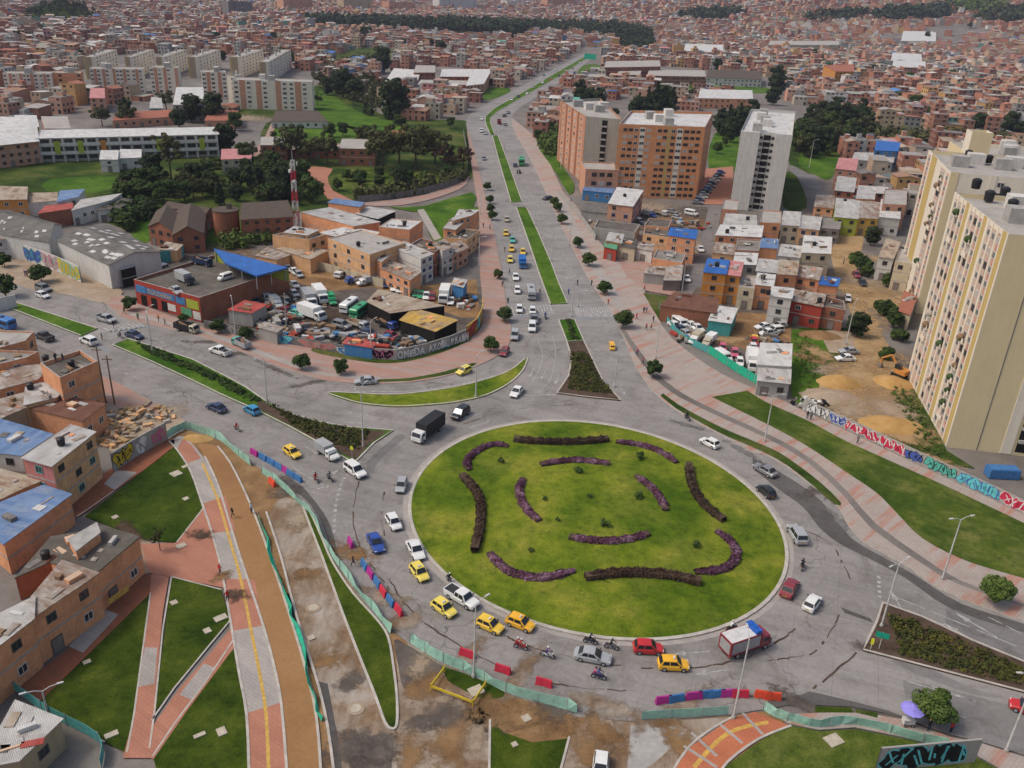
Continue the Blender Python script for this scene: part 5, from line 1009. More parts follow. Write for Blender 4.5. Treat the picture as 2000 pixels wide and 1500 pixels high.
tower("nearest cream apartment tower with gold stripes, red window panels and planted balconies", (CB, CA), 37.5, ["tower_pale", "tower_cream", "tower_cream"], 15, {"F": _mod * 3 + [(.6, "pil:tower_pale")], "R": [(5.5, "none"), (.18, "band:concrete_dark"), (4.2, "none"), (2.0, "pil:tower_pale"), (.6, "none"), (2.6, "void"), (12, "none")]}, back=24, roofbits=5)
C2A = CB - tdir * 42 + nrm * 11; C2B = CB - tdir * 73 + nrm * 13.5
tower("rear cream apartment tower with pink balcony wall behind the nearest one", (C2B, C2A), 34, ["tower_pale", "tower_pale", "tower_cream"], 14, {"F": [(.5, "pil:tower_pale"), (1.8, "w:panel_red"), (.7, "pil:tower_pale"), (3.0, "band:tower_gold"), (3.2, "none"), (2.6, "balc"), (.8, "none"), (1.6, "w:panel_red"), (.6, "pil:tower_pale")], "R": [(1.2, "pil:tower_cream"), (4.6, "none"), (1.0, "pil:tower_pale"), (1.5, "w"), (3, "none"), (1.5, "w"), (1, "pil:tower_pale"), (4, "none")]}, back=26, roofbits=5)
c3 = C2B + nrm * 12 + tdir * 2
tower("third cream tower wing with water tanks beyond the rear tower", (c3 - tdir * 8, c3 - tdir * 8 + nrm * 26), 33, ["tower_pale", "tower_cream", "tower_cream"], 14, {"F": [(2, "none"), (2, "w"), (1, "pil:tower_pale"), (3, "none"), (2, "w"), (3, "none"), (2, "w"), (2, "none")]}, back=20, roofbits=4)
st = C2B + tdir * 1.5 + nrm * 9
tower("tall cream stair tower rising beside the rear cream block", (st, st + nrm * 5.2), 39.5, ["tower_cream", "tower_pale"], 15, {}, back=5, roofbits=0, name="stair_tower", cat="stair tower")
owin = [(.7, "none")] + [(1.0, "c"), (1, "d"), (1, "w")] + [(1.2, "w:tower_pale"), (1, "c"), (1.0, "none"), (1, "d"), (1, "d"), (.5, "band:tower_gold"), (1, "d"), (1.3, "w:tower_pale"), (1.2, "d"), (1, "d"), (1, "d"), (.6, "none")]
FL = lambda *q, h=25: [Vector((*G(x, y, h)[:2], 0)) for x, y in q]
oq = FL((1209, 247), (1377, 253), (1393, 223), (1232, 220))
tower("wide orange brick apartment tower with square windows and white roof terrace", oq[:2], 25.0, ["tower_orange", "tower_brick"], 11, {"F": owin, "R": [(1, "none"), (1, "w"), (1, "w"), (1, "none"), (1, "w"), (1, "w"), (1, "none")]}, back=oq[2:], roof="roof_white", roofbits=4)
bq4 = FL((1095, 200), (1145, 232), (1215, 238), (1172, 196), h=24)
tower("brown brick apartment tower with grey concrete end beside the avenue", bq4[:2], 24.0, ["tower_brick", "tower_grey"], 10, {"F": [(.4, "pil:tower_brick"), (1, "w:brick_salmon"), (.3, "band:brick_dark"), (1, "w:brick_salmon"), (.3, "band:brick_dark"), (1, "c:brick_salmon"), (.3, "band:brick_dark"), (1, "w:brick_salmon"), (.4, "pil:tower_brick")], "R": [(4, "none"), (1.3, "void"), (3.5, "none")]}, back=bq4[2:], roofbits=4)
tower("brick podium block with blue shop fronts at the foot of the brown tower", ((1140, 384), (1204, 386)), 9.5, ["brick_salmon", "brick_salmon"], 3, {"F": [(1, "none"), (1.5, "d"), (1.5, "d"), (1.5, "d"), (1, "none")]}, back=14, roofbits=0, name="apartment_block", cat="apartment block", par=.5)
H("blue awning shop at the foot of the brick podium", [(1138, 372), (1196, 378), (1200, 368), (1144, 363)], 3.4, "plaster_blue", "roof_blue_pale", win="F", slope=0, name="shop", cat="shop")
wq = FL((1447, 260), (1547, 268), (1553, 222), (1467, 217), h=26)
tower("slim white apartment tower with blank end walls and a dark balcony recess", wq[:2], 26, ["tower_white", "tower_white"], 12, {"F": [(4.2, "bay:tower_white"), (.9, "d"), (1.6, "void"), (.9, "d"), (3.6, "bay:tower_white")], "R": [(1, "none"), (1, "panel"), (1, "w:panel_red"), (1, "w:panel_red"), (1, "none"), (1, "w:panel_red")]}, back=wq[2:], roof="roof_white", roofbits=5)
STR = [(1, "w"), (.8, "band:brick_salmon"), (1, "w"), (.5, "none"), (.8, "band:brick_salmon"), (1, "w"), (1, "none"), (.8, "band:brick_salmon"), (1, "w"), (1, "w"), (.9, "band:brick_salmon"), (1, "w"), (.6, "none")]
def slab_t(lb, a, b_, h, fl, spec, wl, back): tower(lb, (a, b_), h, wl, fl, spec, back=back, roof="roof_slab_pale", name="apartment_slab", cat="apartment slab", roofbits=2, maxw=70, par=.4)
slab_t("white apartment slab with brown vertical stripes at the top of the green slope", (458, 212), (612, 216), 14.5, 6, {"F": STR}, ["tower_pale", "tower_pale"], 12)
slab_t("white striped apartment slab left of the brown-striped slab", (398, 192), (446, 192), 14, 6, {"F": STR[:6]}, ["tower_pale", "tower_pale"], 11)
slab_t("white apartment slab with windows in pairs behind the pale grey block", (298, 182), (352, 183), 14, 6, {"F": STR[:8]}, ["tower_pale", "tower_pale"], 11)
slab_t("striped apartment slab left of centre in the white complex", (182, 182), (286, 182), 13, 6, {"F": STR + STR[:4]}, ["tower_pale", "tower_pale"], 11)
slab_t("cream apartment slab right of the brown-striped row", (448, 205), (462, 206), 15, 6, {"F": [(1, "none"), (1, "w")]}, ["tower_pale", "tower_pale"], 10)
slab_t("leftmost striped apartment slab of the white complex", (14, 190), (108, 190), 12, 6, {"F": STR[2:] + STR[:4]}, ["tower_pale", "tower_pale"], 11)
slab_t("blank orange brick slab between the striped apartment rows", (110, 188), (165, 188), 12, 5, {"F": [(1, "none"), (1, "d"), (3, "none"), (1, "d")]}, ["brick", "brick"], 11)
for i, (x0, x1, lbl) in enumerate(((163, 184, "leftmost tall slab with tan end wall in the rear row"), (243, 257, "second tall slab with tan end wall in the rear row"), (304, 320, "third tall slab with orange end wall in the rear row"), (366, 386, "fourth tall slab with tan end wall in the rear row"), (448, 470, "tall slab with tan end wall above the striped slab"), (506, 524, "rightmost tall slab with tan end wall in the rear row"))):
 rq = FL((x0, 112 + (i == 5) * 10), (x1, 112 + (i == 5) * 10), (x1 + 44, 97), (x0 + 44, 97), h=13)
 tower(lbl, rq[:2], 13, ["tower_gold" if i != 2 else "brick_salmon", "tower_pale"], 6, {"F": [(.3, "none"), (1.2, "band:plaster_tan"), (.6, "band:tower_pale")], "R": [(1, "none")] + [(1, "d"), (.8, "none")] * 7}, back=rq[2:], roofbits=3, name="apartment_slab", cat="apartment slab", maxw=60, par=.3)
for lb, a, b_, h, wl in (("grey-brown office block on the far horizon left of centre", (448, 34), (494, 34), 20, "concrete_dark"), ("pale red high-rise group left of the dark wood", (555, 26), (612, 26), 22, "brick_salmon"), ("cream high-rise behind the left end of the wood", (672, 24), (725, 24), 22, "plaster_tan"), ("pink high-rise behind the wood", (760, 26), (812, 26), 18, "brick_salmon"), ("tallest pale high-rise pair behind the wood", (858, 24), (932, 24), 36, "plaster_white"), ("brick high-rise pair right of centre on the horizon", (1068, 27), (1122, 27), 34, "brick_salmon"), ("white far block at the wood's middle", (990, 22), (1030, 22), 20, "plaster_white")):
 tower(lb, (a, b_), h, [wl, wl], int(h / 2.8), {"F": [(1, "none"), (1, "d"), (1, "none"), (1, "d"), (1, "none"), (1, "d")]}, back=18, roofbits=2, name="high_rise", cat="high-rise", maxw=40)
# FAR CITY
LAND = [("the long school", 250, 275), ("the curved brick school", 20, 270), ("the mast", 580, 400), ("the brick convent", 430, 430), ("the park library", 700, 280), ("the orange brick tower", 1290, 330), ("the brown brick tower", 1120, 260), ("the slim white tower", 1490, 320), ("the cream towers", 1860, 420), ("the striped slab", 535, 190), ("the avenue bend", 930, 215), ("the green pitch", 1390, 172), ("the blue-roofed house", 1732, 290), ("the white estate", 250, 150), ("the dark wood", 930, 60), ("the courtyard school", 860, 150), ("the big white store", 1780, 80), ("the painted corner shop", 330, 580), ("the junkyard", 700, 640), ("the dark warehouse", 190, 470), ("the rubble plot", 260, 820), ("the car yard", 1420, 650), ("the dirt street", 1680, 620), ("the wide pavement", 1240, 560), ("the far pitch road", 1140, 120), ("the tree belt", 1660, 240), ("the orange corner block", 1640, 135), ("the wooded mound", 110, 30), ("the market hall", 1375, 98), ("the lower lawns", 330, 1300), ("the roundabout", 1165, 1030), ("the green slope", 720, 230), ("the north school", 1240, 130), ("the top left suburb", 300, 60), ("the cream arcade", 1570, 84), ("the brick hillside", 1500, 30), ("the twin-roofed hall", 1770, 115)]
PENDING = []
def place(px, py):
 k = min(LAND, key=lambda l: (l[1] - px) ** 2 + (2.0 * (l[2] - py)) ** 2); dx, dy = px - k[1], py - k[2]
 if abs(dx) > 2.2 * abs(dy): rel = "left of" if dx < 0 else "right of"
 else: rel = "beyond" if dy < 0 else "in front of"
 return f"{rel} {k[0]}"
ORD = ["", "leftmost", "second from left", "third from left", "fourth from left", "fifth from left", "sixth from left", "seventh from left", "eighth from left", "ninth from left", "tenth from left"]
def pend(o, desc, cat, group, px, py): PENDING.append((o, desc, cat, group, px, py))
def flush_labels():
 d = {}
 for it in PENDING: d.setdefault((it[1], place(it[4], it[5])), []).append(it)
 for (desc, pl), L in d.items():
  L.sort(key=lambda i: i[4]); n = len(L)
  for i, it in enumerate(L):
   if n == 1: lb = f"{desc} {pl}"
   elif i < 10: lb = f"{desc} {pl}, {ORD[i + 1]}"
   else: lb = f"{desc} {pl}, {i + 1}th from left"
   tag(it[0], lb, it[2], it[3])
 PENDING.clear()
WC = [((0.41, 0.19, 0.125), "brick", 28), ((0.46, 0.265, 0.19), "salmon brick", 22), ((0.32, 0.145, 0.105), "dark brick", 12), ((0.43, 0.32, 0.22), "tan", 10), ((0.48, 0.42, 0.33), "cream", 9), ((0.53, 0.51, 0.48), "white", 8), ((0.30, 0.285, 0.27), "grey", 7), ((0.48, 0.29, 0.12), "ochre", 3), ((0.47, 0.23, 0.22), "pink", 3), ((0.12, 0.20, 0.34), "blue", 1.2), ((0.14, 0.33, 0.27), "green", 1)]
RC = [((0.43, 0.41, 0.38), "pale zinc", 17), ((0.33, 0.31, 0.29), "grey zinc", 19), ((0.20, 0.18, 0.17), "dark sheet", 14), ((0.38, 0.30, 0.23), "tan sheet", 16), ((0.54, 0.52, 0.49), "white", 7), ((0.35, 0.15, 0.10), "red tile", 15), ((0.37, 0.22, 0.15), "rusty", 12), ((0.08, 0.20, 0.44), "blue", 1.3), ((0.10, 0.34, 0.28), "green", .8), ((0.48, 0.20, 0.18), "pink", 1.5)]
def pick(tab, rnd):
 t = rnd.uniform(0, sum(x[2] for x in tab))
 for c, n, w_ in tab:
  t -= w_
  if t <= 0: return c, n
 return tab[0][:2]
def far_mat(name, wall):
 m, nt_, b = new_mat(name, 0.9, 0.15); t = NT(nt_)
 a = t.n("ShaderNodeVertexColor"); a.layer_name = "Col"
 n = t.noise(t.pos(), 0.45, 4, 0.7)
 c = t.mix(0.6, a.outputs["Color"], t.ramp(n, [(0.3, (0.68, 0.66, 0.64)), (0.65, (1.12, 1.12, 1.12))]), 'MULTIPLY')
 t.L.new(c, b.inputs["Base Color"]); MATS[name] = m
far_mat("far_paint", True)
class CMB:
 def __init__(s): s.v = []; s.f = []; s.c = []
 def quad(s, a, b, c, d, col):
  i = len(s.v); s.v += [a, b, c, d]; s.f.append((i, i + 1, i + 2, i + 3)); s.c.append(col)
 def mesh(s, name):
  me = bpy.data.meshes.new(name); n = len(s.f)
  me.vertices.add(len(s.v)); me.vertices.foreach_set("co", np.array(s.v, dtype=np.float32).ravel())
  me.loops.add(n * 4); me.loops.foreach_set("vertex_index", np.arange(n * 4, dtype=np.int32))
  me.polygons.add(n); me.polygons.foreach_set("loop_start", np.arange(0, n * 4, 4, dtype=np.int32))
  me.update(calc_edges=True)
  ca = me.color_attributes.new("Col", 'FLOAT_COLOR', 'CORNER')
  c = np.ones((n, 4, 4), dtype=np.float32); c[:, :, :3] = np.array(s.c, dtype=np.float32)[:, None, :]
  ca.data.foreach_set("color", c.ravel()); me.materials.append(MATS["far_paint"]); return me
GLASSC = (0.035, 0.036, 0.04); SLABC = (0.33, 0.31, 0.29)
def far_house(W, Rf, x, y, rz, w_, d_, fl, wc, rc, rnd, z0, detail=True):
 """W collects walls, Rf the roof; both in world space"""
 ca, sa = math.cos(rz), math.sin(rz); fh = 2.6; h = fl * fh
 T = lambda u, v, z: (x + ca * u - sa * v, y + sa * u + ca * v, z0 + z)
 hw, hd = w_ / 2, d_ / 2; kind = rnd.random(); tilt = rnd.choice((-.7, .7, .0, .5)); flat = kind < .33
 cs = [(-hw, -hd), (hw, -hd), (hw, hd), (-hw, hd)]
 tz = [h - (tilt if not flat else 0) / 2] * 2 + [h + (tilt if not flat else 0) / 2] * 2
 fronts = []
 for k in range(4):
  a, b = cs[k], cs[(k + 1) % 4]; za, zb = tz[k], tz[(k + 1) % 4]
  W.quad(T(*a, -.5), T(*b, -.5), T(*b, zb), T(*a, za), wc if k in (0, 2) or rnd.random() < .5 else tuple(.6 * q + .4 * r_ for q, r_ in zip(wc, (0.42, 0.2, 0.12))))
  nx, ny = (b[1] - a[1]), -(b[0] - a[0]); L = math.hypot(nx, ny); nx /= L; ny /= L
  wx, wy = ca * nx - sa * ny, sa * nx + ca * ny
  if wx * x + wy * y < 0: fronts.append((k, a, b, nx, ny, L))
 if detail:
  for k, a, b, nx, ny, L in fronts:
   if k % 2 == 1 and rnd.random() < .55: continue
   n = max(1, int(L / 2.6)); ux, uy = (b[0] - a[0]) / L, (b[1] - a[1]) / L
   for f in range(fl):
    z = f * fh + .95
    for q in range(n):
     if rnd.random() < .2: continue
     s = L * (q + .5) / n; ww = rnd.choice((.5, .65, .8))
     zz0, zz1 = (z, z + 1.15) if f or rnd.random() < .5 else (0.05, 2.0)
     p = lambda o, zq: T(a[0] + ux * (s + o) + nx * .04, a[1] + uy * (s + o) + ny * .04, zq)
     W.quad(p(-ww, zz0), p(ww, zz0), p(ww, zz1), p(-ww, zz1), GLASSC)
    if f and rnd.random() < .6:
     p = lambda s_, zq: T(a[0] + ux * s_ + nx * .05, a[1] + uy * s_ + ny * .05, zq)
     W.quad(p(0, f * fh - .12), p(L, f * fh - .12), p(L, f * fh + .12), p(0, f * fh + .12), SLABC)
 e = .25 if not flat else -.02
 P = [T(cx + (e if cx > 0 else -e), cy + (e if cy > 0 else -e), zz + .06) for (cx, cy), zz in zip(cs, tz)]
 if flat:
  c2 = tuple(q * .7 for q in SLABC) if rnd.random() < .5 else tuple(q * .95 for q in SLABC)
  Rf.quad(*P, c2)
  if rnd.random() < .75:      # partial sheet cover or stair box
   u0 = rnd.uniform(-hw, 0); u1 = u0 + w_ * rnd.uniform(.35, .5); v0 = rnd.uniform(-hd, 0); v1 = v0 + d_ * rnd.uniform(.25, .5); q = 2.2
   for (a, b) in (((u0, v0), (u1, v0)), ((u1, v0), (u1, v1)), ((u1, v1), (u0, v1)), ((u0, v1), (u0, v0))): Rf.quad(T(*a, h), T(*b, h), T(*b, h + q), T(*a, h + q), wc)
   Rf.quad(T(u0, v0, h + q), T(u1, v0, h + q), T(u1, v1, h + q), T(u0, v1, h + q), rc)
 elif kind < .8:
  Rf.quad(*P, rc)
  if rnd.random() < .4:
   v = rnd.uniform(-.6, .4) * hd; zq = h + .12 + tilt * v / d_; zq2 = h + .12 + tilt * (v + hd * .5) / d_
   Rf.quad(T(-hw, v, zq), T(hw * rnd.uniform(-.3, 1), v, zq), T(hw * .5, v + hd * .5, zq2), T(-hw, v + hd * .5, zq2), tuple(min(1, q * rnd.choice((.7, 1.25))) for q in rc))
 else:
  m0, m1 = T(0, -hd - .2, h + 1.1), T(0, hd + .2, h + 1.1)
  Rf.quad(P[0], m0, m1, P[3], rc); Rf.quad(m0, P[1], P[2], m1, tuple(q * 1.0 for q in rc))
  W.quad(T(*cs[0], tz[0]), T(*cs[1], tz[1]), T(0, -hd, h + 1.0), T(0, -hd, h + 1.0), wc); W.quad(T(*cs[2], tz[2]), T(*cs[3], tz[3]), T(0, hd, h + 1.0), T(0, hd, h + 1.0), wc)
AVX = [(880, 260), (890, 222), (960, 185), (1080, 125), (1140, 92), (1185, 92), (1175, 125), (1085, 182), (1030, 225), (1035, 262), (1080, 330), (1140, 400), (1210, 480), (1300, 590), (1300, 700), (900, 700), (905, 420)]
NOGO = [AVX,
 [(-80, 240), (60, 236), (200, 205), (330, 190), (400, 200), (450, 225), (470, 213), (620, 214), (612, 160), (660, 150), (710, 175), (745, 170), (760, 225), (790, 245), (905, 225), (925, 300), (1000, 420), (1000, 1600), (-80, 1600)],
 [(0, 192), (0, 160), (160, 150), (160, 118), (240, 105), (420, 105), (560, 112), (620, 160), (620, 215), (440, 215), (330, 192)],
 [(635, 112), (700, 92), (780, 95), (790, 112), (740, 128), (650, 128)], [(745, 175), (745, 142), (860, 128), (965, 140), (950, 172), (820, 176)],
 [(585, 62), (640, 40), (1000, 50), (1200, 56), (1285, 70), (1270, 106), (1210, 102), (1190, 76), (1040, 62), (1030, 78), (850, 72), (760, 62)], [(30, 42), (60, 22), (160, 22), (190, 44)],
 [(1130, 150), (1150, 122), (1180, 122), (1176, 152)], [(1195, 152), (1200, 128), (1300, 128), (1500, 150), (1500, 184), (1290, 184), (1270, 158)],
 [(1130, 215), (1225, 190), (1320, 215), (1400, 215), (1440, 215), (1470, 175), (1550, 205), (1640, 205), (1700, 225), (1720, 250), (1800, 262), (2080, 270), (2080, 292), (1760, 285), (1640, 300), (1620, 352), (1625, 410), (1560, 410), (1400, 420), (1210, 420), (1085, 380), (1040, 300), (1060, 268)],
 [(1085, 380), (1210, 400), (1560, 385), (1618, 372), (1630, 430), (1730, 440), (1830, 470), (2080, 480), (2080, 1600), (900, 1600), (1000, 600)],
 [(1690, 38), (1725, 26), (1850, 14), (1860, 38), (1760, 46)], [(1205, 75), (1250, 70), (1300, 90), (1250, 108), (1210, 95)],
 [(1490, 225), (1500, 150), (1530, 150), (1530, 240)], [(1300, 38), (1370, 26), (1460, 28), (1400, 48)], [(1700, 228), (1715, 216), (1790, 242), (1780, 250)],
 [(720, 132), (745, 95), (775, 100), (770, 145)]]
GREEN_FAR = [("park_grass", [(-60, 312), (430, 306), (500, 300), (520, 240), (620, 214), (612, 172), (640, 165), (700, 195), (770, 232), (905, 235), (918, 260), (925, 345), (830, 380), (700, 398), (560, 420), (420, 480), (290, 470), (190, 430), (-60, 400)], "grass_scrub"),
 ("park_grass", [(614, 184), (640, 180), (700, 218), (790, 246), (730, 262), (640, 236), (616, 220)], "grass_bright"), ("park_grass", [(525, 262), (560, 240), (640, 240), (730, 256), (728, 268), (600, 272)], "grass_bright"),
 ("park_grass", [(650, 345), (720, 328), (830, 335), (900, 350), (830, 368), (720, 378), (660, 368)], "grass_lawn"), ("park_grass", [(100, 350), (215, 345), (240, 362), (170, 378), (90, 372)], "grass_bright"),
 ("park_grass", [(400, 462), (470, 445), (575, 452), (520, 470), (420, 486)], "grass_bright"), ("park_grass", [(258, 430), (292, 420), (292, 470), (262, 470)], "grass_bright"),
 ("park_grass", [(635, 118), (680, 95), (780, 98), (760, 118), (660, 130)], "grass_scrub"), ("park_grass", [(440, 218), (455, 208), (620, 217), (600, 228), (450, 232)], "grass_scrub"),
 ("park_grass", [(1128, 150), (1140, 128), (1172, 128), (1174, 150)], "grass_bright"), ("pitch", [(1290, 165), (1490, 170), (1492, 182), (1300, 182)], "grass_bright"), ("park_grass", [(945, 178), (975, 168), (998, 178), (950, 196)], "grass_bright"),
 ("park_grass", [(1040, 290), (1060, 262), (1095, 258), (1100, 330), (1075, 330)], "grass_scrub"), ("park_grass", [(1385, 330), (1395, 262), (1440, 255), (1440, 330)], "grass_bright"),
 ("park_grass", [(1545, 330), (1540, 250), (1600, 225), (1720, 245), (1820, 262), (2080, 270), (2080, 295), (1760, 290), (1640, 305), (1625, 345), (1600, 340)], "grass_scrub"), ("park_grass", [(1560, 318), (1575, 292), (1640, 300), (1622, 350), (1590, 340)], "grass_bright"),
 ("park_grass", [(1530, 405), (1536, 336), (1560, 350), (1576, 405)], "grass_dark"), ("park_grass", [(1700, 225), (1712, 216), (1784, 242), (1745, 250)], "grass_bright"), ("hill_grass", [(1840, 8), (1890, 0), (1930, 0), (1960, 26), (1920, 34), (1870, 24)], "grass_scrub"),
 ("lawn", [(-60, 490), (40, 500), (110, 528), (160, 550), (150, 556), (60, 522), (-60, 500)], "grass_bright"), ("verge_grass", [(610, 680), (640, 682), (722, 698), (780, 702), (830, 692), (880, 676), (915, 660), (918, 664), (880, 682), (830, 698), (770, 709), (710, 706), (620, 690)], "grass_scrub")]
def hill_z(p): return zt(p.x, p.y)
for nm, pol, mt in GREEN_FAR:
 if nm == "hill_grass":
  pass
 else: area(nm, smooth(pol, 3, True), 0.145 if nm == "verge_grass" else (-.02 if nm in ("lawn",) else (-.05 if mt == "grass_scrub" else -.035)), mt)
area("path", smooth([(485, 300), (505, 285), (520, 262), (530, 240), (540, 240), (530, 265), (515, 292), (500, 306)], 2), -.02, "paver_pink"); area("path", smooth([(580, 335), (610, 325), (650, 330), (640, 345), (650, 372), (690, 392), (640, 388), (612, 345), (580, 345)], 2), -.02, "paver_red"); area("path", smooth([(720, 260), (790, 254), (792, 262), (722, 268)], 2, True), -.02, "paver_brick")
def occupied(x, y, r_):
 for c, R_, poly in OCCB:
  if (x - c[0]) ** 2 + (y - c[1]) ** 2 < (R_ + r_) ** 2:
   if (x - c[0]) ** 2 + (y - c[1]) ** 2 < (R_ * .55 + r_) ** 2 or inpoly(x, y, poly): return True
   for px_, py_ in ((x - r_, y), (x + r_, y), (x, y - r_), (x, y + r_)):
    if inpoly(px_, py_, poly): return True
 return False
OCCB = []
for p in OCC:
 c = (sum(q[0] for q in p) / 4, sum(q[1] for q in p) / 4); OCCB.append((c, max(math.hypot(q[0] - c[0], q[1] - c[1]) for q in p), p))
SEEDS = [(random.Random(i).uniform(-1400, 1600), random.Random(i + 99).uniform(250, 2600), random.Random(i + 7).uniform(-.5, .5)) for i in range(46)]
def far_city():
 rnd = random.Random(11); cand = []
 for si, (sx, sy, ang) in enumerate(SEEDS):
  ca, sa = math.cos(ang), math.sin(ang)
  dist = math.hypot(sx, sy); wl = 6.8 if dist < 900 else (7.2 if dist < 1500 else 8.5); dp = 10.5 if dist < 900 else 11.5
  blk, street = (44, 7)
  n = int(520 / (2 * dp + street))
  for bi in range(-n, n + 1):
   for side in (0, 1):
    v = bi * (2 * dp + street) + side * dp
    u = -560.0; run = 0
    while u < 560:
     w_ = wl * rnd.uniform(.75, 1.35)
     x, y = sx + ca * (u + w_ / 2) - sa * v, sy + sa * (u + w_ / 2) + ca * v; u0 = u; u += w_; run += w_
     if run > blk * 1.6: u += street; run = 0
     if y < 260 or y > 3000: continue
     if min(range(46), key=lambda k: (SEEDS[k][0] - x) ** 2 + (SEEDS[k][1] - y) ** 2) != si: continue
     d_ = math.hypot(x, y); z = zt(x, y); px, py = proj(x, y, z)
     if not (-260 < px < 2350 and -45 < py < 520): continue
     if px < 1150 and d_ > 2300 or d_ > 3000: continue
     gx, gy = proj(x, y, 0) if z < 2 else (px, py)
     if any(inpoly(px, py, q) for q in NOGO): continue
     if occupied(x, y, 5): continue
     if rnd.random() < .045: continue
     cand.append((d_, x, y, ang + (0 if side else math.pi), w_, dp * rnd.uniform(.82, 1.0), rnd.choices((1, 2, 3, 4), (16, 42, 34, 8))[0], z, px, py))
 cand.sort(key=lambda c: c[0] + (0 if -10 < c[8] < 2010 else 5000)); print("far houses", len(cand))
 N = 175
 W = CMB(); NAMES = {1: "one-storey", 2: "two-storey", 3: "three-storey", 4: "four-storey"}
 for i, (d_, x, y, rz, w_, dp, fl, z, px, py) in enumerate(cand):
  wc, wn = pick(WC, rnd); rc, rn = pick(RC, rnd); k = rnd.uniform(.82, 1.15); wc = tuple(q * k for q in wc); k = rnd.uniform(.8, 1.15); rc = tuple(q * k for q in rc)
  if i < N:
   root = empty("house", (x, y, 0), 0); far = CMB(); rf = CMB()
   far_house(far, rf, x, y, rz, w_, dp, fl, wc, rc, random.Random(i), z)
   far.v = [(p[0] - x, p[1] - y, p[2]) for p in far.v]; rf.v = [(p[0] - x, p[1] - y, p[2]) for p in rf.v]
   link("wall", far.mesh("wall"), root); link("roof", rf.mesh("roof"), root)
   pend(root, f"{NAMES[fl]} {wn} house, {rn} roof", "house", "houses of the surrounding quarters", px, py)
  else:
   far_house(W, W, x, y, rz, w_, dp, fl, wc, rc, rnd, z, d_ < 1000)
 o = link("distant_houses", W.mesh("distant_houses")); o["kind"] = "stuff"; tag(o, "dense mass of brick houses stretching to the hills", "houses")
far_city()
# TREES AND PLANTS
def leaf_mat(name, c1, c2, c3):
 def f(t, b):
  oi = t.n("ShaderNodeObjectInfo")
  c = t.ramp(t.noise(t.obj(), 0.55, 3, 0.6), [(0.3, c1), (0.5, c2), (0.72, c3)])
  g = t.n("ShaderNodeNewGeometry"); n2 = t.noise(t.obj(), 4.0, 2)
  c = t.mix(0.7, c, t.ramp(n2, [(0.3, (0.55, 0.6, 0.5)), (0.7, (1.3, 1.25, 1.2))]), 'MULTIPLY')
  return t.mix(0.6, c, t.ramp(oi.outputs["Random"], [(0.0, (0.72, 0.8, 0.75)), (1.0, (1.25, 1.15, 1.0))]), 'MULTIPLY')
 return mk(name, f, 0.8, 0.15)
leaf_mat("leaf_street", (0.022, 0.040, 0.010), (0.045, 0.078, 0.018), (0.080, 0.115, 0.030))
leaf_mat("leaf_dark", (0.015, 0.028, 0.010), (0.028, 0.046, 0.016), (0.052, 0.072, 0.027))
leaf_mat("leaf_olive", (0.038, 0.045, 0.015), (0.072, 0.078, 0.029), (0.120, 0.118, 0.052))
leaf_mat("leaf_bush", (0.040, 0.070, 0.014), (0.075, 0.120, 0.026), (0.125, 0.165, 0.045))
leaf_mat("leaf_brown", (0.030, 0.018, 0.014), (0.050, 0.030, 0.022), (0.075, 0.048, 0.035))
leaf_mat("leaf_purple", (0.060, 0.020, 0.036), (0.125, 0.050, 0.100), (0.300, 0.180, 0.270))
leaf_mat("leaf_bed", (0.028, 0.038, 0.012), (0.055, 0.062, 0.016), (0.115, 0.105, 0.022))
plain("bark", (0.095, 0.07, 0.052), 0.95, .1, .3, 3)
def leaves(mb, clumps, per, size, rnd, flat=.0):
 for (cx, cy, cz, r_, sz) in clumps:
  for _ in range(per):
   while True:
    a, b, c = rnd.uniform(-1, 1), rnd.uniform(-1, 1), rnd.uniform(-1, 1); q = a * a + b * b + c * c
    if .1 < q < 1: break
   k = (.45 + .55 * math.sqrt(q)) / math.sqrt(q); p = Vector((cx + a * r_ * k, cy + b * r_ * k, cz + c * r_ * sz * k))
   n = Vector((a + rnd.uniform(-.7, .7), b + rnd.uniform(-.7, .7), c + .5 + rnd.uniform(-.6, .6))).normalized()
   u = n.orthogonal().normalized(); v = n.cross(u); th = rnd.uniform(0, 6.28); u, v = u * math.cos(th) + v * math.sin(th), v * math.cos(th) - u * math.sin(th)
   s = size * rnd.uniform(.6, 1.3); mb.quad(p - u * s - v * s * .6, p + u * s - v * s * .6, p + u * s * .7 + v * s * .6, p - u * s * .7 + v * s * .6)
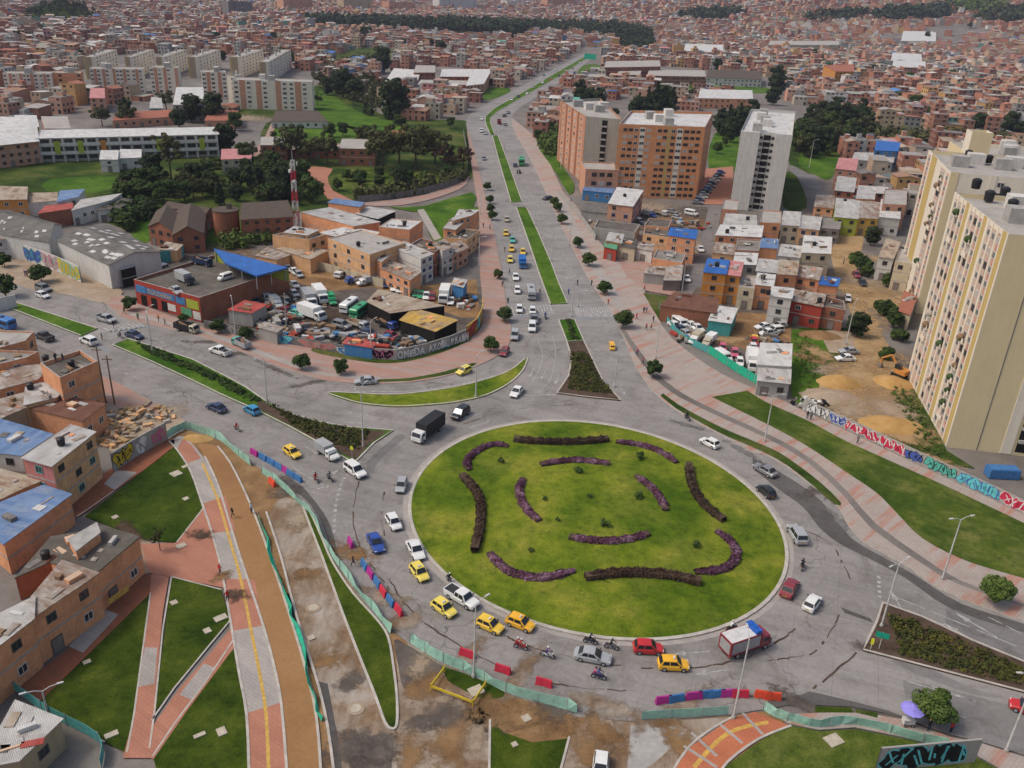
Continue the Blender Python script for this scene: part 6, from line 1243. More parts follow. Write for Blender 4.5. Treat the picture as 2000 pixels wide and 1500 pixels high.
def tree_proto(seed, h, cr, base, nclump, per, leaf, mat, shape="round", trunk_r=.12, limbs=5):
 rnd = random.Random(seed); crown = MB(); cl = []; trunk = MB()
 ch = h - base
 for i in range(nclump):
  if shape == "round":
   t = rnd.uniform(0, 6.28); q = rnd.random() ** .5; z = base + ch * (.5 + .42 * rnd.uniform(-1, 1) * math.sqrt(1 - q * q * .7)); cl.append((cr * q * .72 * math.cos(t), cr * q * .72 * math.sin(t), z, cr * rnd.uniform(.28, .42), .75))
  elif shape == "cone":
   f = (i + .5) / nclump; rr = cr * (1 - f) ** .8; t = i * 2.4; cl.append((rr * .55 * math.cos(t), rr * .55 * math.sin(t), base + ch * f * .96, max(.35, rr * .55), 1.1))
  elif shape == "open":
   t = i * 2.4 + rnd.uniform(-.4, .4); q = rnd.uniform(.25, 1); cl.append((cr * q * math.cos(t), cr * q * math.sin(t), base + ch * rnd.uniform(.25, .95) * (1 - .3 * q), cr * rnd.uniform(.18, .3), .7))
 leaves(crown, cl, per, leaf, rnd)
 trunk.cyl((0, 0, -.1), (0, 0, base + ch * .25), trunk_r, trunk_r * .7, 7); trunk.cyl((0, 0, base + ch * .25), (0, 0, base + ch * .75), trunk_r * .7, trunk_r * .25, 6)
 for i in range(limbs):
  c = cl[int(i * len(cl) / limbs)]; trunk.cyl((0, 0, base + (c[2] - base) * .3), (c[0] * .8, c[1] * .8, c[2]), trunk_r * .5, trunk_r * .12, 5)
 return crown.mesh("crown", [mat]), trunk.mesh("trunk", ["bark"])
TP = dict(street=tree_proto(1, 3.3, 1.7, .35, 24, 95, .17, "leaf_street", trunk_r=.09), street2=tree_proto(2, 3.6, 1.9, .45, 26, 95, .18, "leaf_street", trunk_r=.1),
 big=tree_proto(3, 4.6, 2.7, 1.0, 28, 170, .18, "leaf_bush", trunk_r=.16), dense=tree_proto(4, 12, 5.2, 1.0, 34, 105, .45, "leaf_dark", trunk_r=.35), tall=tree_proto(5, 15, 4.4, 1.5, 34, 105, .45, "leaf_dark", trunk_r=.35),
 cone=tree_proto(6, 15, 3.2, 1.0, 18, 110, .38, "leaf_dark", "cone", .3, 3), olive=tree_proto(7, 13, 6.0, 3.5, 30, 80, .36, "leaf_olive", "open", .35, 12), olive2=tree_proto(8, 12, 5.2, 3.0, 26, 80, .36, "leaf_olive", "open", .32, 12),
 airy=tree_proto(9, 17, 4.2, 4.0, 22, 60, .33, "leaf_olive", "open", .3, 14), brown=tree_proto(10, 9, 4.0, 2.2, 20, 55, .3, "leaf_brown", "open", .25, 12), bush=tree_proto(11, 2.6, 1.7, .2, 12, 75, .25, "leaf_bush", trunk_r=.1, limbs=3), bush2=tree_proto(12, 3.4, 2.2, .2, 14, 75, .28, "leaf_street", trunk_r=.1, limbs=3), round=tree_proto(13, 8, 3.4, 1.2, 20, 90, .32, "leaf_street", trunk_r=.25))
TH = dict(street=3.3, street2=3.6, big=4.6, dense=12, tall=15, cone=15, olive=13, olive2=12, airy=17, brown=9, bush=2.6, bush2=3.4, round=8)
def tree(kind, px, py, h, label=None, desc=None, group=None, z=0.0, name="tree", cat="tree"):
 p = G(px, py, 0); r = empty(name, (p.x, p.y, z), random.uniform(0, 6.28)); s = h / TH[kind]; r.scale = (s * random.uniform(.92, 1.1), s * random.uniform(.92, 1.1), s)
 link("crown", TP[kind][0], r); link("trunk", TP[kind][1], r)
 if label: tag(r, label, cat, group)
 else: pend(r, desc, cat, group, px, py)
 return r
for px, py, h in ((255, 607, 3.2), (425, 652, 3.2), (590, 722, 3.4), (667, 732, 3.2), (958, 688, 3.4), (984, 628, 3.4), (973, 545, 2.6), (951, 372, 3), (956, 398, 3), (958, 416, 3), (962, 430, 3), (1082, 404, 3.4), (1089, 414, 3.4), (1098, 438, 3.4), (1128, 484, 3.4), (1150, 520, 3.8), (1180, 575, 3.6), (1216, 640, 4.2), (1275, 738, 3.6), (360, 632, 2.2), (480, 664, 3.0)):
 tree("street" if px % 2 else "street2", px, py, h, desc="small round street tree", group="street trees along the kerbs", z=.13)
tree("big", 1942, 1178, 3.7, "broad bushy tree on the pavement beside the right-hand road", z=.13); tree("big", 1817, 1408, 3.7, "bushy green tree beside the lilac umbrella", z=.12)
tree("round", 12, 580, 6.5, "large dark round tree at the left edge above the white board"); tree("street2", 82, 552, 4.4, "round dark street tree left of the warehouse graffiti", z=.12); tree("street", 10, 522, 3.4, "small street tree at the left edge by the grass verge", z=.12)
for k, px, py, h in (("airy", 335, 352, 20), ("dense", 495, 375, 8), ("dense", 548, 385, 9), ("cone", 430, 402, 8.5), ("round", 610, 395, 8), ("round", 590, 360, 8), ("dense", 300, 352, 8), ("dense", 380, 372, 8), ("round", 270, 365, 6), ("round", 320, 398, 7), ("dense", 250, 380, 6), ("bush2", 285, 412, 4), ("bush2", 240, 420, 4), ("round", 360, 392, 6), ("round", 405, 358, 7), ("olive", 570, 315, 13), ("olive2", 610, 320, 11), ("olive2", 640, 320, 11), ("olive", 748, 330, 14), ("olive", 812, 332, 16), ("olive2", 780, 318, 14), ("olive2", 850, 322, 13), ("olive", 720, 300, 11), ("brown", 870, 340, 10), ("brown", 905, 330, 8), ("dense", 780, 370, 7), ("round", 660, 372, 4), ("bush2", 700, 352, 3.5), ("bush2", 740, 362, 3.5), ("bush", 830, 352, 3), ("round", 585, 268, 5), ("round", 645, 268, 6), ("round", 670, 266, 6), ("olive2", 250, 245, 9), ("tall", 248, 240, 10), ("olive2", 325, 215, 9), ("dense", 375, 238, 11), ("dense", 420, 240, 12), ("dense", 440, 300, 10), ("round", 460, 255, 8), ("olive", 200, 246, 8), ("dense", 350, 248, 7), ("dense", 770, 230, 17), ("dense", 670, 190, 14), ("dense", 640, 186, 9), ("dense", 745, 142, 16), ("olive2", 700, 170, 8), ("olive2", 720, 165, 8), ("bush2", 760, 232, 6), ("olive2", 730, 205, 8), ("olive2", 690, 205, 6), ("round", 842, 228, 7), ("bush2", 720, 225, 5), ("bush2", 780, 245, 5), ("round", 880, 250, 5), ("olive2", 620, 205, 6), ("bush2", 545, 340, 5), ("dense", 480, 348, 6), ("round", 520, 352, 6), ("bush2", 350, 428, 4), ("bush2", 248, 450, 4), ("bush", 420, 330, 4), ("dense", 300, 430, 5)):
 tree(k, px, py, h * (1 if k == "airy" else 1.2), desc={"airy": "tall thin-crowned grey tree", "dense": "dense dark tree", "cone": "dark pointed conifer", "round": "rounded green tree", "olive": "spreading olive-green tree", "olive2": "loose olive-green tree", "brown": "reddish-brown bare-looking tree", "tall": "tall dark tree", "bush": "low green bush", "bush2": "leafy green bush"}[k], group="trees of the park and school grounds")
for k, px, py, h in (("tall", 1132, 212, 18), ("tall", 1168, 220, 15), ("dense", 1150, 214, 13), ("cone", 1245, 232, 15), ("cone", 1262, 235, 19), ("cone", 1278, 236, 22), ("cone", 1295, 236, 20), ("cone", 1310, 234, 19), ("dense", 1270, 242, 11), ("dense", 1200, 232, 6), ("cone", 1420, 258, 15), ("cone", 1440, 262, 17), ("tall", 1465, 250, 16), ("dense", 1405, 255, 10), ("tall", 1515, 185, 22), ("dense", 1508, 205, 12), ("tall", 1600, 252, 16), ("tall", 1625, 250, 18), ("tall", 1645, 258, 17), ("tall", 1578, 255, 15), ("dense", 1660, 250, 13), ("tall", 1680, 236, 14), ("dense", 1560, 268, 10), ("round", 1600, 290, 8), ("round", 1640, 282, 8), ("round", 1672, 275, 7), ("olive2", 1700, 270, 8), ("olive2", 1740, 272, 8), ("round", 1575, 300, 8), ("olive2", 1660, 292, 6), ("round", 1620, 305, 7), ("dense", 1908, 262, 12), ("dense", 1970, 262, 13), ("dense", 1990, 268, 9), ("olive2", 1830, 270, 8), ("olive2", 1870, 272, 7), ("round", 1400, 300, 6), ("round", 1415, 285, 5), ("olive2", 1060, 262, 7), ("round", 1050, 275, 6), ("round", 1075, 258, 6), ("dense", 1700, 478, 6), ("bush2", 1685, 525, 4), ("bush2", 1672, 510, 3.4), ("dense", 1672, 658, 6), ("bush2", 1690, 540, 3.6), ("bush2", 1730, 615, 4), ("bush2", 1718, 605, 3), ("round", 1745, 640, 5), ("bush2", 1755, 665, 3.2), ("bush2", 1730, 700, 3), ("bush", 1665, 515, 2.6), ("round", 1730, 560, 4), ("dense", 1330, 192, 6), ("olive2", 1350, 190, 8), ("dense", 1400, 138, 11), ("dense", 1440, 138, 10), ("dense", 1375, 90, 10), ("dense", 1720, 145, 11), ("dense", 1705, 148, 10), ("dense", 1590, 122, 11), ("olive2", 1610, 120, 10), ("dense", 960, 168, 5), ("dense", 700, 92, 12), ("dense", 860, 110, 14), ("olive2", 880, 112, 10), ("dense", 710, 78, 14), ("dense", 720, 72, 11)):
 tree(k, px, py, h, desc={"dense": "dense dark tree", "cone": "dark pointed conifer", "round": "rounded green tree", "olive2": "loose olive-green tree", "tall": "tall dark tree", "bush": "low green bush", "bush2": "leafy green bush"}[k], group="trees beyond the avenue")
_rt = random.Random(77)
for pol, n, kinds, hs, grp in (([(430, 300), (500, 300), (560, 330), (600, 330), (600, 400), (440, 400), (230, 400), (230, 350), (430, 340)], 58, ("dense", "round", "bush2", "olive2"), (4, 9), "trees of the park and school grounds"), ([(660, 345), (890, 342), (860, 358), (700, 376), (662, 368)], 14, ("bush2", "round", "olive2"), (3, 6), "trees of the park and school grounds"), ([(620, 170), (700, 160), (770, 200), (770, 225), (720, 215), (660, 190)], 12, ("dense", "olive2"), (7, 13), "trees of the park and school grounds"), ([(1545, 258), (1700, 240), (1712, 262), (1640, 300), (1560, 315)], 36, ("dense", "tall", "olive2", "round"), (7, 15), "trees beyond the avenue"), ([(1395, 240), (1445, 240), (1445, 275), (1390, 290)], 8, ("dense", "tall"), (8, 14), "trees beyond the avenue"), ([(1232, 220), (1320, 216), (1318, 236), (1240, 240)], 8, ("cone", "dense"), (10, 18), "trees beyond the avenue"), ([(0, 60), (900, 90), (900, 125), (0, 120)], 16, ("dense",), (7, 13), "trees between the far houses"), ([(1300, 95), (2000, 80), (2000, 250), (1500, 200)], 26, ("dense", "round"), (6, 12), "trees between the far houses")):
 k = 0; xs = [q[0] for q in pol]; ys = [q[1] for q in pol]
 while k < n:
  x, y = _rt.uniform(min(xs), max(xs)), _rt.uniform(min(ys), max(ys))
  if not inpoly(x, y, pol): continue
  k += 1; kd = _rt.choice(kinds); g_ = G(x, y); tree(kd, x, y, _rt.uniform(*hs), desc={"dense": "dense dark tree", "cone": "dark pointed conifer", "round": "rounded green tree", "olive2": "loose olive-green tree", "tall": "tall dark tree", "bush2": "leafy green bush"}[kd], group=grp, z=zt(g_.x, g_.y) - .1)
def wood(name, pts, n, h, mat, label, seed, z=None):
 rnd = random.Random(seed); mb = MB(); W_ = [G(*p) for p in pts]; xs = [p.x for p in W_]; ys = [p.y for p in W_]; poly = [(p.x, p.y) for p in W_]; k = 0
 while k < n:
  x, y = rnd.uniform(min(xs), max(xs)), rnd.uniform(min(ys), max(ys))
  if not inpoly(x, y, poly): continue
  k += 1; hh = h * rnd.uniform(.7, 1.2); z0 = zt(x, y) if z is None else z(x, y); r_ = hh * .3
  leaves(mb, [(x, y, z0 + hh * .68, r_, 1.1), (x, y, z0 + hh * .3, r_ * .9, 1.2)], 16, r_ * .42, rnd)
 o = mb.build(name, [mat]); o["kind"] = "stuff"; tag(o, label, "wood"); return o
wood("wood", [(592, 44), (640, 42), (800, 46), (1000, 50), (1200, 58), (1262, 66), (1280, 84), (1210, 80), (1000, 62), (760, 60), (600, 50)], 900, 13, "leaf_dark", "long dark wood stretching across the far city", 1)
wood("wood", [(950, 60), (1040, 64), (1020, 76), (860, 70)], 120, 15, "leaf_dark", "dark tongue of trees below the long wood", 2)
wood("wood", [(1215, 84), (1270, 82), (1275, 95), (1250, 106), (1205, 100)], 110, 9, "leaf_dark", "dark tree strip below the right end of the long wood", 3)
wood("wood", [(620, 130), (700, 115), (760, 118), (740, 130), (700, 150), (640, 152)], 60, 7, "leaf_olive", "scrubby trees in the green valley above the slabs", 4)
wood("wood", [(640, 160), (720, 150), (760, 180), (770, 225), (720, 215), (680, 195)], 120, 6, "leaf_olive", "scrub thicket along the ravine beside the green slope", 5)
wood("wood", [(1540, 268), (1640, 262), (1720, 262), (1840, 268), (2040, 278), (2040, 290), (1760, 288), (1640, 298), (1560, 300)], 230, 6, "leaf_olive", "scrub belt below the dark trees on the right", 6)
wood("wood", [(690, 385), (780, 372), (880, 352), (910, 345), (905, 356), (830, 378), (760, 390), (700, 395)], 120, 4, "leaf_olive", "hedge of shrubs along the park fence", 7)
wood("wood", [(430, 470), (560, 448), (575, 455), (520, 478), (440, 492)], 90, 3.2, "leaf_bush", "low shrubs in front of the brick convent", 8)
wood("wood", [(200, 425), (280, 400), (300, 425), (262, 440), (250, 452), (215, 432)], 90, 4, "leaf_street", "bushes between the warehouse and convent", 9)
wood("wood", [(1050, 285), (1090, 262), (1096, 300), (1070, 310)], 60, 5, "leaf_bush", "bushes at the foot of the brown tower", 10)
def mound():
 c = G(112, 44); rnd = random.Random(5); mb = MB(); n, m = 24, 6
 for j in range(m + 1):
  for i in range(n):
   t = 2 * math.pi * i / n; r_ = 52 * (1 - j / m) ** .7; mb.v.append((c.x + r_ * math.cos(t), c.y + 20 + r_ * .8 * math.sin(t), 20 * (j / m) ** 1.0 - .1))
 for j in range(m):
  for i in range(n): mb.f.append((j * n + i, j * n + (i + 1) % n, (j + 1) * n + (i + 1) % n, (j + 1) * n + i)); mb.m.append(0)
 struct(mb.build("hill", "grass_dark", smooth_=True))
 zf = lambda x, y: 20 * max(0, 1 - (math.hypot(x - c.x, (y - c.y - 20) / .8) / 52) ** 1.43)
 wood("wood", [(30, 46), (60, 34), (112, 26), (165, 34), (195, 46), (110, 48)], 260, 8, "leaf_dark", "dark wooded mound rising from the far left suburb", 12, zf)
mound()
def hill_wood():
 for pts, n, lb, s in (([(1842, 8), (1890, 0), (1930, 0), (1965, 26), (1920, 36), (1870, 26)], 260, "green grassy spur with shrubs on the right-hand hillside", 25), ([(1690, 40), (1725, 28), (1850, 18), (1858, 38), (1760, 46)], 160, "dark plantation on the right-hand hillside", 21), ([(1560, 44), (1640, 32), (1700, 34), (1640, 48)], 90, "thin dark tree strip left of the hillside plantation", 22), ([(1300, 40), (1380, 28), (1470, 26), (1400, 44)], 70, "dark tree patch below the hillside houses", 23), ([(1900, 40), (2010, 20), (2010, 46), (1930, 50)], 90, "dark trees at the right edge of the hillside", 24)):
  rnd = random.Random(s); mb = MB(); k = 0; tries = 0
  while k < n and tries < 60000:
   tries += 1; x, y = rnd.uniform(100, 2200), rnd.uniform(900, 3000); z = zt(x, y); px, py = proj(x, y, z)
   if not inpoly(px, py, pts): continue
   k += 1; hh = rnd.uniform(11, 20); leaves(mb, [(x, y, z + hh * .55, hh * .42, 1.0)], 22, hh * .17, rnd)
  o = mb.build("wood", ["leaf_bush" if s == 25 else "leaf_dark"]); o["kind"] = "stuff"; tag(o, lb, "wood")
hill_wood()
def hedge(name, pix, w_, h_, mat, label, cat, group, seed, dens=150, leaf=.10):
 P = [G(*p) for p in smooth(pix, 5)]; o = Vector(P[len(P) // 2]); z0 = zdome(o); rnd = random.Random(seed); mb = MB()
 for a, b in zip(P, P[1:]):
  L = (b - a).length; t = (b - a).normalized(); n = Vector((-t.y, t.x, 0))
  for _ in range(int(L * dens)):
   s = rnd.random(); th = rnd.uniform(0, math.pi); e_ = min((a + t * (s * L) - P[0]).length, (a + t * (s * L) - P[-1]).length); rr = (.5 + .5 * min(1, e_ / 1.3)) * rnd.uniform(.72, 1.12) * (1 + .12 * math.sin((a - o).length * 3 + s * L * 3))
   p = a + t * (s * L) + n * (math.cos(th) * w_ / 2 * rr); z = zdome(p) - z0 + math.sin(th) ** .7 * h_ * rr
   q = Vector((p.x - o.x, p.y - o.y, z)); nn = Vector((n.x * math.cos(th), n.y * math.cos(th), math.sin(th) + .1)) + Vector([rnd.uniform(-.7, .7) for _ in range(3)]); nn.normalize()
   u = nn.orthogonal().normalized(); v = nn.cross(u); l_ = leaf * rnd.uniform(.6, 1.4); mb.quad(q - u * l_ - v * l_, q + u * l_ - v * l_, q + u * l_ + v * l_, q - u * l_ + v * l_)
 core = strip_mb([p - o for p in P], w_ * .8, -.1, h_ * .72); r = empty(name, (o.x, o.y, z0)); tag(r, label, cat, group)
 core.build("stems", "soil", r); mb.build("foliage", [mat], r)
PU, DK = "purple flower beds on the roundabout", "dark clipped hedges on the roundabout"
for pix, mt, lb in (
 ([(992, 880), (962, 876), (932, 888), (912, 908), (917, 927)], 0, "hooked purple flower bed near the roundabout's upper left edge"), ([(1003, 868), (1050, 873), (1100, 875), (1140, 873), (1187, 868)], 1, "long dark hedge along the roundabout's top edge"),
 ([(1202, 871), (1250, 877), (1282, 887), (1305, 900), (1320, 912)], 0, "curved purple flower bed near the roundabout's upper right edge"), ([(1344, 918), (1348, 950), (1360, 980), (1382, 1006), (1412, 1028)], 1, "dark hedge along the roundabout's right edge"),
 ([(1397, 1048), (1424, 1066), (1437, 1088), (1428, 1110), (1402, 1124), (1355, 1128)], 0, "hooked purple flower bed near the roundabout's lower right edge"), ([(1142, 1141), (1200, 1134), (1250, 1133), (1312, 1138), (1367, 1150)], 1, "long dark hedge along the roundabout's bottom edge"),
 ([(956, 1090), (973, 1110), (1000, 1128), (1040, 1138), (1080, 1137), (1120, 1126)], 0, "curved purple flower bed near the roundabout's lower left edge"), ([(902, 940), (925, 965), (938, 995), (937, 1040), (926, 1088)], 1, "dark hedge along the roundabout's left edge"),
 ([(1055, 920), (1090, 914), (1125, 911), (1160, 914), (1190, 918)], 0, "inner purple flower bed at the top of the lawn"), ([(1241, 942), (1270, 964), (1289, 988), (1298, 1010)], 0, "inner purple flower bed on the right of the lawn"),
 ([(1110, 1063), (1150, 1069), (1188, 1071), (1226, 1067), (1266, 1056)], 0, "inner purple flower bed at the bottom of the lawn"), ([(1021, 948), (1013, 973), (1026, 1006), (1052, 1031)], 0, "inner purple flower bed on the left of the lawn")):
 hedge("hedge" if mt else "flower_bed", pix, 1.35 if mt else 1.25, .95 if mt else .6, "leaf_brown" if mt else "leaf_purple", lb, "hedge" if mt else "flower bed", DK if mt else PU, len(lb))
for px, py, s in ((978, 912, .9), (1128, 934, 1.0), (1245, 984, 1.1), (1150, 984, .7), (1063, 988, .6), (1088, 1029, .6), (1180, 1040, 1.2), (1036, 1088, .7), (1357, 1078, 1.0), (1248, 905, 1.3)):
 p = G(px, py); t = tree("bush", px, py, s, desc="small dark shrub planted in the lawn", group="small shrubs on the roundabout lawn", z=zdome(p) - .05, name="shrub", cat="shrub")
def bedplants(label, pol, n, seed, mat="leaf_bed", size=.16):
 rnd = random.Random(seed); W_ = [G(*p) for p in pol]; poly = [(p.x, p.y) for p in W_]; xs = [p[0] for p in poly]; ys = [p[1] for p in poly]; mb = MB(); k = 0
 while k < n:
  x, y = rnd.uniform(min(xs), max(xs)), rnd.uniform(min(ys), max(ys))
  if not inpoly(x, y, poly): continue
  k += 1; r_ = rnd.uniform(.25, .6); leaves(mb, [(x, y, .22 + r_ * .3, r_, .6)], 14, size, rnd)
 o = mb.build("ground_cover", [mat]); o["kind"] = "stuff"; tag(o, label, "plants")
bedplants("low yellow-green plants in the west median bed", [(520, 785), (575, 813), (640, 832), (720, 842), (700, 880), (640, 866), (570, 830)], 330, 1)
bedplants("low yellow-green plants in the north median bed", [(1112, 690), (1145, 690), (1165, 730), (1195, 770), (1110, 762), (1118, 720)], 420, 2)
bedplants("low yellow-green plants in the south-east median bed", [(1735, 1200), (1800, 1222), (1900, 1266), (2040, 1325), (2040, 1345), (1900, 1318), (1760, 1280)], 420, 3)
bedplants("dark clipped shrub row in the west median", [(262, 668), (300, 682), (380, 715), (440, 742), (510, 785), (500, 790), (430, 752), (370, 724), (290, 690)], 260, 4, "leaf_street", .18)
bedplants("dark hedge strip in the short north median", [(1106, 626), (1112, 626), (1128, 665), (1118, 665)], 60, 5, "leaf_street", .18)
bedplants("weeds on the plot beside the dirt street", [(1550, 650), (1580, 660), (1600, 740), (1570, 770), (1552, 760)], 60, 6, "leaf_bush", .14)
bedplants("weeds along the foot of the cream tower", [(1760, 745), (1790, 800), (1840, 885), (1815, 890), (1770, 820), (1735, 760)], 50, 7, "leaf_bush", .2)
# VEHICLES
def _paint():
 m, nt_, b = new_mat("car_paint", 0.32, 0.5); t = NT(nt_); oi = t.n("ShaderNodeObjectInfo")
 n = t.noise(t.pos(), 1.2, 4, 0.7); c = t.mix(0.35, oi.outputs["Color"], t.ramp(n, [(0.3, (0.75, 0.74, 0.72)), (0.65, (1, 1, 1))]), 'MULTIPLY')
 t.L.new(c, b.inputs["Base Color"]); b.inputs["Coat Weight"].default_value = 0.3; MATS["car_paint"] = m
_paint()
mk("car_glass", lambda t, b: (0.018, 0.021, 0.025), 0.08, 0.5)
plain("tyre", (0.02, 0.02, 0.02), .9); plain("rim", (0.30, 0.30, 0.30), .4, .5); plain("car_trim", (0.03, 0.03, 0.032), .6)
mk("head_lamp", lambda t, b: (0.75, 0.74, 0.70), 0.2, 0.5); mk("tail_lamp", lambda t, b: (0.45, 0.02, 0.015), 0.25, 0.5)
plain("cargo_brown", (0.17, 0.10, 0.06), .9); plain("black_tarp", (0.016, 0.015, 0.015), .55, .3, .3); plain("tank_blue", (0.015, 0.10, 0.42), .5)
PAINT = dict(white=(0.72, 0.72, 0.70), yellow=(0.80, 0.52, 0.045), amber=(0.80, 0.42, 0.02), lemon=(0.78, 0.62, 0.10), silver=(0.36, 0.37, 0.38), grey=(0.20, 0.20, 0.215), black=(0.022, 0.022, 0.026), red=(0.50, 0.022, 0.025), crimson=(0.24, 0.03, 0.04), blue=(0.022, 0.065, 0.30), navy=(0.02, 0.035, 0.09), cyan=(0.03, 0.24, 0.45), green=(0.03, 0.30, 0.12), teal=(0.10, 0.42, 0.34), beige=(0.46, 0.40, 0.30), pink=(0.55, 0.10, 0.16), bluetruck=(0.02, 0.14, 0.42), orange=(0.6, .2, .03))
def loft(mb, secs, m=0):
 """secs: list of (x, [(y,z)...]) rings, all the same length; closes both ends"""
 n = len(secs[0][1]); i = len(mb.v)
 for x, ring_ in secs: mb.v += [(x, y, z) for y, z in ring_]
 for k in range(len(secs) - 1):
  for j in range(n):
   a, b = i + k * n + j, i + k * n + (j + 1) % n; mb.f.append((a, b, b + n, a + n)); mb.m.append(m)
 mb.f.append(tuple(i + j for j in reversed(range(n)))); mb.m.append(m)
 mb.f.append(tuple(i + (len(secs) - 1) * n + j for j in range(n))); mb.m.append(m)
def ring_sec(w_, z0, z1, r_=.12): return [(-w_ + r_ * .6, z0), (w_ - r_ * .6, z0), (w_, z0 + r_), (w_, z1 - r_), (w_ - r_, z1), (-w_ + r_, z1), (-w_, z1 - r_), (-w_, z0 + r_)]
WHEEL = {}
def wheel_mesh(r_, w_):
 k = (r_, w_)
 if k not in WHEEL:
  mb = MB(); mb.cyl((0, -w_ / 2, 0), (0, w_ / 2, 0), r_, r_, 14, 0)
  for s in (-1, 1): mb.cyl((0, s * w_ / 2, 0), (0, s * (w_ / 2 + .012), 0), r_ * .6, r_ * .55, 10, 1)
  WHEEL[k] = mb.mesh("wheel", ["tyre", "rim"])
 return WHEEL[k]
def vpart(name, root, mb, mats): return mb.build(name, mats, root)
def pane(root, name, pts, mat="car_glass", th=.012):
 mb = MB(); P = [Vector(p) for p in pts]; n = (P[1] - P[0]).cross(P[-1] - P[0]).normalized()
 i = len(mb.v); mb.v += [tuple(p + n * th) for p in P] + [tuple(p - n * th) for p in P]; k = len(P)
 mb.f.append(tuple(i + j for j in range(k))); mb.m.append(0); mb.f.append(tuple(i + k + j for j in reversed(range(k)))); mb.m.append(0)
 for j in range(k): mb.f.append((i + (j + 1) % k, i + j, i + k + j, i + k + (j + 1) % k)); mb.m.append(0)
 return mb.build(name, [mat], root)
def wheels(root, xs, y, r_, w_=.2):
 for x in xs:
  for s in (-1, 1): link("wheel", wheel_mesh(r_, w_), root, (x, s * y, r_))
def lamps(root, xf, xr, y, zf, zr):
 for s in (-1, 1):
  mb = MB(); mb.box(xf - .06, xf + .03, s * y - .17, s * y + .17, zf - .08, zf + .09); mb.build("headlight", ["head_lamp"], root)
  mb = MB(); mb.box(xr - .03, xr + .06, s * y - .13, s * y + .13, zr - .12, zr + .12); mb.build("tail_light", ["tail_lamp"], root)
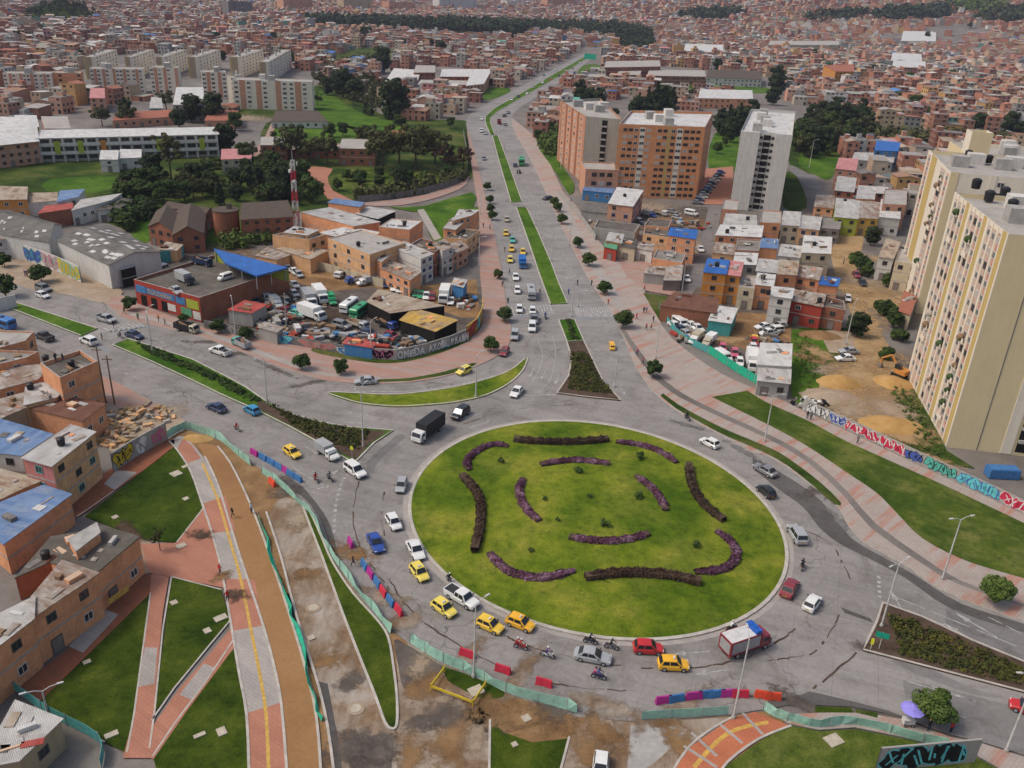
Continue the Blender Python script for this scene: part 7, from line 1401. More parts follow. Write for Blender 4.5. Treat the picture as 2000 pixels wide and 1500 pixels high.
def car_proto(kind):
 root = empty(kind, (0, 0, 0)); b = MB()
 if kind in ("sedan", "hatchback", "suv", "pickup"):
  L, W_, hz, H_ = dict(sedan=(4.4, .86, .90, 1.44), hatchback=(3.65, .80, .90, 1.48), suv=(4.55, .92, 1.02, 1.74), pickup=(5.0, .90, 1.02, 1.72))[kind]
  h = L / 2; g = .2 if kind in ("sedan", "hatchback") else .28
  nose = dict(sedan=.70, hatchback=.74, suv=.9, pickup=.92)[kind]; tail = dict(sedan=.84, hatchback=.86, suv=.98, pickup=.98)[kind]
  loft(b, [(-h, ring_sec(W_ * .84, g + .18, tail - .08)), (-h + .14, ring_sec(W_ * .95, g, tail)), (-h * .45, ring_sec(W_, g, hz)), (h * .30, ring_sec(W_, g, hz)), (h * .52, ring_sec(W_ * .98, g, hz - .06)), (h - .22, ring_sec(W_ * .92, g, nose)), (h, ring_sec(W_ * .78, g + .14, nose - .14))])
  rb0, rt0, rt1, rb1 = dict(sedan=(-h + .42, -h + 1.12, .18, h - 1.18), hatchback=(-h + .12, -h + .52, .28, h - .92), suv=(-h + .12, -h + .42, .42, h - 1.12), pickup=(-.75, -.55, .75, 1.28))[kind]
  wb, wt = W_ - .05, W_ - .21
  ang = lambda x0, x1, f: x0 + (x1 - x0) * f
  loft(b, [(rb0, [(-wb, hz - .06), (wb, hz - .06), (wb, hz - .03), (-wb, hz - .03)]), (rt0, [(-wb, hz - .06), (wb, hz - .06), (wt, H_ - .05), (-wt, H_ - .05)]), (ang(rt0, rt1, .5), [(-wb, hz - .06), (wb, hz - .06), (wt, H_), (-wt, H_)]), (rt1, [(-wb, hz - .06), (wb, hz - .06), (wt, H_ - .05), (-wt, H_ - .05)]), (rb1, [(-wb, hz - .06), (wb, hz - .06), (wb, hz - .03), (-wb, hz - .03)])])
  if kind == "pickup":
   b.box(-h + .06, rb0 - .06, -W_ + .1, W_ - .1, hz - .02, hz + .012, 1)
   for s in (-1, 1): b.box(-h + .04, rb0 - .02, s * (W_ - .06) - .05, s * (W_ - .06) + .05, hz - .05, hz + .18, 0)
   b.box(-h, -h + .1, -W_ + .05, W_ - .05, hz - .05, hz + .18, 0)
  vpart("body", root, b, ["car_paint", "car_trim"])
  f = lambda x0, x1, k, w0, w1, z0, z1: None
  def slant(x0, z0, w0, x1, z1, w1, a, c): return [(ang(x0, x1, a), -ang(w0, w1, a) * .9, ang(z0, z1, a)), (ang(x0, x1, a), ang(w0, w1, a) * .9, ang(z0, z1, a)), (ang(x0, x1, c), ang(w0, w1, c) * .9, ang(z0, z1, c)), (ang(x0, x1, c), -ang(w0, w1, c) * .9, ang(z0, z1, c))]
  pane(root, "windscreen", slant(rb1 + .01, hz, wb, rt1 + .01, H_ - .05, wt, .08, .92))
  pane(root, "rear_window", [p for p in reversed(slant(rb0 - .01, hz, wb, rt0 - .01, H_ - .05, wt, .15, .9))])
  for s in (-1, 1):
   xm = ang(rt0, rt1, .48)
   for x0b, x1b, x0t, x1t in ((ang(rb0, rt0, .75), xm - .05, rt0 + .08, xm - .05), (xm + .05, ang(rb1, rt1, .55), xm + .05, rt1 - .06)):
    if x1t - x0t < .25: continue
    zl, zh = hz + .07, H_ - .13; yl = s * (ang(wb, wt, .15) + .012); yh = s * (ang(wb, wt, .84) + .012)
    P = [(x0b, yl, zl), (x1b, yl, zl), (x1t, yh, zh), (x0t, yh, zh)]; pane(root, "side_window", P if s < 0 else P[::-1])
   mb = MB(); mb.box(rb1 - .35, rb1 - .2, s * (W_ + .02), s * (W_ + .2), hz, hz + .14) if s > 0 else mb.box(rb1 - .35, rb1 - .2, -(W_ + .2), -(W_ + .02), hz, hz + .14); mb.build("mirror", ["car_trim"], root)
  mb = MB(); mb.box(h - .08, h + .015, -W_ * .6, W_ * .6, g + .12, g + .28); mb.build("bumper_grille", ["car_trim"], root)
  mb = MB(); mb.box(-h - .012, -h + .05, -.26, .26, g + .28, g + .42); mb.build("number_plate", ["paint_yellow"], root)
  lamps(root, h - .12, -h + .06, W_ * .66, nose - .14, tail - .16)
  rr = .31 if kind in ("sedan", "hatchback") else .37; wheels(root, (-h * .60, h * .62), W_ - .09, rr)
 elif kind == "van":
  L, W_, H_ = 4.6, .88, 1.95; h = L / 2
  loft(b, [(-h, ring_sec(W_ * .95, .32, H_ - .12)), (-h + .12, ring_sec(W_, .25, H_)), (h - 1.25, ring_sec(W_, .25, H_)), (h - .55, ring_sec(W_, .25, 1.15)), (h, ring_sec(W_ * .86, .38, .92))]); vpart("body", root, b, ["car_paint"])
  pane(root, "windscreen", [(h - .58, -.72, 1.22), (h - .58, .72, 1.22), (h - 1.14, .7, H_ - .16), (h - 1.14, -.7, H_ - .16)]); pane(root, "rear_window", [(-h - .01, .6, 1.15), (-h - .01, -.6, 1.15), (-h + .02, -.6, H_ - .25), (-h + .02, .6, H_ - .25)])
  for s in (-1, 1):
   for x0, x1 in ((-h + .4, -.75), (-.65, .45), (.55, 1.2)):
    P = [(x0, s * (W_ + .012), 1.15), (x1, s * (W_ + .012), 1.15), (x1, s * (W_ + .012), 1.68), (x0, s * (W_ + .012), 1.68)]; pane(root, "side_window", P if s < 0 else P[::-1])
  lamps(root, h - .1, -h + .05, .66, .78, .9); wheels(root, (-h * .62, h * .6), W_ - .1, .33)
 elif kind in ("bus", "microbus"):
  L, W_, H_ = (10.0, 1.25, 2.9) if kind == "bus" else (6.2, 1.02, 2.5); h = L / 2
  loft(b, [(-h, ring_sec(W_ * .97, .5, H_ - .08, .15)), (-h + .15, ring_sec(W_, .4, H_, .18)), (h - .25, ring_sec(W_, .4, H_, .18)), (h, ring_sec(W_ * .95, .5, H_ - .25, .15))]); vpart("body", root, b, ["car_paint"])
  pane(root, "windscreen", [(h + .012, -W_ * .85, 1.25), (h + .012, W_ * .85, 1.25), (h - .05, W_ * .8, H_ - .35), (h - .05, -W_ * .8, H_ - .35)]); pane(root, "rear_window", [(-h - .012, W_ * .8, 1.5), (-h - .012, -W_ * .8, 1.5), (-h - .012, -W_ * .8, H_ - .5), (-h - .012, W_ * .8, H_ - .5)])
  n = 6 if kind == "bus" else 4
  for s in (-1, 1):
   for k in range(n):
    x0 = -h + .4 + k * (L - .9) / n; x1 = x0 + (L - .9) / n - .12; P = [(x0, s * (W_ + .012), H_ * .5), (x1, s * (W_ + .012), H_ * .5), (x1, s * (W_ + .012), H_ - .5), (x0, s * (W_ + .012), H_ - .5)]; pane(root, "side_window", P if s < 0 else P[::-1])
  mb = MB(); mb.box(-.5, .3, -.4, .4, H_ - .01, H_ + .12); mb.build("roof_hatch", ["car_trim"], root)
  lamps(root, h - .02, -h, W_ * .72, .85, 1.0); wheels(root, (-h * .55, h * .62), W_ - .16, .45, .28)
 elif kind in ("box_truck", "small_truck", "cargo_truck", "fire_truck", "flat_truck", "big_truck"):
  L, W_, bh = dict(box_truck=(8.4, 1.2, 3.4), small_truck=(5.0, .9, 2.2), cargo_truck=(6.6, 1.12, 2.7), fire_truck=(6.9, 1.2, 3.0), flat_truck=(5.4, .98, 1.1), big_truck=(7.4, 1.2, 3.1))[kind]; h = L / 2; cab = 1.75 if kind != "small_truck" else 1.9; ch = 2.3 if L > 6 else 1.8
  b.box(-h + .1, h - .2, -W_ * .5, W_ * .5, .55, .80, 1)
  if kind == "small_truck": loft(b, [(h - cab, ring_sec(W_ * .95, .4, 1.75)), (h - cab + .75, ring_sec(W_ * .93, .4, 1.72)), (h - .85, ring_sec(W_ * .95, .4, 1.05)), (h - .2, ring_sec(W_ * .9, .4, .92)), (h, ring_sec(W_ * .8, .5, .8))])
  else: loft(b, [(h - cab, ring_sec(W_ * .94, .5, ch)), (h - .45, ring_sec(W_ * .94, .5, ch)), (h - .08, ring_sec(W_ * .92, .5, ch * .62)), (h, ring_sec(W_ * .88, .6, ch * .55))])
  vpart("body", root, b, ["car_paint", "car_trim"])
  xa, za, xb, zb = (h - .9, 1.1, h - 1.15, 1.62) if kind == "small_truck" else (h - .06, ch * .64, h - .42, ch - .14)
  pane(root, "windscreen", [(xa + .02, -W_ * .8, za), (xa + .02, W_ * .8, za), (xb + .02, W_ * .76, zb), (xb + .02, -W_ * .76, zb)])
  for s in (-1, 1):
   P = [(h - cab + .3, s * (W_ * .955), ch * .64), (h - .62 if kind != "small_truck" else h - 1.15, s * (W_ * .955), ch * .64), (h - .7 if kind != "small_truck" else h - 1.2, s * (W_ * .955), ch - .25), (h - cab + .3, s * (W_ * .955), ch - .25)]; pane(root, "side_window", P if s < 0 else P[::-1])
   mb = MB(); mb.box(h - .5, h - .38, s * (W_ + .12) - .05, s * (W_ + .12) + .05, ch * .5, ch * .85); mb.build("mirror", ["car_trim"], root)
  c = MB(); x0, x1 = -h, h - cab - .12
  if kind in ("flat_truck", "cargo_truck"):
   c.box(x0, x1, -W_, W_, .82, .95); sh = .55 if kind == "flat_truck" else 1.3
   for s in (-1, 1): c.box(x0, x1, s * (W_ - .04) - .04, s * (W_ - .04) + .04, .951, .95 + sh)
   c.box(x0, x0 + .08, -W_ + .09, W_ - .09, .951, .95 + sh); c.box(x1 - .08, x1, -W_ + .09, W_ - .09, .951, 1.3 + sh)
   vpart("cargo_bed", root, c, ["cargo_paint"]); q = MB()
   for k in range(16): q.ball((x0 + .4 + (x1 - x0 - .8) * ((k * .618) % 1), (W_ - .4) * (((k * .377) % 1) * 2 - 1), .95 + sh * .7), .45, 7, 5, 0, .7)
   vpart("load", root, q, ["cargo_brown"])
  else:
   c.box(x0, x1, -W_, W_, .82, bh); vpart("cargo_box", root, c, ["cargo_paint"])
   if kind == "fire_truck":
    q = MB(); q.box(x0 + .1, x1 - .05, -W_ + .12, W_ - .12, bh, bh + .04); vpart("roof_cover", root, q, ["frame_white"])
    for s in (-1, 1):
     q = MB(); q.box(x0 + .25, x1 - .3, s * W_ - .02, s * W_ + .02, 1.15, bh - .18); vpart("shutter", root, q, ["rim"])
    q = MB(); q.box(x0 - .02, x0, -W_ + .25, W_ - .25, 1.1, bh - .3); vpart("rear_shutter", root, q, ["rim"])
    q = MB()
    for k in range(3): q.box(x1 - 1.0, x1 - .1, -W_ + .1 + k * .75, -W_ + .8 + k * .75, bh + .05, bh + .55)
    vpart("blue_roof_bags", root, q, ["tank_blue"])
   else:
    q = MB(); q.box(x0 - .02, x0, -W_ + .12, -.02, .95, bh - .12); vpart("rear_door", root, q, ["cargo_paint"]); q = MB(); q.box(x0 - .02, x0, .02, W_ - .12, .95, bh - .12); vpart("rear_door", root, q, ["cargo_paint"])
  lamps(root, h, -h + .1, W_ * .68, .75, .72); wheels(root, (-h * .58, h - .95), W_ - .18, .44 if L > 6 else .36, .26)
 return root
def _cargo():
 m, nt_, b = new_mat("cargo_paint", 0.6, 0.3); t = NT(nt_); oi = t.n("ShaderNodeObjectInfo"); n = t.noise(t.pos(), 0.8, 5, 0.7)
 t.L.new(t.mix(0.6, oi.outputs["Color"], t.ramp(n, [(0.3, (0.68, 0.66, 0.63)), (0.65, (1, 1, 1))]), 'MULTIPLY'), b.inputs["Base Color"]); MATS["cargo_paint"] = m
_cargo()
PROTO = {}
def roll(px, py, dx, dy, z=0.0):
 a = G(px, py); b = G(px + dx, py + dy); return a + Vector((0, 0, z)), math.atan2(b.y - a.y, b.x - a.x)
def vehicle(kind, px, py, dx, dy, color, label, cat, group=None, cargo=None, z=0.006, name=None, sign=False, scale=1.0):
 if kind not in PROTO: PROTO[kind] = car_proto(kind); r = PROTO[kind]
 else: r = copy_tree(PROTO[kind])
 for k in list(r.children):
  if k.name.startswith("taxi_sign"): bpy.data.objects.remove(k)
 r.location, rz = roll(px, py, dx, dy, z); r.rotation_euler = (0, 0, rz); r.scale = (scale,) * 3
 r.name = name or kind
 for k in r.children:
  if k.name.startswith(("body", "mirror")): k.color = (*PAINT[color], 1)
  if k.name.startswith(("cargo", "rear_door")): k.color = (*PAINT[cargo or color], 1)
 if sign:
  mb = MB(); mb.box(-.12, .1, -.22, .22, 1.46, 1.60); mb.build("taxi_sign", ["frame_white"], r)
 if label.startswith("~"): pend(r, label[1:], cat, group, px, py)
 else: tag(r, label, cat, group)
 return r
V = vehicle; CARS, TAXI, TRK = "cars on the roundabout and roads", "yellow taxis", "trucks and vans on the roads"
T_ = lambda px, py, dx, dy, col, lb, k="hatchback": V(k, px, py, dx, dy, col, lb, "taxi", TAXI, name="taxi", sign=True)
C_ = lambda k, px, py, dx, dy, col, lb: V(k, px, py, dx, dy, col, lb, "car", CARS)
T_(571, 889, 20, 14, "yellow", "yellow taxi on the west road above the pink barriers"); T_(819, 1124, 14, 18, "lemon", "pale yellow taxi behind the white sedan at the roundabout's left edge")
T_(867, 1194, 20, 14, "lemon", "pale yellow taxi beside the white pickup on the roundabout"); T_(956, 1227, 20, 9, "yellow", "yellow taxi between pale taxi and lamp post on the roundabout"); T_(1016, 1223, 20, 8, "amber", "amber taxi close to the kerb of the roundabout lawn"); T_(1314, 1304, 20, 1, "amber", "amber taxi below the red car on the roundabout"); T_(906, 729, -16, 7, "lemon", "pale yellow taxi on the curved slip lane")
for px, py, col, lb in ((990, 432, "beige", "rearmost pale taxi of the avenue queue"), (988, 459, "yellow", "yellow taxi behind the dark teal car on the avenue"), (999, 490, "yellow", "yellow taxi in front of the dark teal car on the avenue"), (996, 511, "lemon", "pale yellow taxi left of the blue truck on the avenue"), (1021, 496, "yellow", "yellow taxi directly behind the blue truck on the avenue")): T_(px, py, 3, 18, col, lb)
C_("sedan", 1157, 1288, 20, 4, "silver", "silver sedan on the lower roundabout between the motorbikes"); C_("hatchback", 1265, 1272, 20, 1, "red", "bright red car at the lower edge of the roundabout lawn"); C_("sedan", 812, 1080, 10, 18, "white", "white sedan in front of the pale taxi at the roundabout's left edge"); C_("hatchback", 769, 1026, 10, 16, "white", "white hatchback on the left of the roundabout"); C_("hatchback", 784, 954, -6, 20, "silver", "silver hatchback entering the left curve of the roundabout"); C_("sedan", 734, 1066, 8, 16, "blue", "dark blue sedan on the outer left lane of the roundabout"); C_("suv", 694, 925, 18, 13, "white", "big white estate car at the tip of the west median bed"); C_("suv", 899, 813, -16, 12, "black", "black off-roader behind the black box truck")
C_("sedan", 1009, 770, -12, 14, "white", "white car waiting at the end of the avenue arrows"); C_("hatchback", 1385, 870, -16, -8, "white", "white hatchback on the upper right of the roundabout"); C_("sedan", 1493, 923, -16, -9, "grey", "dark grey car with red tail lights on the right of the roundabout"); C_("hatchback", 1495, 965, -14, -12, "black", "black hatchback at the right edge of the roundabout lawn"); C_("suv", 1555, 1050, -10, -16, "silver", "silver estate car on the right of the roundabout"); C_("sedan", 1541, 1154, 10, -18, "crimson", "dark red car at the lower right kerb of the lawn"); C_("hatchback", 1585, 1184, 12, -16, "white", "white hatchback with dark rear window right of the dark red car")
V("pickup", 902, 1174, 20, 12, "white", "white double-cab pickup by the kerb of the roundabout lawn", "pickup", CARS, name="pickup"); V("small_truck", 640, 891, 18, 12, "white", "small white truck with grey box beside the median bed", "truck", TRK, "silver", name="small_truck")
V("box_truck", 836, 850, -18, 13, "white", "black box truck with white cab entering the roundabout", "truck", TRK, "black", name="box_truck", scale=.9); V("fire_truck", 1453, 1268, 20, -7, "crimson", "dark red fire truck with white roof and blue bags", "fire truck", TRK, "crimson", name="fire_truck", scale=.92)
C_("sedan", 423, 801, -18, -8, "navy", "dark blue car driving away on the lower west carriageway"); C_("hatchback", 492, 806, -14, -8, "cyan", "bright blue car near the west median"); C_("sedan", 714, 749, -18, 1, "silver", "silver car on the slip lane near the junkyard corner"); V("pickup", 430, 691, -18, -6, "white", "white pickup loaded with brown goods on the west road", "pickup", CARS, name="pickup")
V("cargo_truck", 366, 648, 18, 4, "beige", "beige dump truck with dark load parked by the painted shop", "truck", TRK, "black", name="dump_truck", scale=.85); V("cargo_truck", 472, 678, -16, -8, "teal", "teal cab truck with grey sides on the west road kerb", "truck", TRK, "silver", name="cargo_truck", scale=.75)
C_("sedan", 263, 659, 16, 5, "navy", "dark blue car beside the west crosswalk"); V("pickup", 208, 628, 18, 5, "silver", "silver pickup before the west crosswalk", "pickup", CARS, name="pickup"); C_("suv", 174, 671, -18, -8, "white", "white pick-up style car at the tip of the west median"); V("pickup", 88, 663, -16, -7, "black", "black pickup below the left median", "pickup", CARS, name="pickup"); C_("hatchback", 84, 581, 16, 5, "white", "white car at the far left of the upper carriageway"); C_("suv", 86, 568, 16, 5, "grey", "grey car behind the white one at the far left"); V("microbus", 8, 640, -16, -5, "bluetruck", "blue bus cut off by the left edge", "bus", TRK, name="bus")
C_("sedan", 1007, 545, 3, 18, "white", "white car second ahead of the pale taxi on the avenue"); C_("hatchback", 1010, 571, 3, 18, "white", "white car just before the avenue crosswalk"); V("microbus", 1037, 580, 3, 18, "silver", "pale grey minibus just before the avenue crosswalk", "minibus", TRK, name="minibus"); C_("hatchback", 1014, 608, 2, 18, "white", "white car on the left of the avenue crosswalk"); C_("hatchback", 1040, 612, 2, 18, "white", "white car on the right of the avenue crosswalk"); V("pickup", 1043, 628, 1, 18, "grey", "grey pickup behind the white estate below the crosswalk", "pickup", CARS, name="pickup"); C_("suv", 1039, 644, -1, 18, "white", "white estate car below the avenue crosswalk"); C_("suv", 1005, 660, -2, 18, "silver", "silver estate left of the white one below the crosswalk"); C_("hatchback", 985, 692, -10, 14, "crimson", "dark red car turning into the slip lane"); C_("sedan", 1001, 472, 3, 18, "teal", "dark teal car among the taxis on the avenue"); V("big_truck", 1020, 520, 3, 18, "bluetruck", "bright blue box truck on the avenue", "truck", TRK, "bluetruck", name="box_truck", scale=.8)
C_("sedan", 1070, 390, -16, 2, "black", "black car crossing the avenue by the far crosswalk"); V("microbus", 1018, 322, -2, -18, "green", "green bus on the far avenue", "bus", TRK, name="bus", scale=1.25); C_("sedan", 1006, 325, -2, -18, "navy", "dark car left of the green bus"); C_("hatchback", 1013, 338, -2, -18, "black", "black car just behind the green bus"); V("cargo_truck", 975, 242, -2, -12, "red", "red truck on the far right carriageway", "truck", TRK, "crimson", name="cargo_truck", scale=.9); C_("sedan", 987, 245, -2, -12, "grey", "grey car beside the far red truck"); C_("sedan", 941, 234, 2, 12, "white", "white car at the avenue bend"); C_("suv", 940, 258, 2, 14, "white", "white car below the avenue bend"); C_("sedan", 948, 262, 2, 14, "silver", "silver car below the avenue bend"); C_("sedan", 945, 312, 3, 16, "grey", "grey car on the far left carriageway")
for px, py, col in ((1000, 196, "white"), (1012, 190, "black"), (1042, 172, "silver"), (1060, 163, "white"), (1075, 157, "red"), (1092, 149, "black"), (1105, 140, "white"), (1118, 135, "grey"), (1030, 184, "white"), (985, 228, "black"), (992, 222, "grey"), (1086, 137, "white"), (1062, 148, "grey"), (1132, 124, "white"), (1122, 143, "navy")): C_("sedan", px, py, -14, 9, col, f"~{col} car")
C_("hatchback", 1172, 1506, -2, 20, "white", "white car cut off by the bottom edge of the dirt yard"); C_("hatchback", 2004, 1390, -18, -6, "red", "red car cut off by the right edge of the picture")
PK = "vehicles parked in the yards"
def park(L, dx, dy):
 for k, px, py, col, *c in L: V(k, px, py, dx, dy, col, f"~parked {col} {dict(small_truck='truck', cargo_truck='truck', box_truck='truck', big_truck='truck', flat_truck='truck', microbus='minibus').get(k, k)}", "car" if k in ("sedan", "hatchback", "suv") else k.replace("_", " "), PK, c[0] if c else None, z=.0 if py > 300 else -.03)
park([("sedan", 770, 566, "white"), ("hatchback", 780, 570, "white"), ("van", 793, 570, "white"), ("hatchback", 812, 578, "green"), ("sedan", 822, 580, "green"), ("sedan", 833, 582, "white"), ("hatchback", 844, 584, "crimson"), ("sedan", 881, 592, "white"), ("hatchback", 755, 560, "navy")], -4, 14)
park([("big_truck", 868, 586, "white", "white")], -5, 16)
park([("flat_truck", 668, 540, "white", "black")], -14, 8); park([("flat_truck", 694, 552, "blue", "white"), ("small_truck", 715, 556, "white", "silver")], -16, 3); park([("cargo_truck", 738, 552, "beige", "beige")], 16, 4)
park([("big_truck", 604, 594, "white", "silver"), ("big_truck", 626, 586, "white", "white"), ("small_truck", 647, 592, "green", "green")], 10, 13); park([("big_truck", 610, 622, "white", "white")], 14, 5); park([("microbus", 682, 606, "white"), ("microbus", 702, 616, "green")], -14, 10); park([("flat_truck", 700, 640, "silver", "beige"), ("flat_truck", 756, 640, "blue", "black")], 16, 5)
park([("small_truck", 540, 598, "white", "white"), ("van", 520, 586, "silver"), ("hatchback", 560, 592, "white"), ("hatchback", 575, 578, "silver"), ("sedan", 500, 594, "navy"), ("sedan", 575, 560, "silver"), ("sedan", 562, 528, "white"), ("sedan", 575, 534, "white"), ("hatchback", 584, 540, "silver")], 12, 10)
park([("hatchback", 560, 612, "crimson"), ("sedan", 580, 616, "teal"), ("sedan", 548, 620, "grey"), ("hatchback", 640, 655, "grey"), ("sedan", 720, 655, "navy"), ("hatchback", 765, 660, "crimson"), ("sedan", 790, 668, "black"), ("suv", 668, 640, "grey"), ("sedan", 835, 660, "crimson"), ("sedan", 850, 655, "grey")], 16, 4)
park([("hatchback", 1310, 618, "navy"), ("sedan", 1320, 628, "silver"), ("van", 1327, 636, "white"), ("sedan", 1318, 640, "white"), ("sedan", 1330, 648, "navy"), ("hatchback", 1340, 657, "silver"), ("sedan", 1350, 640, "white"), ("sedan", 1362, 645, "white"), ("hatchback", 1338, 636, "white")], 16, 10)
park([("hatchback", 1402, 640, "white"), ("sedan", 1490, 642, "white"), ("suv", 1512, 650, "white"), ("pickup", 1500, 655, "white"), ("sedan", 1520, 640, "silver")], -16, 2); park([("small_truck", 1384, 672, "beige", "white"), ("small_truck", 1358, 668, "white", "beige")], -13, 10); park([("van", 1412, 702, "white")], 16, 10)
park([("hatchback", 1411, 684, "pink"), ("hatchback", 1434, 694, "pink"), ("hatchback", 1444, 712, "white"), ("sedan", 1473, 668, "yellow"), ("hatchback", 1472, 672, "red"), ("hatchback", 1470, 684, "white")], 2, 14); park([("big_truck", 1468, 716, "white", "white")], 3, 16)
park([("sedan", 1657, 690, "silver"), ("sedan", 1650, 704, "white")], -16, 0); park([("hatchback", 1655, 587, "white"), ("hatchback", 1639, 608, "red")], 4, 14); park([("sedan", 1672, 540, "crimson"), ("sedan", 1684, 556, "black"), ("sedan", 1340, 548, "white"), ("sedan", 1368, 490, "white")], 8, 12)
park([(["sedan", "hatchback"][i % 2], 1362 + i * 4.2 + (0 if i < 12 else 18), 398 - (i % 12) * 5.4, ["grey", "navy", "white", "silver", "black", "blue"][i % 6]) for i in range(24)], 14, 1)
park([("flat_truck", 1290, 420, "white", "beige"), ("van", 1350, 420, "white"), ("small_truck", 1268, 424, "blue", "silver"), ("sedan", 1312, 416, "grey"), ("hatchback", 1322, 428, "silver"), ("van", 1216, 424, "silver"), ("sedan", 1240, 428, "white"), ("hatchback", 1192, 432, "grey")], 14, 3)
park([("hatchback", 246, 552, "white"), ("microbus", 290, 540, "white"), ("van", 318, 530, "silver")], 14, -5)
for k, px, py, col, cg, dx, dy, lb in (("big_truck", 362, 552, "black", "silver", 16, 8, "grey box truck with black cab on the shop's rooftop deck"), ("van", 440, 546, "white", None, -16, 5, "white van parked on the shop's rooftop deck"), ("sedan", 345, 572, "silver", None, 12, 8, "pale car parked at the front of the shop's rooftop deck"), ("cargo_truck", 396, 518, "navy", "navy", 14, 3, "dark truck at the back of the shop's rooftop deck")):
 v = V(k, px, py, dx, dy, col, lb, "van" if k == "van" else ("car" if k == "sedan" else "truck"), PK, cg); p = G(px, py, 5.0); v.location = (p.x, p.y, 5.03); v.scale = (.8,) * 3 if k != "sedan" else (1,) * 3
# PEOPLE AND MOTORBIKES
plain("skin", (0.30, 0.17, 0.11), .7, .3, .1); plain("hair", (0.015, 0.011, 0.009), .8)
def _cloth(name, idx):
 m, nt_, b = new_mat(name, .85, .15); t = NT(nt_); oi = t.n("ShaderNodeObjectInfo"); s = t.n("ShaderNodeSeparateColor"); t.L.new(oi.outputs["Color"], s.inputs[0])
 if idx == 0: t.L.new(oi.outputs["Color"], b.inputs["Base Color"])
 else: t.L.new(t.ramp(oi.outputs["Random"], [(0, (0.02, 0.025, 0.045)), (.5, (0.05, 0.06, 0.10)), (1, (0.06, 0.055, 0.05))]), b.inputs["Base Color"])
 MATS[name] = m
_cloth("shirt", 0); _cloth("trousers", 1)
def body_mesh(pose):
 V_, E_, R_ = [], [], []
 def add(p, r_, par=None):
  V_.append(p); R_.append(r_); i = len(V_) - 1
  if par is not None: E_.append((par, i))
  return i
 ride = pose == "ride"; hz = .82 if ride else .93; lean = .16 if ride else .03
 pel = add((0, 0, hz), .15); wa = add((lean * .3, 0, hz + .2), .13, pel); che = add((lean, 0, hz + .42), .155, wa); nk = add((lean * 1.15, 0, hz + .58), .06, che); hd = add((lean * 1.2 + .015, 0, hz + .68), .09, nk); add((lean * 1.2 + .02, 0, hz + .80), .085, hd)
 for s in (-1, 1):
  sh = add((lean, s * .19, hz + .48), .065, che)
  if ride: el = add((lean + .18, s * .28, hz + .28), .048, sh); wr = add((lean + .40, s * .27, hz + .22), .036, el); hip = add((.02, s * .1, hz - .05), .105, pel); kn = add((.40, s * .19, hz - .10), .075, hip); an = add((.22, s * .17, hz - .50), .05, kn); add((.36, s * .17, hz - .54), .04, an); d_ = Vector((1, 0, -.2))
  elif pose == "walk": el = add((lean - s * .10, s * .25, hz + .22), .048, sh); wr = add((lean + (-s) * .02 + .06, s * .26, hz - .01), .036, el); hip = add((0, s * .09, hz - .06), .105, pel); kn = add((s * .18 + .04, s * .1, hz - .46), .072, hip); an = add((s * .22 - (.1 if s < 0 else 0), s * .1, .09 + (.04 if s < 0 else 0)), .045, kn); add((s * .22 + .12 - (.1 if s < 0 else 0), s * .1, .045), .04, an); d_ = Vector((.1, 0, -1))
  else: el = add((lean, s * .25, hz + .22), .048, sh); wr = add((lean + .05, s * .26, hz - .02), .036, el); hip = add((0, s * .09, hz - .06), .105, pel); kn = add((.02, s * .1, hz - .46), .072, hip); an = add((0, s * .1, .09), .045, kn); add((.14, s * .1, .045), .04, an); d_ = Vector((.1, 0, -1))
  w_ = Vector(V_[wr]); d_.normalize(); pa = add(tuple(w_ + d_ * .07), .036, wr); y = Vector((1, 0, 0)) if abs(d_.z) > .5 else Vector((0, 0, 1)); y = Vector((0, s, 0)).cross(d_)
  for k, (off, ln) in enumerate(((-.026, .07), (-.009, .08), (.009, .075), (.026, .06))):
   q = Vector(V_[pa]) + d_ * .02 + y * off; a = add(tuple(q), .010, pa); b = add(tuple(q + d_ * ln * .6 + Vector((0, -s * .008, 0))), .009, a); add(tuple(q + d_ * ln + Vector((0, -s * .024, 0))), .008, b)
  a = add(tuple(Vector(V_[wr]) + d_ * .03 + y * .035), .011, wr); add(tuple(Vector(V_[wr]) + d_ * .075 + y * .06), .009, a)
 me = bpy.data.meshes.new("sk"); me.from_pydata(V_, E_, []); o = bpy.data.objects.new("sk", me); COL.objects.link(o)
 md = o.modifiers.new("s", 'SKIN');
 for v, r_ in zip(me.skin_vertices[0].data, R_): v.radius = (r_, r_)
 me.skin_vertices[0].data[0].use_root = True
 sb = o.modifiers.new("ss", 'SUBSURF'); sb.levels = 1
 dg = bpy.context.evaluated_depsgraph_get(); out = bpy.data.meshes.new_from_object(o.evaluated_get(dg)); bpy.data.objects.remove(o)
 out.name = "person"; out.materials.clear()
 for m in ("skin", "shirt", "trousers", "hair"): out.materials.append(MATS[m])
 for p in out.polygons:
  c = p.center; yy = abs(c.y); p.use_smooth = True
  if c.z > hz + .60: p.material_index = 3 if (c.z > hz + .78 or c.x < lean * 1.2 - .02) else 0
  elif c.z < .1 and not ride: p.material_index = 3
  elif yy > .2 and ((c.z < hz + .1 and not ride) or (ride and c.x > lean + .36 and c.z > hz)): p.material_index = 0
  elif c.z > hz + .02 or (ride and c.z > hz + .08): p.material_index = 1
  elif c.z > hz + .54: p.material_index = 0
  else: p.material_index = 2
 return out
PB = {k: body_mesh(k) for k in ("stand", "walk", "ride")}
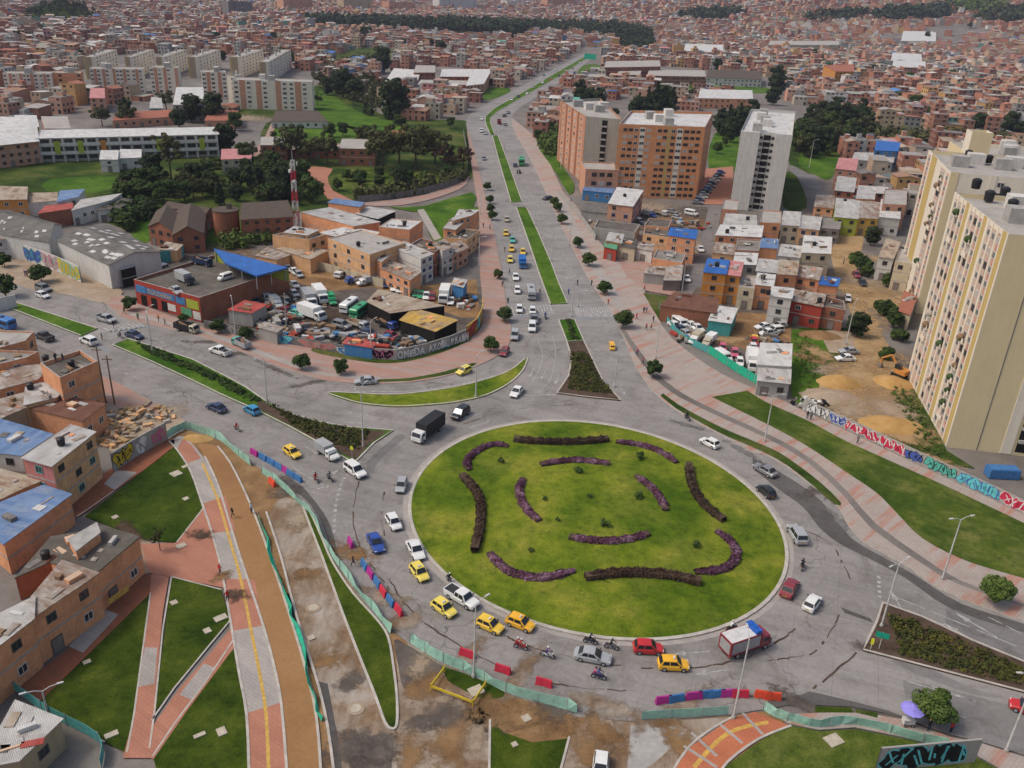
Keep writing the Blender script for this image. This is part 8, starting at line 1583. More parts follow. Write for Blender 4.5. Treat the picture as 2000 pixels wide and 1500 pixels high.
face = MB(); face.box(.085, .105, -.04, -.02, -.0, .018, 0); face.box(.085, .105, .02, .04, 0, .018, 0); face.hexa([(.08, -.014, -.045), (.115, -.012, -.045), (.115, .012, -.045), (.08, .014, -.045), (.08, -.008, 0), (.09, -.006, 0), (.09, .006, 0), (.08, .008, 0)], 1); face.box(.085, .1, -.025, .025, -.075, -.062, 2)
FACE = face.mesh("face", ["hair", "skin", "tail_lamp"])
hm = MB(); hm.ball((0, 0, 0), .135, 12, 8); HELM = hm.mesh("helmet", ["car_paint"])
SH = dict(red=(.45, .03, .03), black=(.02, .02, .022), white=(.6, .6, .58), blue=(.04, .08, .3), grey=(.16, .16, .17), green=(.05, .22, .09), pink=(.5, .12, .25), orange=(.6, .2, .04), purple=(.15, .06, .25))
def person(pose, loc, rz, shirt, label, group=None, helmet=None, pp=None, s=1.0):
 o = link("person", PB[pose], None, loc, rz, (s, s, s)); o.color = (*SH[shirt], 1)
 hz, lean = (.82, .16) if pose == "ride" else (.93, .03)
 link("face", FACE, o, (lean * 1.2 + .015, 0, hz + .74))
 if helmet: link("helmet", HELM, o, (lean * 1.2 + .01, 0, hz + .77)).color = (*SH[helmet], 1)
 if label.startswith("~"): pend(o, label[1:], "person", group, *pp)
 else: tag(o, label, "person", group)
 return o
def bike_proto(kind):
 root = empty(kind, (0, 0, 0))
 for x in (-.62, .62):
  mb = MB(); n = 16; r_ = .30 if kind != "bicycle" else .33; tw = .06 if kind != "bicycle" else .02
  mb.cyl((0, -tw, 0), (0, tw, 0), r_, r_, n, 0); mb.cyl((0, -tw - .005, 0), (0, tw + .005, 0), r_ * .62, r_ * .62, 10, 1); w_ = mb.build("wheel", ["tyre", "rim"], root); w_.location = (x, 0, r_)
 mb = MB()
 if kind == "bicycle":
  mb.tube([(-.62, 0, .33), (-.2, 0, .8), (.45, 0, .82), (.0, 0, .35), (-.2, 0, .8)], .02, 6); mb.tube([(.62, 0, .33), (.45, 0, .82), (.42, 0, 1.0)], .02, 6); mb.build("frame", ["car_paint"], root)
  mb = MB(); mb.box(-.32, -.08, -.07, .07, .8, .87); mb.build("seat", ["car_trim"], root)
 else:
  loft(mb, [(-.75, ring_sec(.09, .62, .74, .03)), (-.2, ring_sec(.13, .40, .72, .04)), (.15, ring_sec(.15, .38, .86, .05)), (.38, ring_sec(.12, .45, .84, .04)), (.62, ring_sec(.10, .55, .80, .03))]); mb.build("body", ["car_paint"], root)
  mb = MB(); loft(mb, [(-.72, ring_sec(.12, .72, .84, .03)), (-.1, ring_sec(.13, .70, .80, .03)), (.08, ring_sec(.09, .72, .80, .03))]); mb.build("seat", ["car_trim"], root)
  mb = MB(); mb.tube([(.62, -.06, .3), (.46, -.06, .98)], .025, 6); mb.tube([(.62, .06, .3), (.46, .06, .98)], .025, 6); mb.build("fork", ["rim"], root)
  mb = MB(); mb.cyl((.66, 0, .84), (.72, 0, .84), .08, .09, 10); mb.build("headlight", ["head_lamp"], root); mb = MB(); mb.box(-.82, -.76, -.06, .06, .68, .76); mb.build("tail_light", ["tail_lamp"], root)
 mb = MB(); mb.tube([(.42, -.34, 1.03), (.47, 0, .99), (.42, .34, 1.03)], .02, 6); mb.build("handlebar", ["car_trim"], root)
 return root
BP = {}
def bike(kind, px, py, dx, dy, col, label, riders=(), rl=(), cat=None):
 if kind not in BP: BP[kind] = bike_proto(kind); r = BP[kind]
 else: r = copy_tree(BP[kind])
 r.location, rz = roll(px, py, dx, dy, .006); r.rotation_euler = (0, 0, rz)
 for k in r.children:
  if k.name.startswith(("body", "frame")): k.color = (*PAINT[col], 1)
 tag(r, label, cat or ("bicycle" if kind == "bicycle" else "motorbike"), "two-wheelers on the roads")
 for i, (sh_, he) in enumerate(riders):
  f = Vector((math.cos(rz), math.sin(rz), 0)); person("ride", r.location + f * (-.18 - .42 * i) + Vector((0, 0, -.02 + .05 * i)), rz, sh_, rl[i], "riders on two-wheelers", he)
B = bike
B("motorbike", 1017, 1268, 18, 5, "red", "red motorbike carrying two riders in red on the lower roundabout", (("red", "white"), ("red", "white")), ("rider in red with white helmet steering the red motorbike", "pillion passenger in red on the red motorbike"))
B("motorbike", 1069, 1284, 18, 5, "white", "white scooter left of the silver sedan", (("purple", "white"),), ("rider in dark purple on the white scooter",)); B("motorbike", 1153, 1257, 18, 4, "black", "black motorbike just above the silver sedan", (("black", "black"),), ("rider in black just above the silver sedan",)); B("motorbike", 1194, 1268, 18, 4, "grey", "grey motorbike in front of the red car", (("black", "black"),), ("rider in black in front of the red car",)); B("motorbike", 1169, 1326, 18, 4, "navy", "dark blue motorbike below the silver sedan", (("blue", "black"), ("pink", "black")), ("rider in blue below the silver sedan", "pillion passenger in pink below the silver sedan"))
B("motorbike", 1428, 1232, 18, -6, "black", "black motorbike by the kerb behind the fire truck", (("white", "white"),), ("rider in white by the kerb behind the fire truck",)); B("motorbike", 878, 1138, 12, 14, "black", "black motorbike behind the white pickup", (("black", "white"),), ("rider in black behind the white pickup",)); B("motorbike", 617, 940, 12, 14, "crimson", "dark red motorbike on the painted box left of the white estate", (("red", "black"),), ("rider in red left of the white estate",)); B("motorbike", 644, 938, 14, 12, "black", "black motorbike nearest the white estate", (("grey", "black"),), ("rider in grey nearest the white estate",))
B("motorbike", 1566, 1110, 3, -18, "black", "black motorbike on the right side below the silver estate", (("black", "black"),), ("rider in black on the right side below the silver estate",)); B("motorbike", 1341, 819, -14, -12, "black", "black motorbike at the upper right kerb", (("black", "black"),), ("rider in black at the upper right kerb",)); B("motorbike", 1065, 622, 2, 18, "navy", "dark motorbike on the right end of the crosswalk", (("blue", "black"),), ("rider in blue on the right end of the crosswalk",))
B("bicycle", 463, 841, 14, 8, "red", "bicycle on the lower west carriageway", (("red", None),), ("cyclist in red on the lower west carriageway",)); B("bicycle", 235, 660, -14, -6, "black", "bicycle crossing by the west crosswalk", (("grey", "white"),), ("cyclist in grey by the west crosswalk",))
tq = V("van", 1195, 681, 4, 14, "amber", "yellow cargo tricycle van on the right carriageway", "cargo tricycle", name="cargo_tricycle", scale=.62)
PG = "people on the pavements"
for px, py, sh_ in ((1257, 612, "black"), (1262, 612, "grey"), (1243, 624, "red"), (1276, 630, "black"), (1262, 645, "red"), (1271, 644, "orange"), (1188, 596, "red"), (1128, 558, "black"), (1155, 558, "black"), (1110, 576, "blue"), (1258, 568, "red"), (944, 445, "black"), (957, 449, "grey"), (981, 560, "grey"), (992, 594, "black"), (1054, 574, "black"), (986, 492, "black"), (995, 536, "grey"), (1244, 694, "pink"), (1255, 712, "red"), (1576, 818, "black"), (1583, 820, "grey"), (1674, 866, "grey"), (270, 625, "green"), (222, 640, "black"), (200, 664, "grey"), (243, 613, "black"), (323, 635, "grey"), (50, 540, "purple"), (54, 541, "black"), (1115, 395, "blue"), (1647, 516, "grey"), (430, 1122, "red"), (455, 1010, "black"), (492, 1002, "white"), (690, 1105, "black"), (108, 690, "black"), (122, 690, "black"), (310, 628, "orange")):
 if py == 690: p = G(px, 700, 9.1); p.z = 8.45
 else: p = G(px, py, .13)
 person("walk" if (px + py) % 3 else "stand", p, random.uniform(0, 6.28), sh_, f"~person in {sh_} top walking" if (px + py) % 3 else f"~person in {sh_} top standing", PG, None, (px, py))
for px, py, sh_, lb in ((1783, 1412, "black", "vendor in black beside the lilac umbrella"), (1856, 1432, "red", "person in red near the bottom right tree"), (1812, 1428, "black", "person in black in the shade of the bottom right tree"), (445, 1175, "red", "worker in red cap by the dug tree pit")): person("stand", G(px, py, .13), 2.0, sh_, lb, PG, "red" if "cap" in lb else None)
# STREET FURNITURE, FENCES, WALLS, YARD CLUTTER
for n_, c_ in dict(mesh_green=(.30, .52, .42), mesh_teal=(.09, .34, .32), net_green=(.02, .36, .22), plastic_red=(.52, .03, .06), plastic_magenta=(.38, .03, .22), plastic_blue=(.05, .16, .36), plastic_orange=(.62, .07, .03), graf_red=(.48, .03, .07), graf_cyan=(.12, .48, .52), graf_teal=(.10, .42, .34), graf_black=(.012, .012, .014), graf_white=(.62, .62, .6), graf_yellow=(.55, .40, .03), graf_pink=(.5, .14, .24), graf_blue=(.06, .10, .34), sign_green=(.01, .30, .20), sign_yellow=(.62, .62, .03), lilac=(.25, .22, .62), galvan=(.50, .49, .47), lid=(.42, .37, .29)).items(): plain(n_, c_, .8, .25, .22, 1.6)
def lamp(px, py, h, arms, desc=None, mat="galvan", z=.0, az=0.0):
 p = G(px, py); r = empty("street_lamp", (p.x, p.y, z), az); mb = MB(); mb.cyl((0, 0, -.2), (0, 0, h), .13, .07, 8); mb.build("pole", [mat], r); mb = MB(); mb.cyl((0, 0, -.1), (0, 0, .35), .26, .24, 8); mb.build("base", ["concrete"], r)
 for k in range(arms):
  s = 1 if k == 0 else -1; mb = MB(); mb.tube([(0, 0, h - .1), (s * .7, 0, h + .25), (s * 1.5, 0, h + .35)], .045, 6); a = mb.build("arm", [mat], r); mb = MB(); mb.hexa([(s * 1.4, -.13, h + .30), (s * 2.05, -.1, h + .34), (s * 2.05, .1, h + .34), (s * 1.4, .13, h + .30)][::s] + [(s * 1.4, -.1, h + .42), (s * 2.05, -.07, h + .42), (s * 2.05, .07, h + .42), (s * 1.4, .1, h + .42)][::s]); mb.build("lamp_head", ["galvan"], r)
 pend(r, desc or ("slender grey lamp post with two arms" if arms == 2 else "slender grey lamp post"), "street lamp", "street lamps along the roads", px, py)
for px, py, h, a, az in ((1840, 1132, 9.8, 2, .3), (1432, 1403, 11, 1, 1.5), (925, 1322, 10.3, 1, .8), (709, 873, 11, 2, 1.2), (1964, 1468, 10.5, 2, 0), (1721, 1224, 9.6, 2, .6), (1493, 863, 9, 2, 0), (522, 788, 9, 2, 1), (1200, 756, 9, 1, 1), (929, 776, 8.5, 1, 1), (1116, 618, 9, 2, 0), (1077, 510, 9, 2, 0), (1045, 440, 9, 2, 0), (725, 700, 8, 1, 1), (293, 665, 7, 1, 1), (1012, 350, 9, 2, 0), (985, 292, 9, 2, 0), (298, 690, 8, 1, 2), (460, 655, 8, 1, 2), (1652, 672, 10, 1, 1), (1580, 328, 12, 1, 0), (1112, 480, 8, 1, 2), (1095, 330, 9, 1, 2), (1128, 600, 4, 1, 0), (95, 1400, 3.6, 2, .5), (1280, 700, 8, 1, 2), (935, 520, 8, 1, 0), (938, 420, 8, 1, 0)): lamp(px, py, h, a, z=.02, az=az)
for px, py, h in ((207, 787, 11), (224, 790, 9.5), (1330, 585, 9), (1390, 470, 9), (560, 640, 8), (1480, 600, 9), (600, 505, 8)):
 p = G(px, py); r = empty("utility_pole", p); mb = MB(); mb.cyl((0, 0, -.2), (0, 0, h), .16, .11, 8); mb.build("pole", ["timber" if px < 300 else "concrete"], r); mb = MB(); mb.box(-.9, .9, -.06, .06, h - .8, h - .65); mb.build("crossarm", ["timber"], r); pend(r, "utility pole with a crossarm", "utility pole", "utility poles", px, py)
def fence(name, pix, h, mat, label, post="steel", cat=None, sag=.12, lean=.0, z=.0, n=3, thick=.03):
 P = [G(*p) for p in smooth(pix, n)]; o = P[0].copy(); r = empty(name, (o.x, o.y, z)); tag(r, label, cat or "fence"); rnd = random.Random(len(label)); a = MB(); i = 0; acc = 0
 tops = [Vector((p.x - o.x + rnd.uniform(-lean, lean), p.y - o.y + rnd.uniform(-lean, lean), h - rnd.uniform(0, sag))) for p in P]
 off = offset_line([p - o for p in P], thick)
 for k in range(len(P) - 1):
  b0, b1 = P[k] - o, P[k + 1] - o; t0, t1 = tops[k], tops[k + 1]; d0, d1 = off[k] - b0, off[k + 1] - b1
  a.hexa([b0 + Vector((0, 0, .02)), b1 + Vector((0, 0, .02)), b1 + d1, b0 + d0, t0, t1, t1 + d1, t0 + d0])
  acc += (b1 - b0).length
  if acc > 2.6 or k == 0: mb = MB(); mb.cyl(tuple(b0 - d0 * .9 - Vector((0, 0, .1))), tuple(b0 - d0 * .9 + Vector((0, 0, h + .15))), .045, .045, 6); mb.build("post", [post], r); acc = 0
 a.build("panel", [mat], r); return r, P
CF = "construction fence"
fence("mesh_fence", [(327, 856), (362, 838), (400, 848), (432, 862), (467, 892), (490, 910)], 1.5, "mesh_green", "pale green mesh fence round the top of the clay path", cat=CF, lean=.2)
fence("mesh_fence", [(512, 925), (545, 948), (585, 985), (610, 1010), (630, 1050), (650, 1090), (672, 1120), (700, 1158), (737, 1203), (762, 1238)], 1.4, "mesh_green", "long pale green mesh fence between the wedge lawn and roundabout", cat=CF, lean=.3)
fence("mesh_fence", [(800, 1254), (830, 1275), (865, 1294), (925, 1319), (987, 1352), (1050, 1370), (1127, 1393)], 1.5, "mesh_green", "sagging green mesh fence below the taxis and lamp post", cat=CF, lean=.3)
fence("mesh_fence", [(1252, 1406), (1340, 1400), (1422, 1395)], 1.3, "mesh_green", "short green mesh fence left of the orange path", cat=CF)
fence("mesh_fence", [(1490, 1386), (1512, 1400), (1550, 1412), (1600, 1422), (1670, 1416), (1770, 1442), (1850, 1462)], 1.3, "mesh_green", "green mesh fence along the pavement above the billboard wall", cat=CF, lean=.2)
fence("mesh_fence", [(505, 1010), (530, 1080), (552, 1150), (570, 1210), (590, 1270), (608, 1340), (628, 1410)], .9, "net_green", "crumpled bright green net along the trench", cat=CF, lean=.5, sag=.5)
fence("mesh_fence", [(1383, 690), (1410, 708), (1440, 728), (1470, 746), (1500, 762), (1536, 774)], 2.0, "net_green", "bright green mesh fence along the car yard", cat=CF, sag=.25)
fence("pipe_fence", [(18, 1342), (60, 1372), (100, 1400), (195, 1452), (198, 1500)], 1.5, "mesh_teal", "blue-green pipe and mesh fence at the lower left lawn", cat="fence")
fence("yard_wall", [(604, 522), (650, 534), (700, 549), (748, 562)], 2.2, "plaster_cream", "pale panel wall behind the parked trucks", cat="wall", sag=0, thick=.15)
fence("yard_fence", [(1288, 604), (1310, 640), (1340, 668), (1383, 690)], 1.6, "plaster_teal", "patched tin fence on the left of the car yard", cat="fence", sag=.3)
fence("tin_fence", [(315, 515), (338, 510), (360, 502)], 3.2, "plaster_teal", "teal tin fence beside the white warehouse end", sag=0)
fence("park_fence", [(700, 396), (760, 390), (830, 378), (890, 360), (912, 340), (912, 300), (905, 262)], 2.4, "concrete_dark", "dark park fence following the curved pavement", n=2)
fence("yard_wall", [(1090, 380), (1130, 425), (1162, 470)], 1.8, "plaster_grey", "grey wall along the avenue's right pavement", cat="wall", sag=0, thick=.2)
def wall(label, pix, h, mat, graf=(), name="graffiti_wall", th=.2, capm="concrete"):
 P = [G(*p) for p in pix]; o = P[0].copy(); P = [p - o for p in P]; r = empty(name, o); tag(r, label, "wall"); strip_mb(P, th, -.1, h).build("wall", [mat], r)
 off = offset_line(P, 0); rnd = random.Random(3); Ls = [(b - a).length for a, b in zip(P, P[1:])]; T = sum(Ls)
 def at(f):
  d = f * T
  for k, l in enumerate(Ls):
   if d <= l or k == len(Ls) - 1: return P[k].lerp(P[k + 1], d / l), (P[k + 1] - P[k]).normalized()
   d -= l
 for f0, f1, n, fi, li in graf:
  A, t = at(f0); B, _ = at(f1); nn = Vector((t.y, -t.x, 0)); nn = nn if nn.dot(A + o) < 0 else -nn; e = nn * (th / 2 + .02)
  if isinstance(n, int): blobs_world(r, o, A + e, B + e, h, n, fi, li, rnd)
  else:
   L = (B - A).length / len(n); k0 = Vector((0, 0, h * .12))
   for i, c_ in enumerate(n):
    for mt_, of, k_ in ((li, .2, 1.2), (fi, .1, 1.5)):
     q = text_part(c_, r, A + t * (L * (i + .08)) + e * k_ + k0, h * rnd.uniform(.85, 1.0), mt_, rz=math.atan2(t.y, t.x), off=of); q.rotation_euler[1] = ((i * 37) % 11 - 5) * .025; q.scale = (L * 1.0 / max(v.co.x for v in q.data.vertices), 1, 1)
 return r
def blobs_world(r, o, A, B, h, n, fi, li, rnd):
 t = (B - A).normalized(); nn = Vector((t.y, -t.x, 0))
 if nn.dot(A + o) > 0: A, B = B, A
 t = (B - A).normalized(); nn = Vector((t.y, -t.x, 0)); L = (B - A).length; w_ = L / n
 for i in range(n):
  for m, sc, of in ((li, 1.0, .012), (fi, .86, .03), (li, 0, .045), (li, 0, .045)):
   rs = random.Random(i * 7 + n) if sc else rs; mb = MB(); pts = []; z_ = lambda v: Vector((0, 0, max(.06, min(h - .04, v))))
   for q in range(9):
    a = 2 * math.pi * q / 9; rr = rs.uniform(.5, 1.25) * sc; pts.append(A + t * (w_ * (i + .5) + w_ * .85 * rr * math.cos(a)) + nn * of + z_(h * .5 + h * .52 * rr * math.sin(a)))
   if not sc:
    u0, u1, v0, v1 = rs.uniform(0, 1), rs.uniform(0, 1), rs.uniform(.1, .4), rs.uniform(.6, .95); pts = [A + t * (w_ * (i + u)) + nn * of + z_(h * v) for u, v in ((u0, v0), (u0 + .16, v0), (u1 + .16, v1), (u1, v1))]
   mb.poly(pts); mb.build("graffiti", [m], r)
wall("east boundary wall with red, blue and turquoise graffiti along the pink path", [(1567, 799), (1675, 849), (1800, 909), (1950, 979), (2050, 1030)], 2.2, "plaster_grey", ((.02, .12, 4, "graf_white", "graf_black"), (.13, .2, 3, "graf_blue", "graf_white"), (.205, .46, 9, "graf_red", "graf_white"), (.47, .53, 2, "graf_blue", "graf_black"), (.55, .66, 5, "graf_teal", "graf_black"), (.67, .82, 6, "graf_cyan", "graf_blue"), (.83, .97, 5, "graf_red", "graf_white")))
wall("curved grey junkyard wall with big white graffiti letters", [(720, 701), (775, 704), (830, 692), (880, 676), (910, 663)], 2.4, "plaster_grey", ((.24, .50, "OMEDA", "graf_white", "concrete_dark"), (.54, .76, "AXOIL", "graf_white", "concrete_dark"), (.79, .99, "BRAIN", "graf_white", "concrete_dark"), (.03, .2, 3, "graf_black", "graf_pink")))
wall("yellow painted corner wall of the junkyard at the avenue", [(911, 662), (932, 645), (941, 625), (942, 605)], 3.0, "plaster_yellow", ((.3, .45, 1, "graf_cyan", "plaster_teal"), (.04, .26, 1, "plaster_red", "plaster_red"), (.5, .9, 6, "graf_black", "plaster_yellow")))
wall("junkyard street wall of mismatched painted sheets", [(400, 642), (500, 661), (560, 672), (625, 683), (719, 701)], 2.0, "concrete_dark", ((.1, .3, 4, "plaster_grey", "concrete_dark"), (.34, .44, 1, "plaster_tan", "graf_white"), (.47, .55, 1, "graf_cyan", "graf_blue"), (.6, .8, 3, "plaster_pink", "plaster_grey"), (.84, .96, 2, "plaster_blue", "graf_white")))
wall("grey block wall with yellow graffiti beside the brick lane", [(222, 921), (262, 895), (300, 873), (327, 858)], 3.2, "plaster_grey", ((.02, .36, 3, "graf_yellow", "graf_black"), (.45, .62, 1, "graf_white", "plaster_grey"), (.75, .97, 2, "graf_pink", "plaster_tan")))
wall("warehouse yard wall covered in colourful graffiti", [(48, 508), (85, 520), (120, 534), (160, 553)], 4.2, "plaster_white", ((.0, .3, 3, "graf_blue", "plaster_teal"), (.3, .6, 3, "plaster_grey", "graf_pink"), (.6, .98, 5, "graf_yellow", "graf_teal")))
bw = wall("long grey billboard-like wall with black and cyan graffiti at the bottom right", [(1708, 1506), (1902, 1488)], 3.3, "plaster_grey", ((.03, .86, 6, "graf_black", "graf_cyan"),))
wall("white blank hoarding board at the left edge of the west road", [(-20, 612), (34, 600)], 3.0, "plaster_white", name="hoarding")
def barrier(px, py, dx, dy, m):
 p, rz = roll(px, py, dx, dy, .006); r = empty("barrier", p, rz); mb = MB(); mb.hexa([(-.95, -.28, .08), (.95, -.28, .08), (.95, .28, .08), (-.95, .28, .08), (-.9, -.1, .95), (.9, -.1, .95), (.9, .1, .95), (-.9, .1, .95)]); mb.build("body", ["plastic_" + m], r); mb = MB(); mb.box(-.98, -.4, -.3, .3, 0, .08); mb.box(.4, .98, -.3, .3, 0, .08); mb.build("foot", ["plastic_" + m], r); pend(r, f"{m} plastic road barrier", "barrier", "plastic road barriers", px, py)
for px, py, dx, dy, m in ((497, 888, 16, 10, "magenta"), (514, 897, 16, 10, "blue"), (530, 906, 16, 10, "blue"), (545, 915, 16, 10, "blue"), (557, 922, 16, 10, "magenta"), (568, 930, 16, 10, "blue"), (582, 938, 16, 10, "blue"), (532, 946, 10, 10, "orange"), (685, 1064, 8, 16, "magenta"), (712, 1108, 10, 16, "blue"), (724, 1124, 10, 16, "magenta"), (737, 1142, 10, 16, "blue"), (749, 1160, 10, 16, "red"), (763, 1178, 10, 14, "blue"), (779, 1196, 10, 14, "red"), (912, 1281, 18, 6, "red"), (982, 1312, 18, 6, "red"), (1062, 1338, 18, 5, "red"), (1296, 1372, 18, -2, "magenta"), (1320, 1369, 18, -3, "blue"), (1355, 1364, 18, -2, "magenta"), (1378, 1361, 18, -2, "blue"), (1400, 1360, 18, -2, "blue"), (1422, 1359, 18, -1, "magenta"), (1445, 1360, 18, 0, "red"), (1490, 1362, 18, 3, "orange"), (1508, 1365, 18, 1, "orange")): barrier(px, py, dx, dy, m)
def lid(px, py, w_, d_, z=.065):
 p, rz = roll(px, py, 12, -5, z); mb = MB(); mb.box(-w_ / 2, w_ / 2, -d_ / 2, d_ / 2, -.05, .1); o = mb.build("inspection_cover", ["lid"], None, loc=p); o.rotation_euler = (0, 0, rz); pend(o, "square concrete inspection cover" if abs(w_ - d_) < .2 else "oblong concrete inspection cover", "cover", "concrete covers in the lawns", px, py)
for px, py, w_, d_ in ((344, 926, 1.5, 1.5), (362, 912, 1.0, .7), (363, 975, .8, .8), (225, 1011, .8, .8), (354, 1067, 1.3, 1.0), (340, 1178, .8, .8), (431, 1208, 1.5, 1.0), (405, 1233, .8, .9), (390, 1437, 1.2, .5), (433, 1430, .9, 1.1), (170, 1294, .8, .6), (218, 1436, 1.3, .7), (1028, 1404, .9, .9), (1628, 1447, 1.8, 1.4), (608, 1247, .8, .7), (1005, 1455, .6, .6), (930, 1350, 1.6, 1.3), (865, 885, .6, .6), (620, 830, 1.0, .7)): lid(px, py, w_, d_, .065 if px < 700 else .06)
for px, py in ((612, 1187), (695, 1384)):
 p = G(px, py); mb = MB(); mb.cyl((0, 0, -.02), (0, 0, .06), .95, .95, 24); mb.cyl((0, 0, .06), (0, 0, .085), .6, .6, 20, 1); o = mb.build("manhole", ["pale_dirt", "lid"], None, loc=p); pend(o, "round manhole in the dirty concrete road", "manhole", "manholes in the old road", px, py)
for a in ([(555, 1160), (568, 1158), (585, 1210), (572, 1214)], [(572, 1218), (584, 1214), (592, 1238), (578, 1242)], [(584, 1262), (598, 1258), (612, 1300), (598, 1306)]): area("trench", a, .016, "dark_void")
def sign(px, py, h, w_, hh, mat, label, post="galvan", rz=-.4):
 p = G(px, py, .16); r = empty("road_sign", p, rz); tag(r, label, "road sign"); mb = MB(); mb.cyl((0, 0, -.1), (0, 0, h), .04, .04, 6); mb.build("post", [post], r); mb = MB(); mb.box(-w_ / 2, w_ / 2, -.07, -.042, h - hh, h); mb.build("panel", [mat], r)
sign(1716, 1268, 2.6, 1.5, .8, "sign_green", "green direction sign on the south-east median bed"); sign(1700, 1268, 1.7, .35, .9, "sign_yellow", "narrow yellow sign beside the green direction sign"); sign(688, 897, 2.4, .6, .6, "sign_yellow", "small pale sign at the tip of the west median bed"); sign(1152, 118, 6, 12, 5, "sign_green", "green gantry sign on the far avenue")
def umbrella():
 p = G(1774, 1412, .12); r = empty("umbrella", p); tag(r, "lilac sun umbrella over the vendor's stall by the road", "umbrella"); mb = MB(); n = 10; mb.v = [(1.25 * math.cos(k * .6283), 1.25 * math.sin(k * .6283), 2.0) for k in range(n)] + [(0, 0, 2.65)] + [(1.2 * math.cos(k * .6283), 1.2 * math.sin(k * .6283), 1.97) for k in range(n)] + [(0, 0, 2.6)]
 for k in range(n): mb.f += [(k, (k + 1) % n, n), (n + 1 + (k + 1) % n, n + 1 + k, 2 * n + 1)]; mb.m += [0, 0]
 mb.build("canopy", ["lilac"], r); mb = MB(); mb.cyl((0, 0, 0), (0, 0, 2.6), .025, .025, 6); mb.build("pole", ["galvan"], r)
 p = G(1772, 1416, .12); r = empty("vendor_cart", p); tag(r, "small white vendor's cart under the lilac umbrella", "cart"); mb = MB(); mb.box(-.6, .6, -.35, .35, .35, .95); mb.build("body", ["frame_white"], r)
 for s in (-1, 1): o = link("wheel", wheel_mesh(.2, .06), r, (s * .4, -.38, .2))
umbrella()
def mast():
 p = G(580, 452); r = empty("radio_mast", p); tag(r, "red and white lattice radio mast with dish antennas", "radio mast"); H_ = 21; n = 7
 for k in range(n):
  z0, z1 = H_ * k / n, H_ * (k + 1) / n; w0, w1 = .85 - .4 * k / n, .85 - .4 * (k + 1) / n; mb = MB()
  c0 = [(s * w0, t * w0, z0) for s, t in ((-1, -1), (1, -1), (1, 1), (-1, 1))]; c1 = [(s * w1, t * w1, z1) for s, t in ((-1, -1), (1, -1), (1, 1), (-1, 1))]
  for i in range(4): j = (i + 1) % 4; mb.cyl(c0[i], c1[i], .09, .09, 5); mb.cyl(c0[i], c1[j], .05, .05, 4); mb.cyl(c0[j], c1[i], .05, .05, 4); mb.cyl(c1[i], c1[j], .07, .07, 4)
  mb.build("lattice_section", ["frame_white" if k % 2 == 0 else "graf_red"], r)
 for a, z in ((.3, 20), (2.2, 19.5), (4, 18), (5.2, 15)): mb = MB(); mb.cyl((math.cos(a) * 1.0, math.sin(a) * 1.0, z), (math.cos(a) * 1.35, math.sin(a) * 1.35, z), .6, .5, 12); mb.build("dish", ["frame_white"], r)
 mb = MB(); mb.cyl((0, 0, 21), (0, 0, 24), .06, .04, 5); mb.build("antenna", ["frame_white"], r)
mast()
def heap(name, px, py, rx, ry, h, mats, n, label, cat, z=0.0, size=.5):
 p = G(px, py, z); rnd = random.Random(px + py); mb = MB()
 for _ in range(n):
  a, q = rnd.uniform(0, 6.28), rnd.random() ** .6; x, y = q * rx * math.cos(a), q * ry * math.sin(a); zz = max(.05, h * (1 - q) * rnd.uniform(.5, 1)); s = size * rnd.uniform(.4, 1.5); t = rnd.uniform(0, 6.28); m = rnd.randrange(len(mats)); c, d = math.cos(t), math.sin(t)
  w_, l_, hh = s, s * rnd.uniform(.6, 3), s * rnd.uniform(.15, .8); mb.hexa([(x + c * u - d * v, y + d * u + c * v, zz + e + rnd.uniform(-.1, .1)) for e in (-.1, hh) for u, v in ((-l_ / 2, -w_ / 2), (l_ / 2, -w_ / 2), (l_ / 2, w_ / 2), (-l_ / 2, w_ / 2))], m)
 o = mb.build(name, mats, None, loc=p); tag(o, label, cat)
SC = ["rim", "concrete_dark", "plaster_red", "frame_white", "plaster_blue", "timber", "cargo_brown", "concrete", "tyre", "door_metal", "tyre", "timber", "roof_tan"]
for px, py, rx, ry, n, lb in ((590, 600, 5, 7, 60, "scrap metal heap behind the white junkyard trucks"), (530, 628, 7, 5, 90, "mixed scrap heap behind the painted sheet wall"), (650, 662, 9, 4, 80, "low scrap heap along the junkyard street wall"), (745, 672, 9, 4, 90, "scrap heap between the red tin hut and yellow roof"), (800, 672, 8, 4, 80, "dark red scrap heap below the patched yellow roof"), (600, 645, 6, 4, 50, "heap of car parts near the white box truck"), (500, 610, 6, 5, 60, "heap of boards beside the red shed roof"), (905, 590, 5, 5, 30, "small timber heap near the avenue corner"), (1220, 440, 12, 6, 60, "clutter heap in the walled yard by the avenue"), (1500, 668, 5, 4, 30, "scrap heap at the right of the car yard"), (1345, 662, 4, 4, 30, "scrap heap by the car yard fence"), (1320, 440, 14, 6, 50, "clutter heap in the yard below the orange tower")): heap("scrap_heap", px, py, rx, ry, 1.2, SC, n, lb, "scrap heap", size=.8)
heap("rubble_heap", 270, 815, 6, 5, .9, ["pale_dirt", "pale_dirt", "ochre", "brick_pale", "concrete"], 90, "rubble heap on the demolished plot behind the graffiti wall", "rubble"); heap("rubble_heap", 235, 850, 3, 4, .7, ["pale_dirt", "ochre", "brick_pale"], 50, "small rubble heap beside the brick house end", "rubble")
heap("debris_pile", 1580, 790, 4, 3, .8, ["graf_white", "concrete", "graf_black"], 50, "white rubble piled behind the start of the graffiti wall", "rubble")
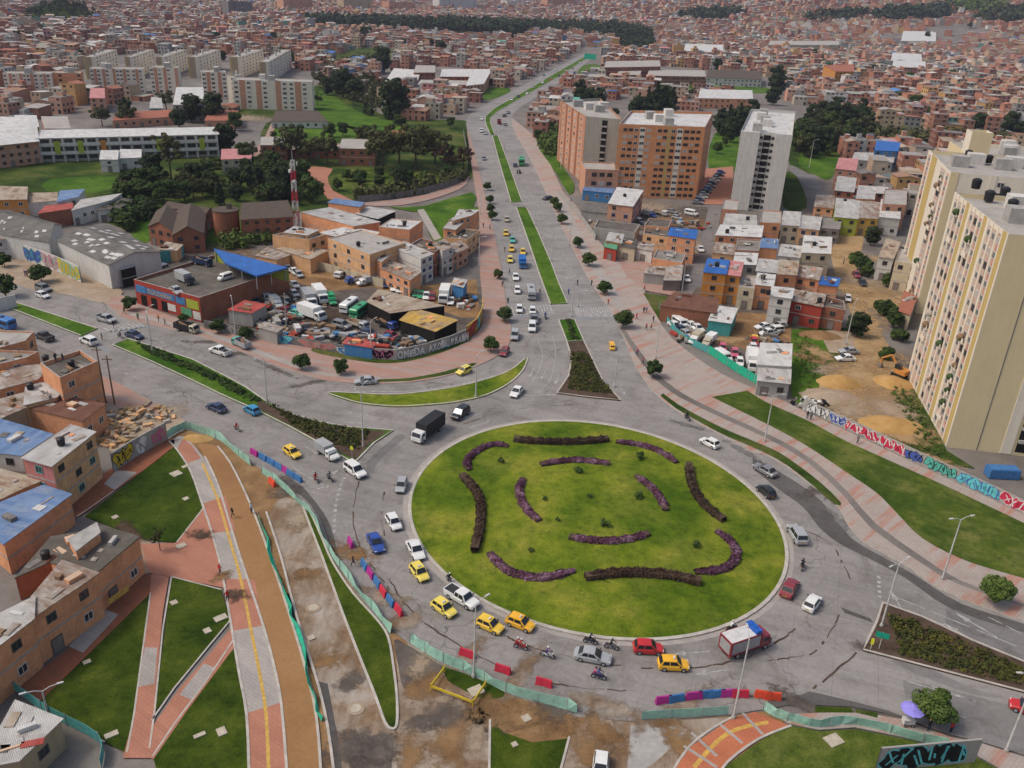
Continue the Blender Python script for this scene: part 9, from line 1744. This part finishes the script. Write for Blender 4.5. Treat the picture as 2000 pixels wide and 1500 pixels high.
def dome_heap(px, py, rx, ry, h, mat, label):
 p = G(px, py); mb = MB(); n = 20; rnd = random.Random(px)
 for j in range(6):
  for i in range(n): t = 2 * math.pi * i / n; q = (1 - j / 5.2) * rnd.uniform(.9, 1.08); mb.v.append((rx * q * math.cos(t), ry * q * math.sin(t), h * (j / 5) ** .8 - .05))
 for j in range(5):
  for i in range(n): mb.f.append((j * n + i, j * n + (i + 1) % n, (j + 1) * n + (i + 1) % n, (j + 1) * n + i)); mb.m.append(0)
 mb.f.append(tuple(5 * n + i for i in range(n))); mb.m.append(0); o = mb.build("sand_heap", [mat], None, True, loc=p); tag(o, label, "sand heap")
dome_heap(1640, 748, 4.5, 3.5, 1.8, "sand", "bright orange sand heap left of the dirt street"); dome_heap(1740, 830, 6, 4, 1.4, "sand", "flat sand heap behind the red graffiti"); dome_heap(1620, 775, 6, 4, 1.4, "pale_dirt", "pale sand heap in front of the orange one"); dome_heap(1600, 655, 5, 3, 1.2, "dirt", "brown earth heap on the grass plot"); dome_heap(385, 856, 2.6, 1.6, .7, "sand", "ochre sand heap at the top of the clay path"); dome_heap(395, 1048, 1.2, .8, .4, "soil", "small soil heap on the red paving"); dome_heap(1745, 748, 4, 4, 1.2, "sand", "sand heap beside the yellow excavator")
def excavator():
 p = G(1758, 735); r = empty("excavator", p, 2.2); tag(r, "yellow excavator beside the cream tower", "excavator")
 for s in (-1, 1): mb = MB(); mb.box(-1.5, 1.5, s * 1.0 - .25, s * 1.0 + .25, 0, .7); mb.build("track", ["tyre"], r)
 mb = MB(); mb.box(-1.5, 1.0, -1.1, 1.1, .75, 1.7); mb.build("body", ["plaster_orange"], r); mb = MB(); mb.box(-.1, 1.1, .1, 1.05, 1.7, 2.7); mb.build("cab", ["car_glass"], r); mb = MB(); mb.tube([(1, -.4, 1.5), (3, -.4, 3.6), (5, -.4, 2.2), (5, -.4, .9)], .2, 6); mb.build("arm", ["plaster_orange"], r); mb = MB(); mb.box(4.6, 5.4, -.8, 0, .2, .9); mb.build("bucket", ["door_metal"], r)
excavator()
mb = MB(); mb.box(-2.5, 2.5, -1, 1, 0, 1.6); mb.box(-2.4, 2.4, -.9, .9, 1.6, 1.7); tag(mb.build("skip", ["plastic_blue"], None, loc=G(1955, 930)), "dark blue skip at the foot of the cream tower", "skip")
pf = empty("pit_guard", G(895, 1345), -.4); tag(pf, "yellow safety rails round an open pit", "guard rail")
for a, b in (((-2.6, -1.6), (2.6, -1.6)), ((2.6, -1.6), (2.6, 1.6)), ((-2.6, 1.6), (-2.6, -1.6))): mb = MB(); mb.box(min(a[0], b[0]) - .06, max(a[0], b[0]) + .06, min(a[1], b[1]) - .06, max(a[1], b[1]) + .06, .5, .8); mb.build("rail", ["graf_yellow"], pf)
for x, y in ((-2.6, -1.6), (2.6, -1.6), (2.6, 1.6), (-2.6, 1.6)): mb = MB(); mb.cyl((x, y, -.1), (x, y, 1.0), .07, .07, 6); mb.build("post", ["graf_yellow"], pf)
TKS = [(1890, 308, 34.4), (1930, 318, 34.4), (1905, 368, 37.8), (1960, 385, 37.8), (1975, 410, 37.8), (1930, 392, 37.8), (90, 705, 7.3), (110, 745, 5.8), (60, 760, 5.6), (140, 715, 8.7), (70, 905, 5.1), (120, 868, 8.1), (90, 1090, 3.4), (700, 480, 7.9), (790, 440, 8.3), (575, 455, 6.8), (840, 482, 6.7), (905, 455, 5.0), (1420, 455, 7.3), (1460, 430, 7.3), (1500, 575, 7.5), (1600, 590, 5.7), (1590, 480, 8.7), (1400, 520, 8.1), (1220, 385, 7.3), (1650, 395, 5.9), (1760, 490, 6.8), (1490, 545, 6.4)]
for px, py, h in TKS: p = G(px, py, h); o = link("water_tank", TANK, None, p, 0, (.95,) * 3 if h < 30 else (1.5, 1.5, 1.6)); pend(o, "black rooftop water tank", "water tank", "black water tanks on the roofs", px, py)
for px, py, h, lb in ((313, 1075, 4.2, "thin young tree leaning over the red paving"),): tree("airy", px, py, h, lb, z=.06)
for i, (px, py, m) in enumerate(((1150, 430, 'pale_dirt'), (1220, 420, 'mud'), (1290, 410, 'pale_dirt'), (1350, 430, 'dirt'), (1330, 480, 'pale_dirt'), (1390, 420, 'mud'), (1700, 350, 'pale_dirt'), (480, 230, 'pale_dirt'), (400, 500, 'dirt'), (370, 510, 'mud'), (1700, 560, 'pale_dirt'), (1720, 590, 'ochre'))): patch(px, py, 12, 8, m, -.02 + i * .002)
# air: a thin even haze over the far city
mb = MB(); mb.box(-3600, 3600, -450, 3900, -3, 265); hz = mb.build("haze", []); hz["kind"] = "stuff"; tag(hz, "thin blue haze over the far city", "haze")
m = bpy.data.materials.new("haze"); m.use_nodes = True; nt = m.node_tree; nt.nodes.clear(); ou = nt.nodes.new("ShaderNodeOutputMaterial"); pv = nt.nodes.new("ShaderNodeVolumePrincipled"); pv.inputs["Color"].default_value = (0.72, 0.75, 0.98, 1); pv.inputs["Density"].default_value = 0.00008; pv.inputs["Anisotropy"].default_value = 0.0; nt.links.new(pv.outputs[0], ou.inputs["Volume"]); hz.data.materials.append(m)
flush_labels()
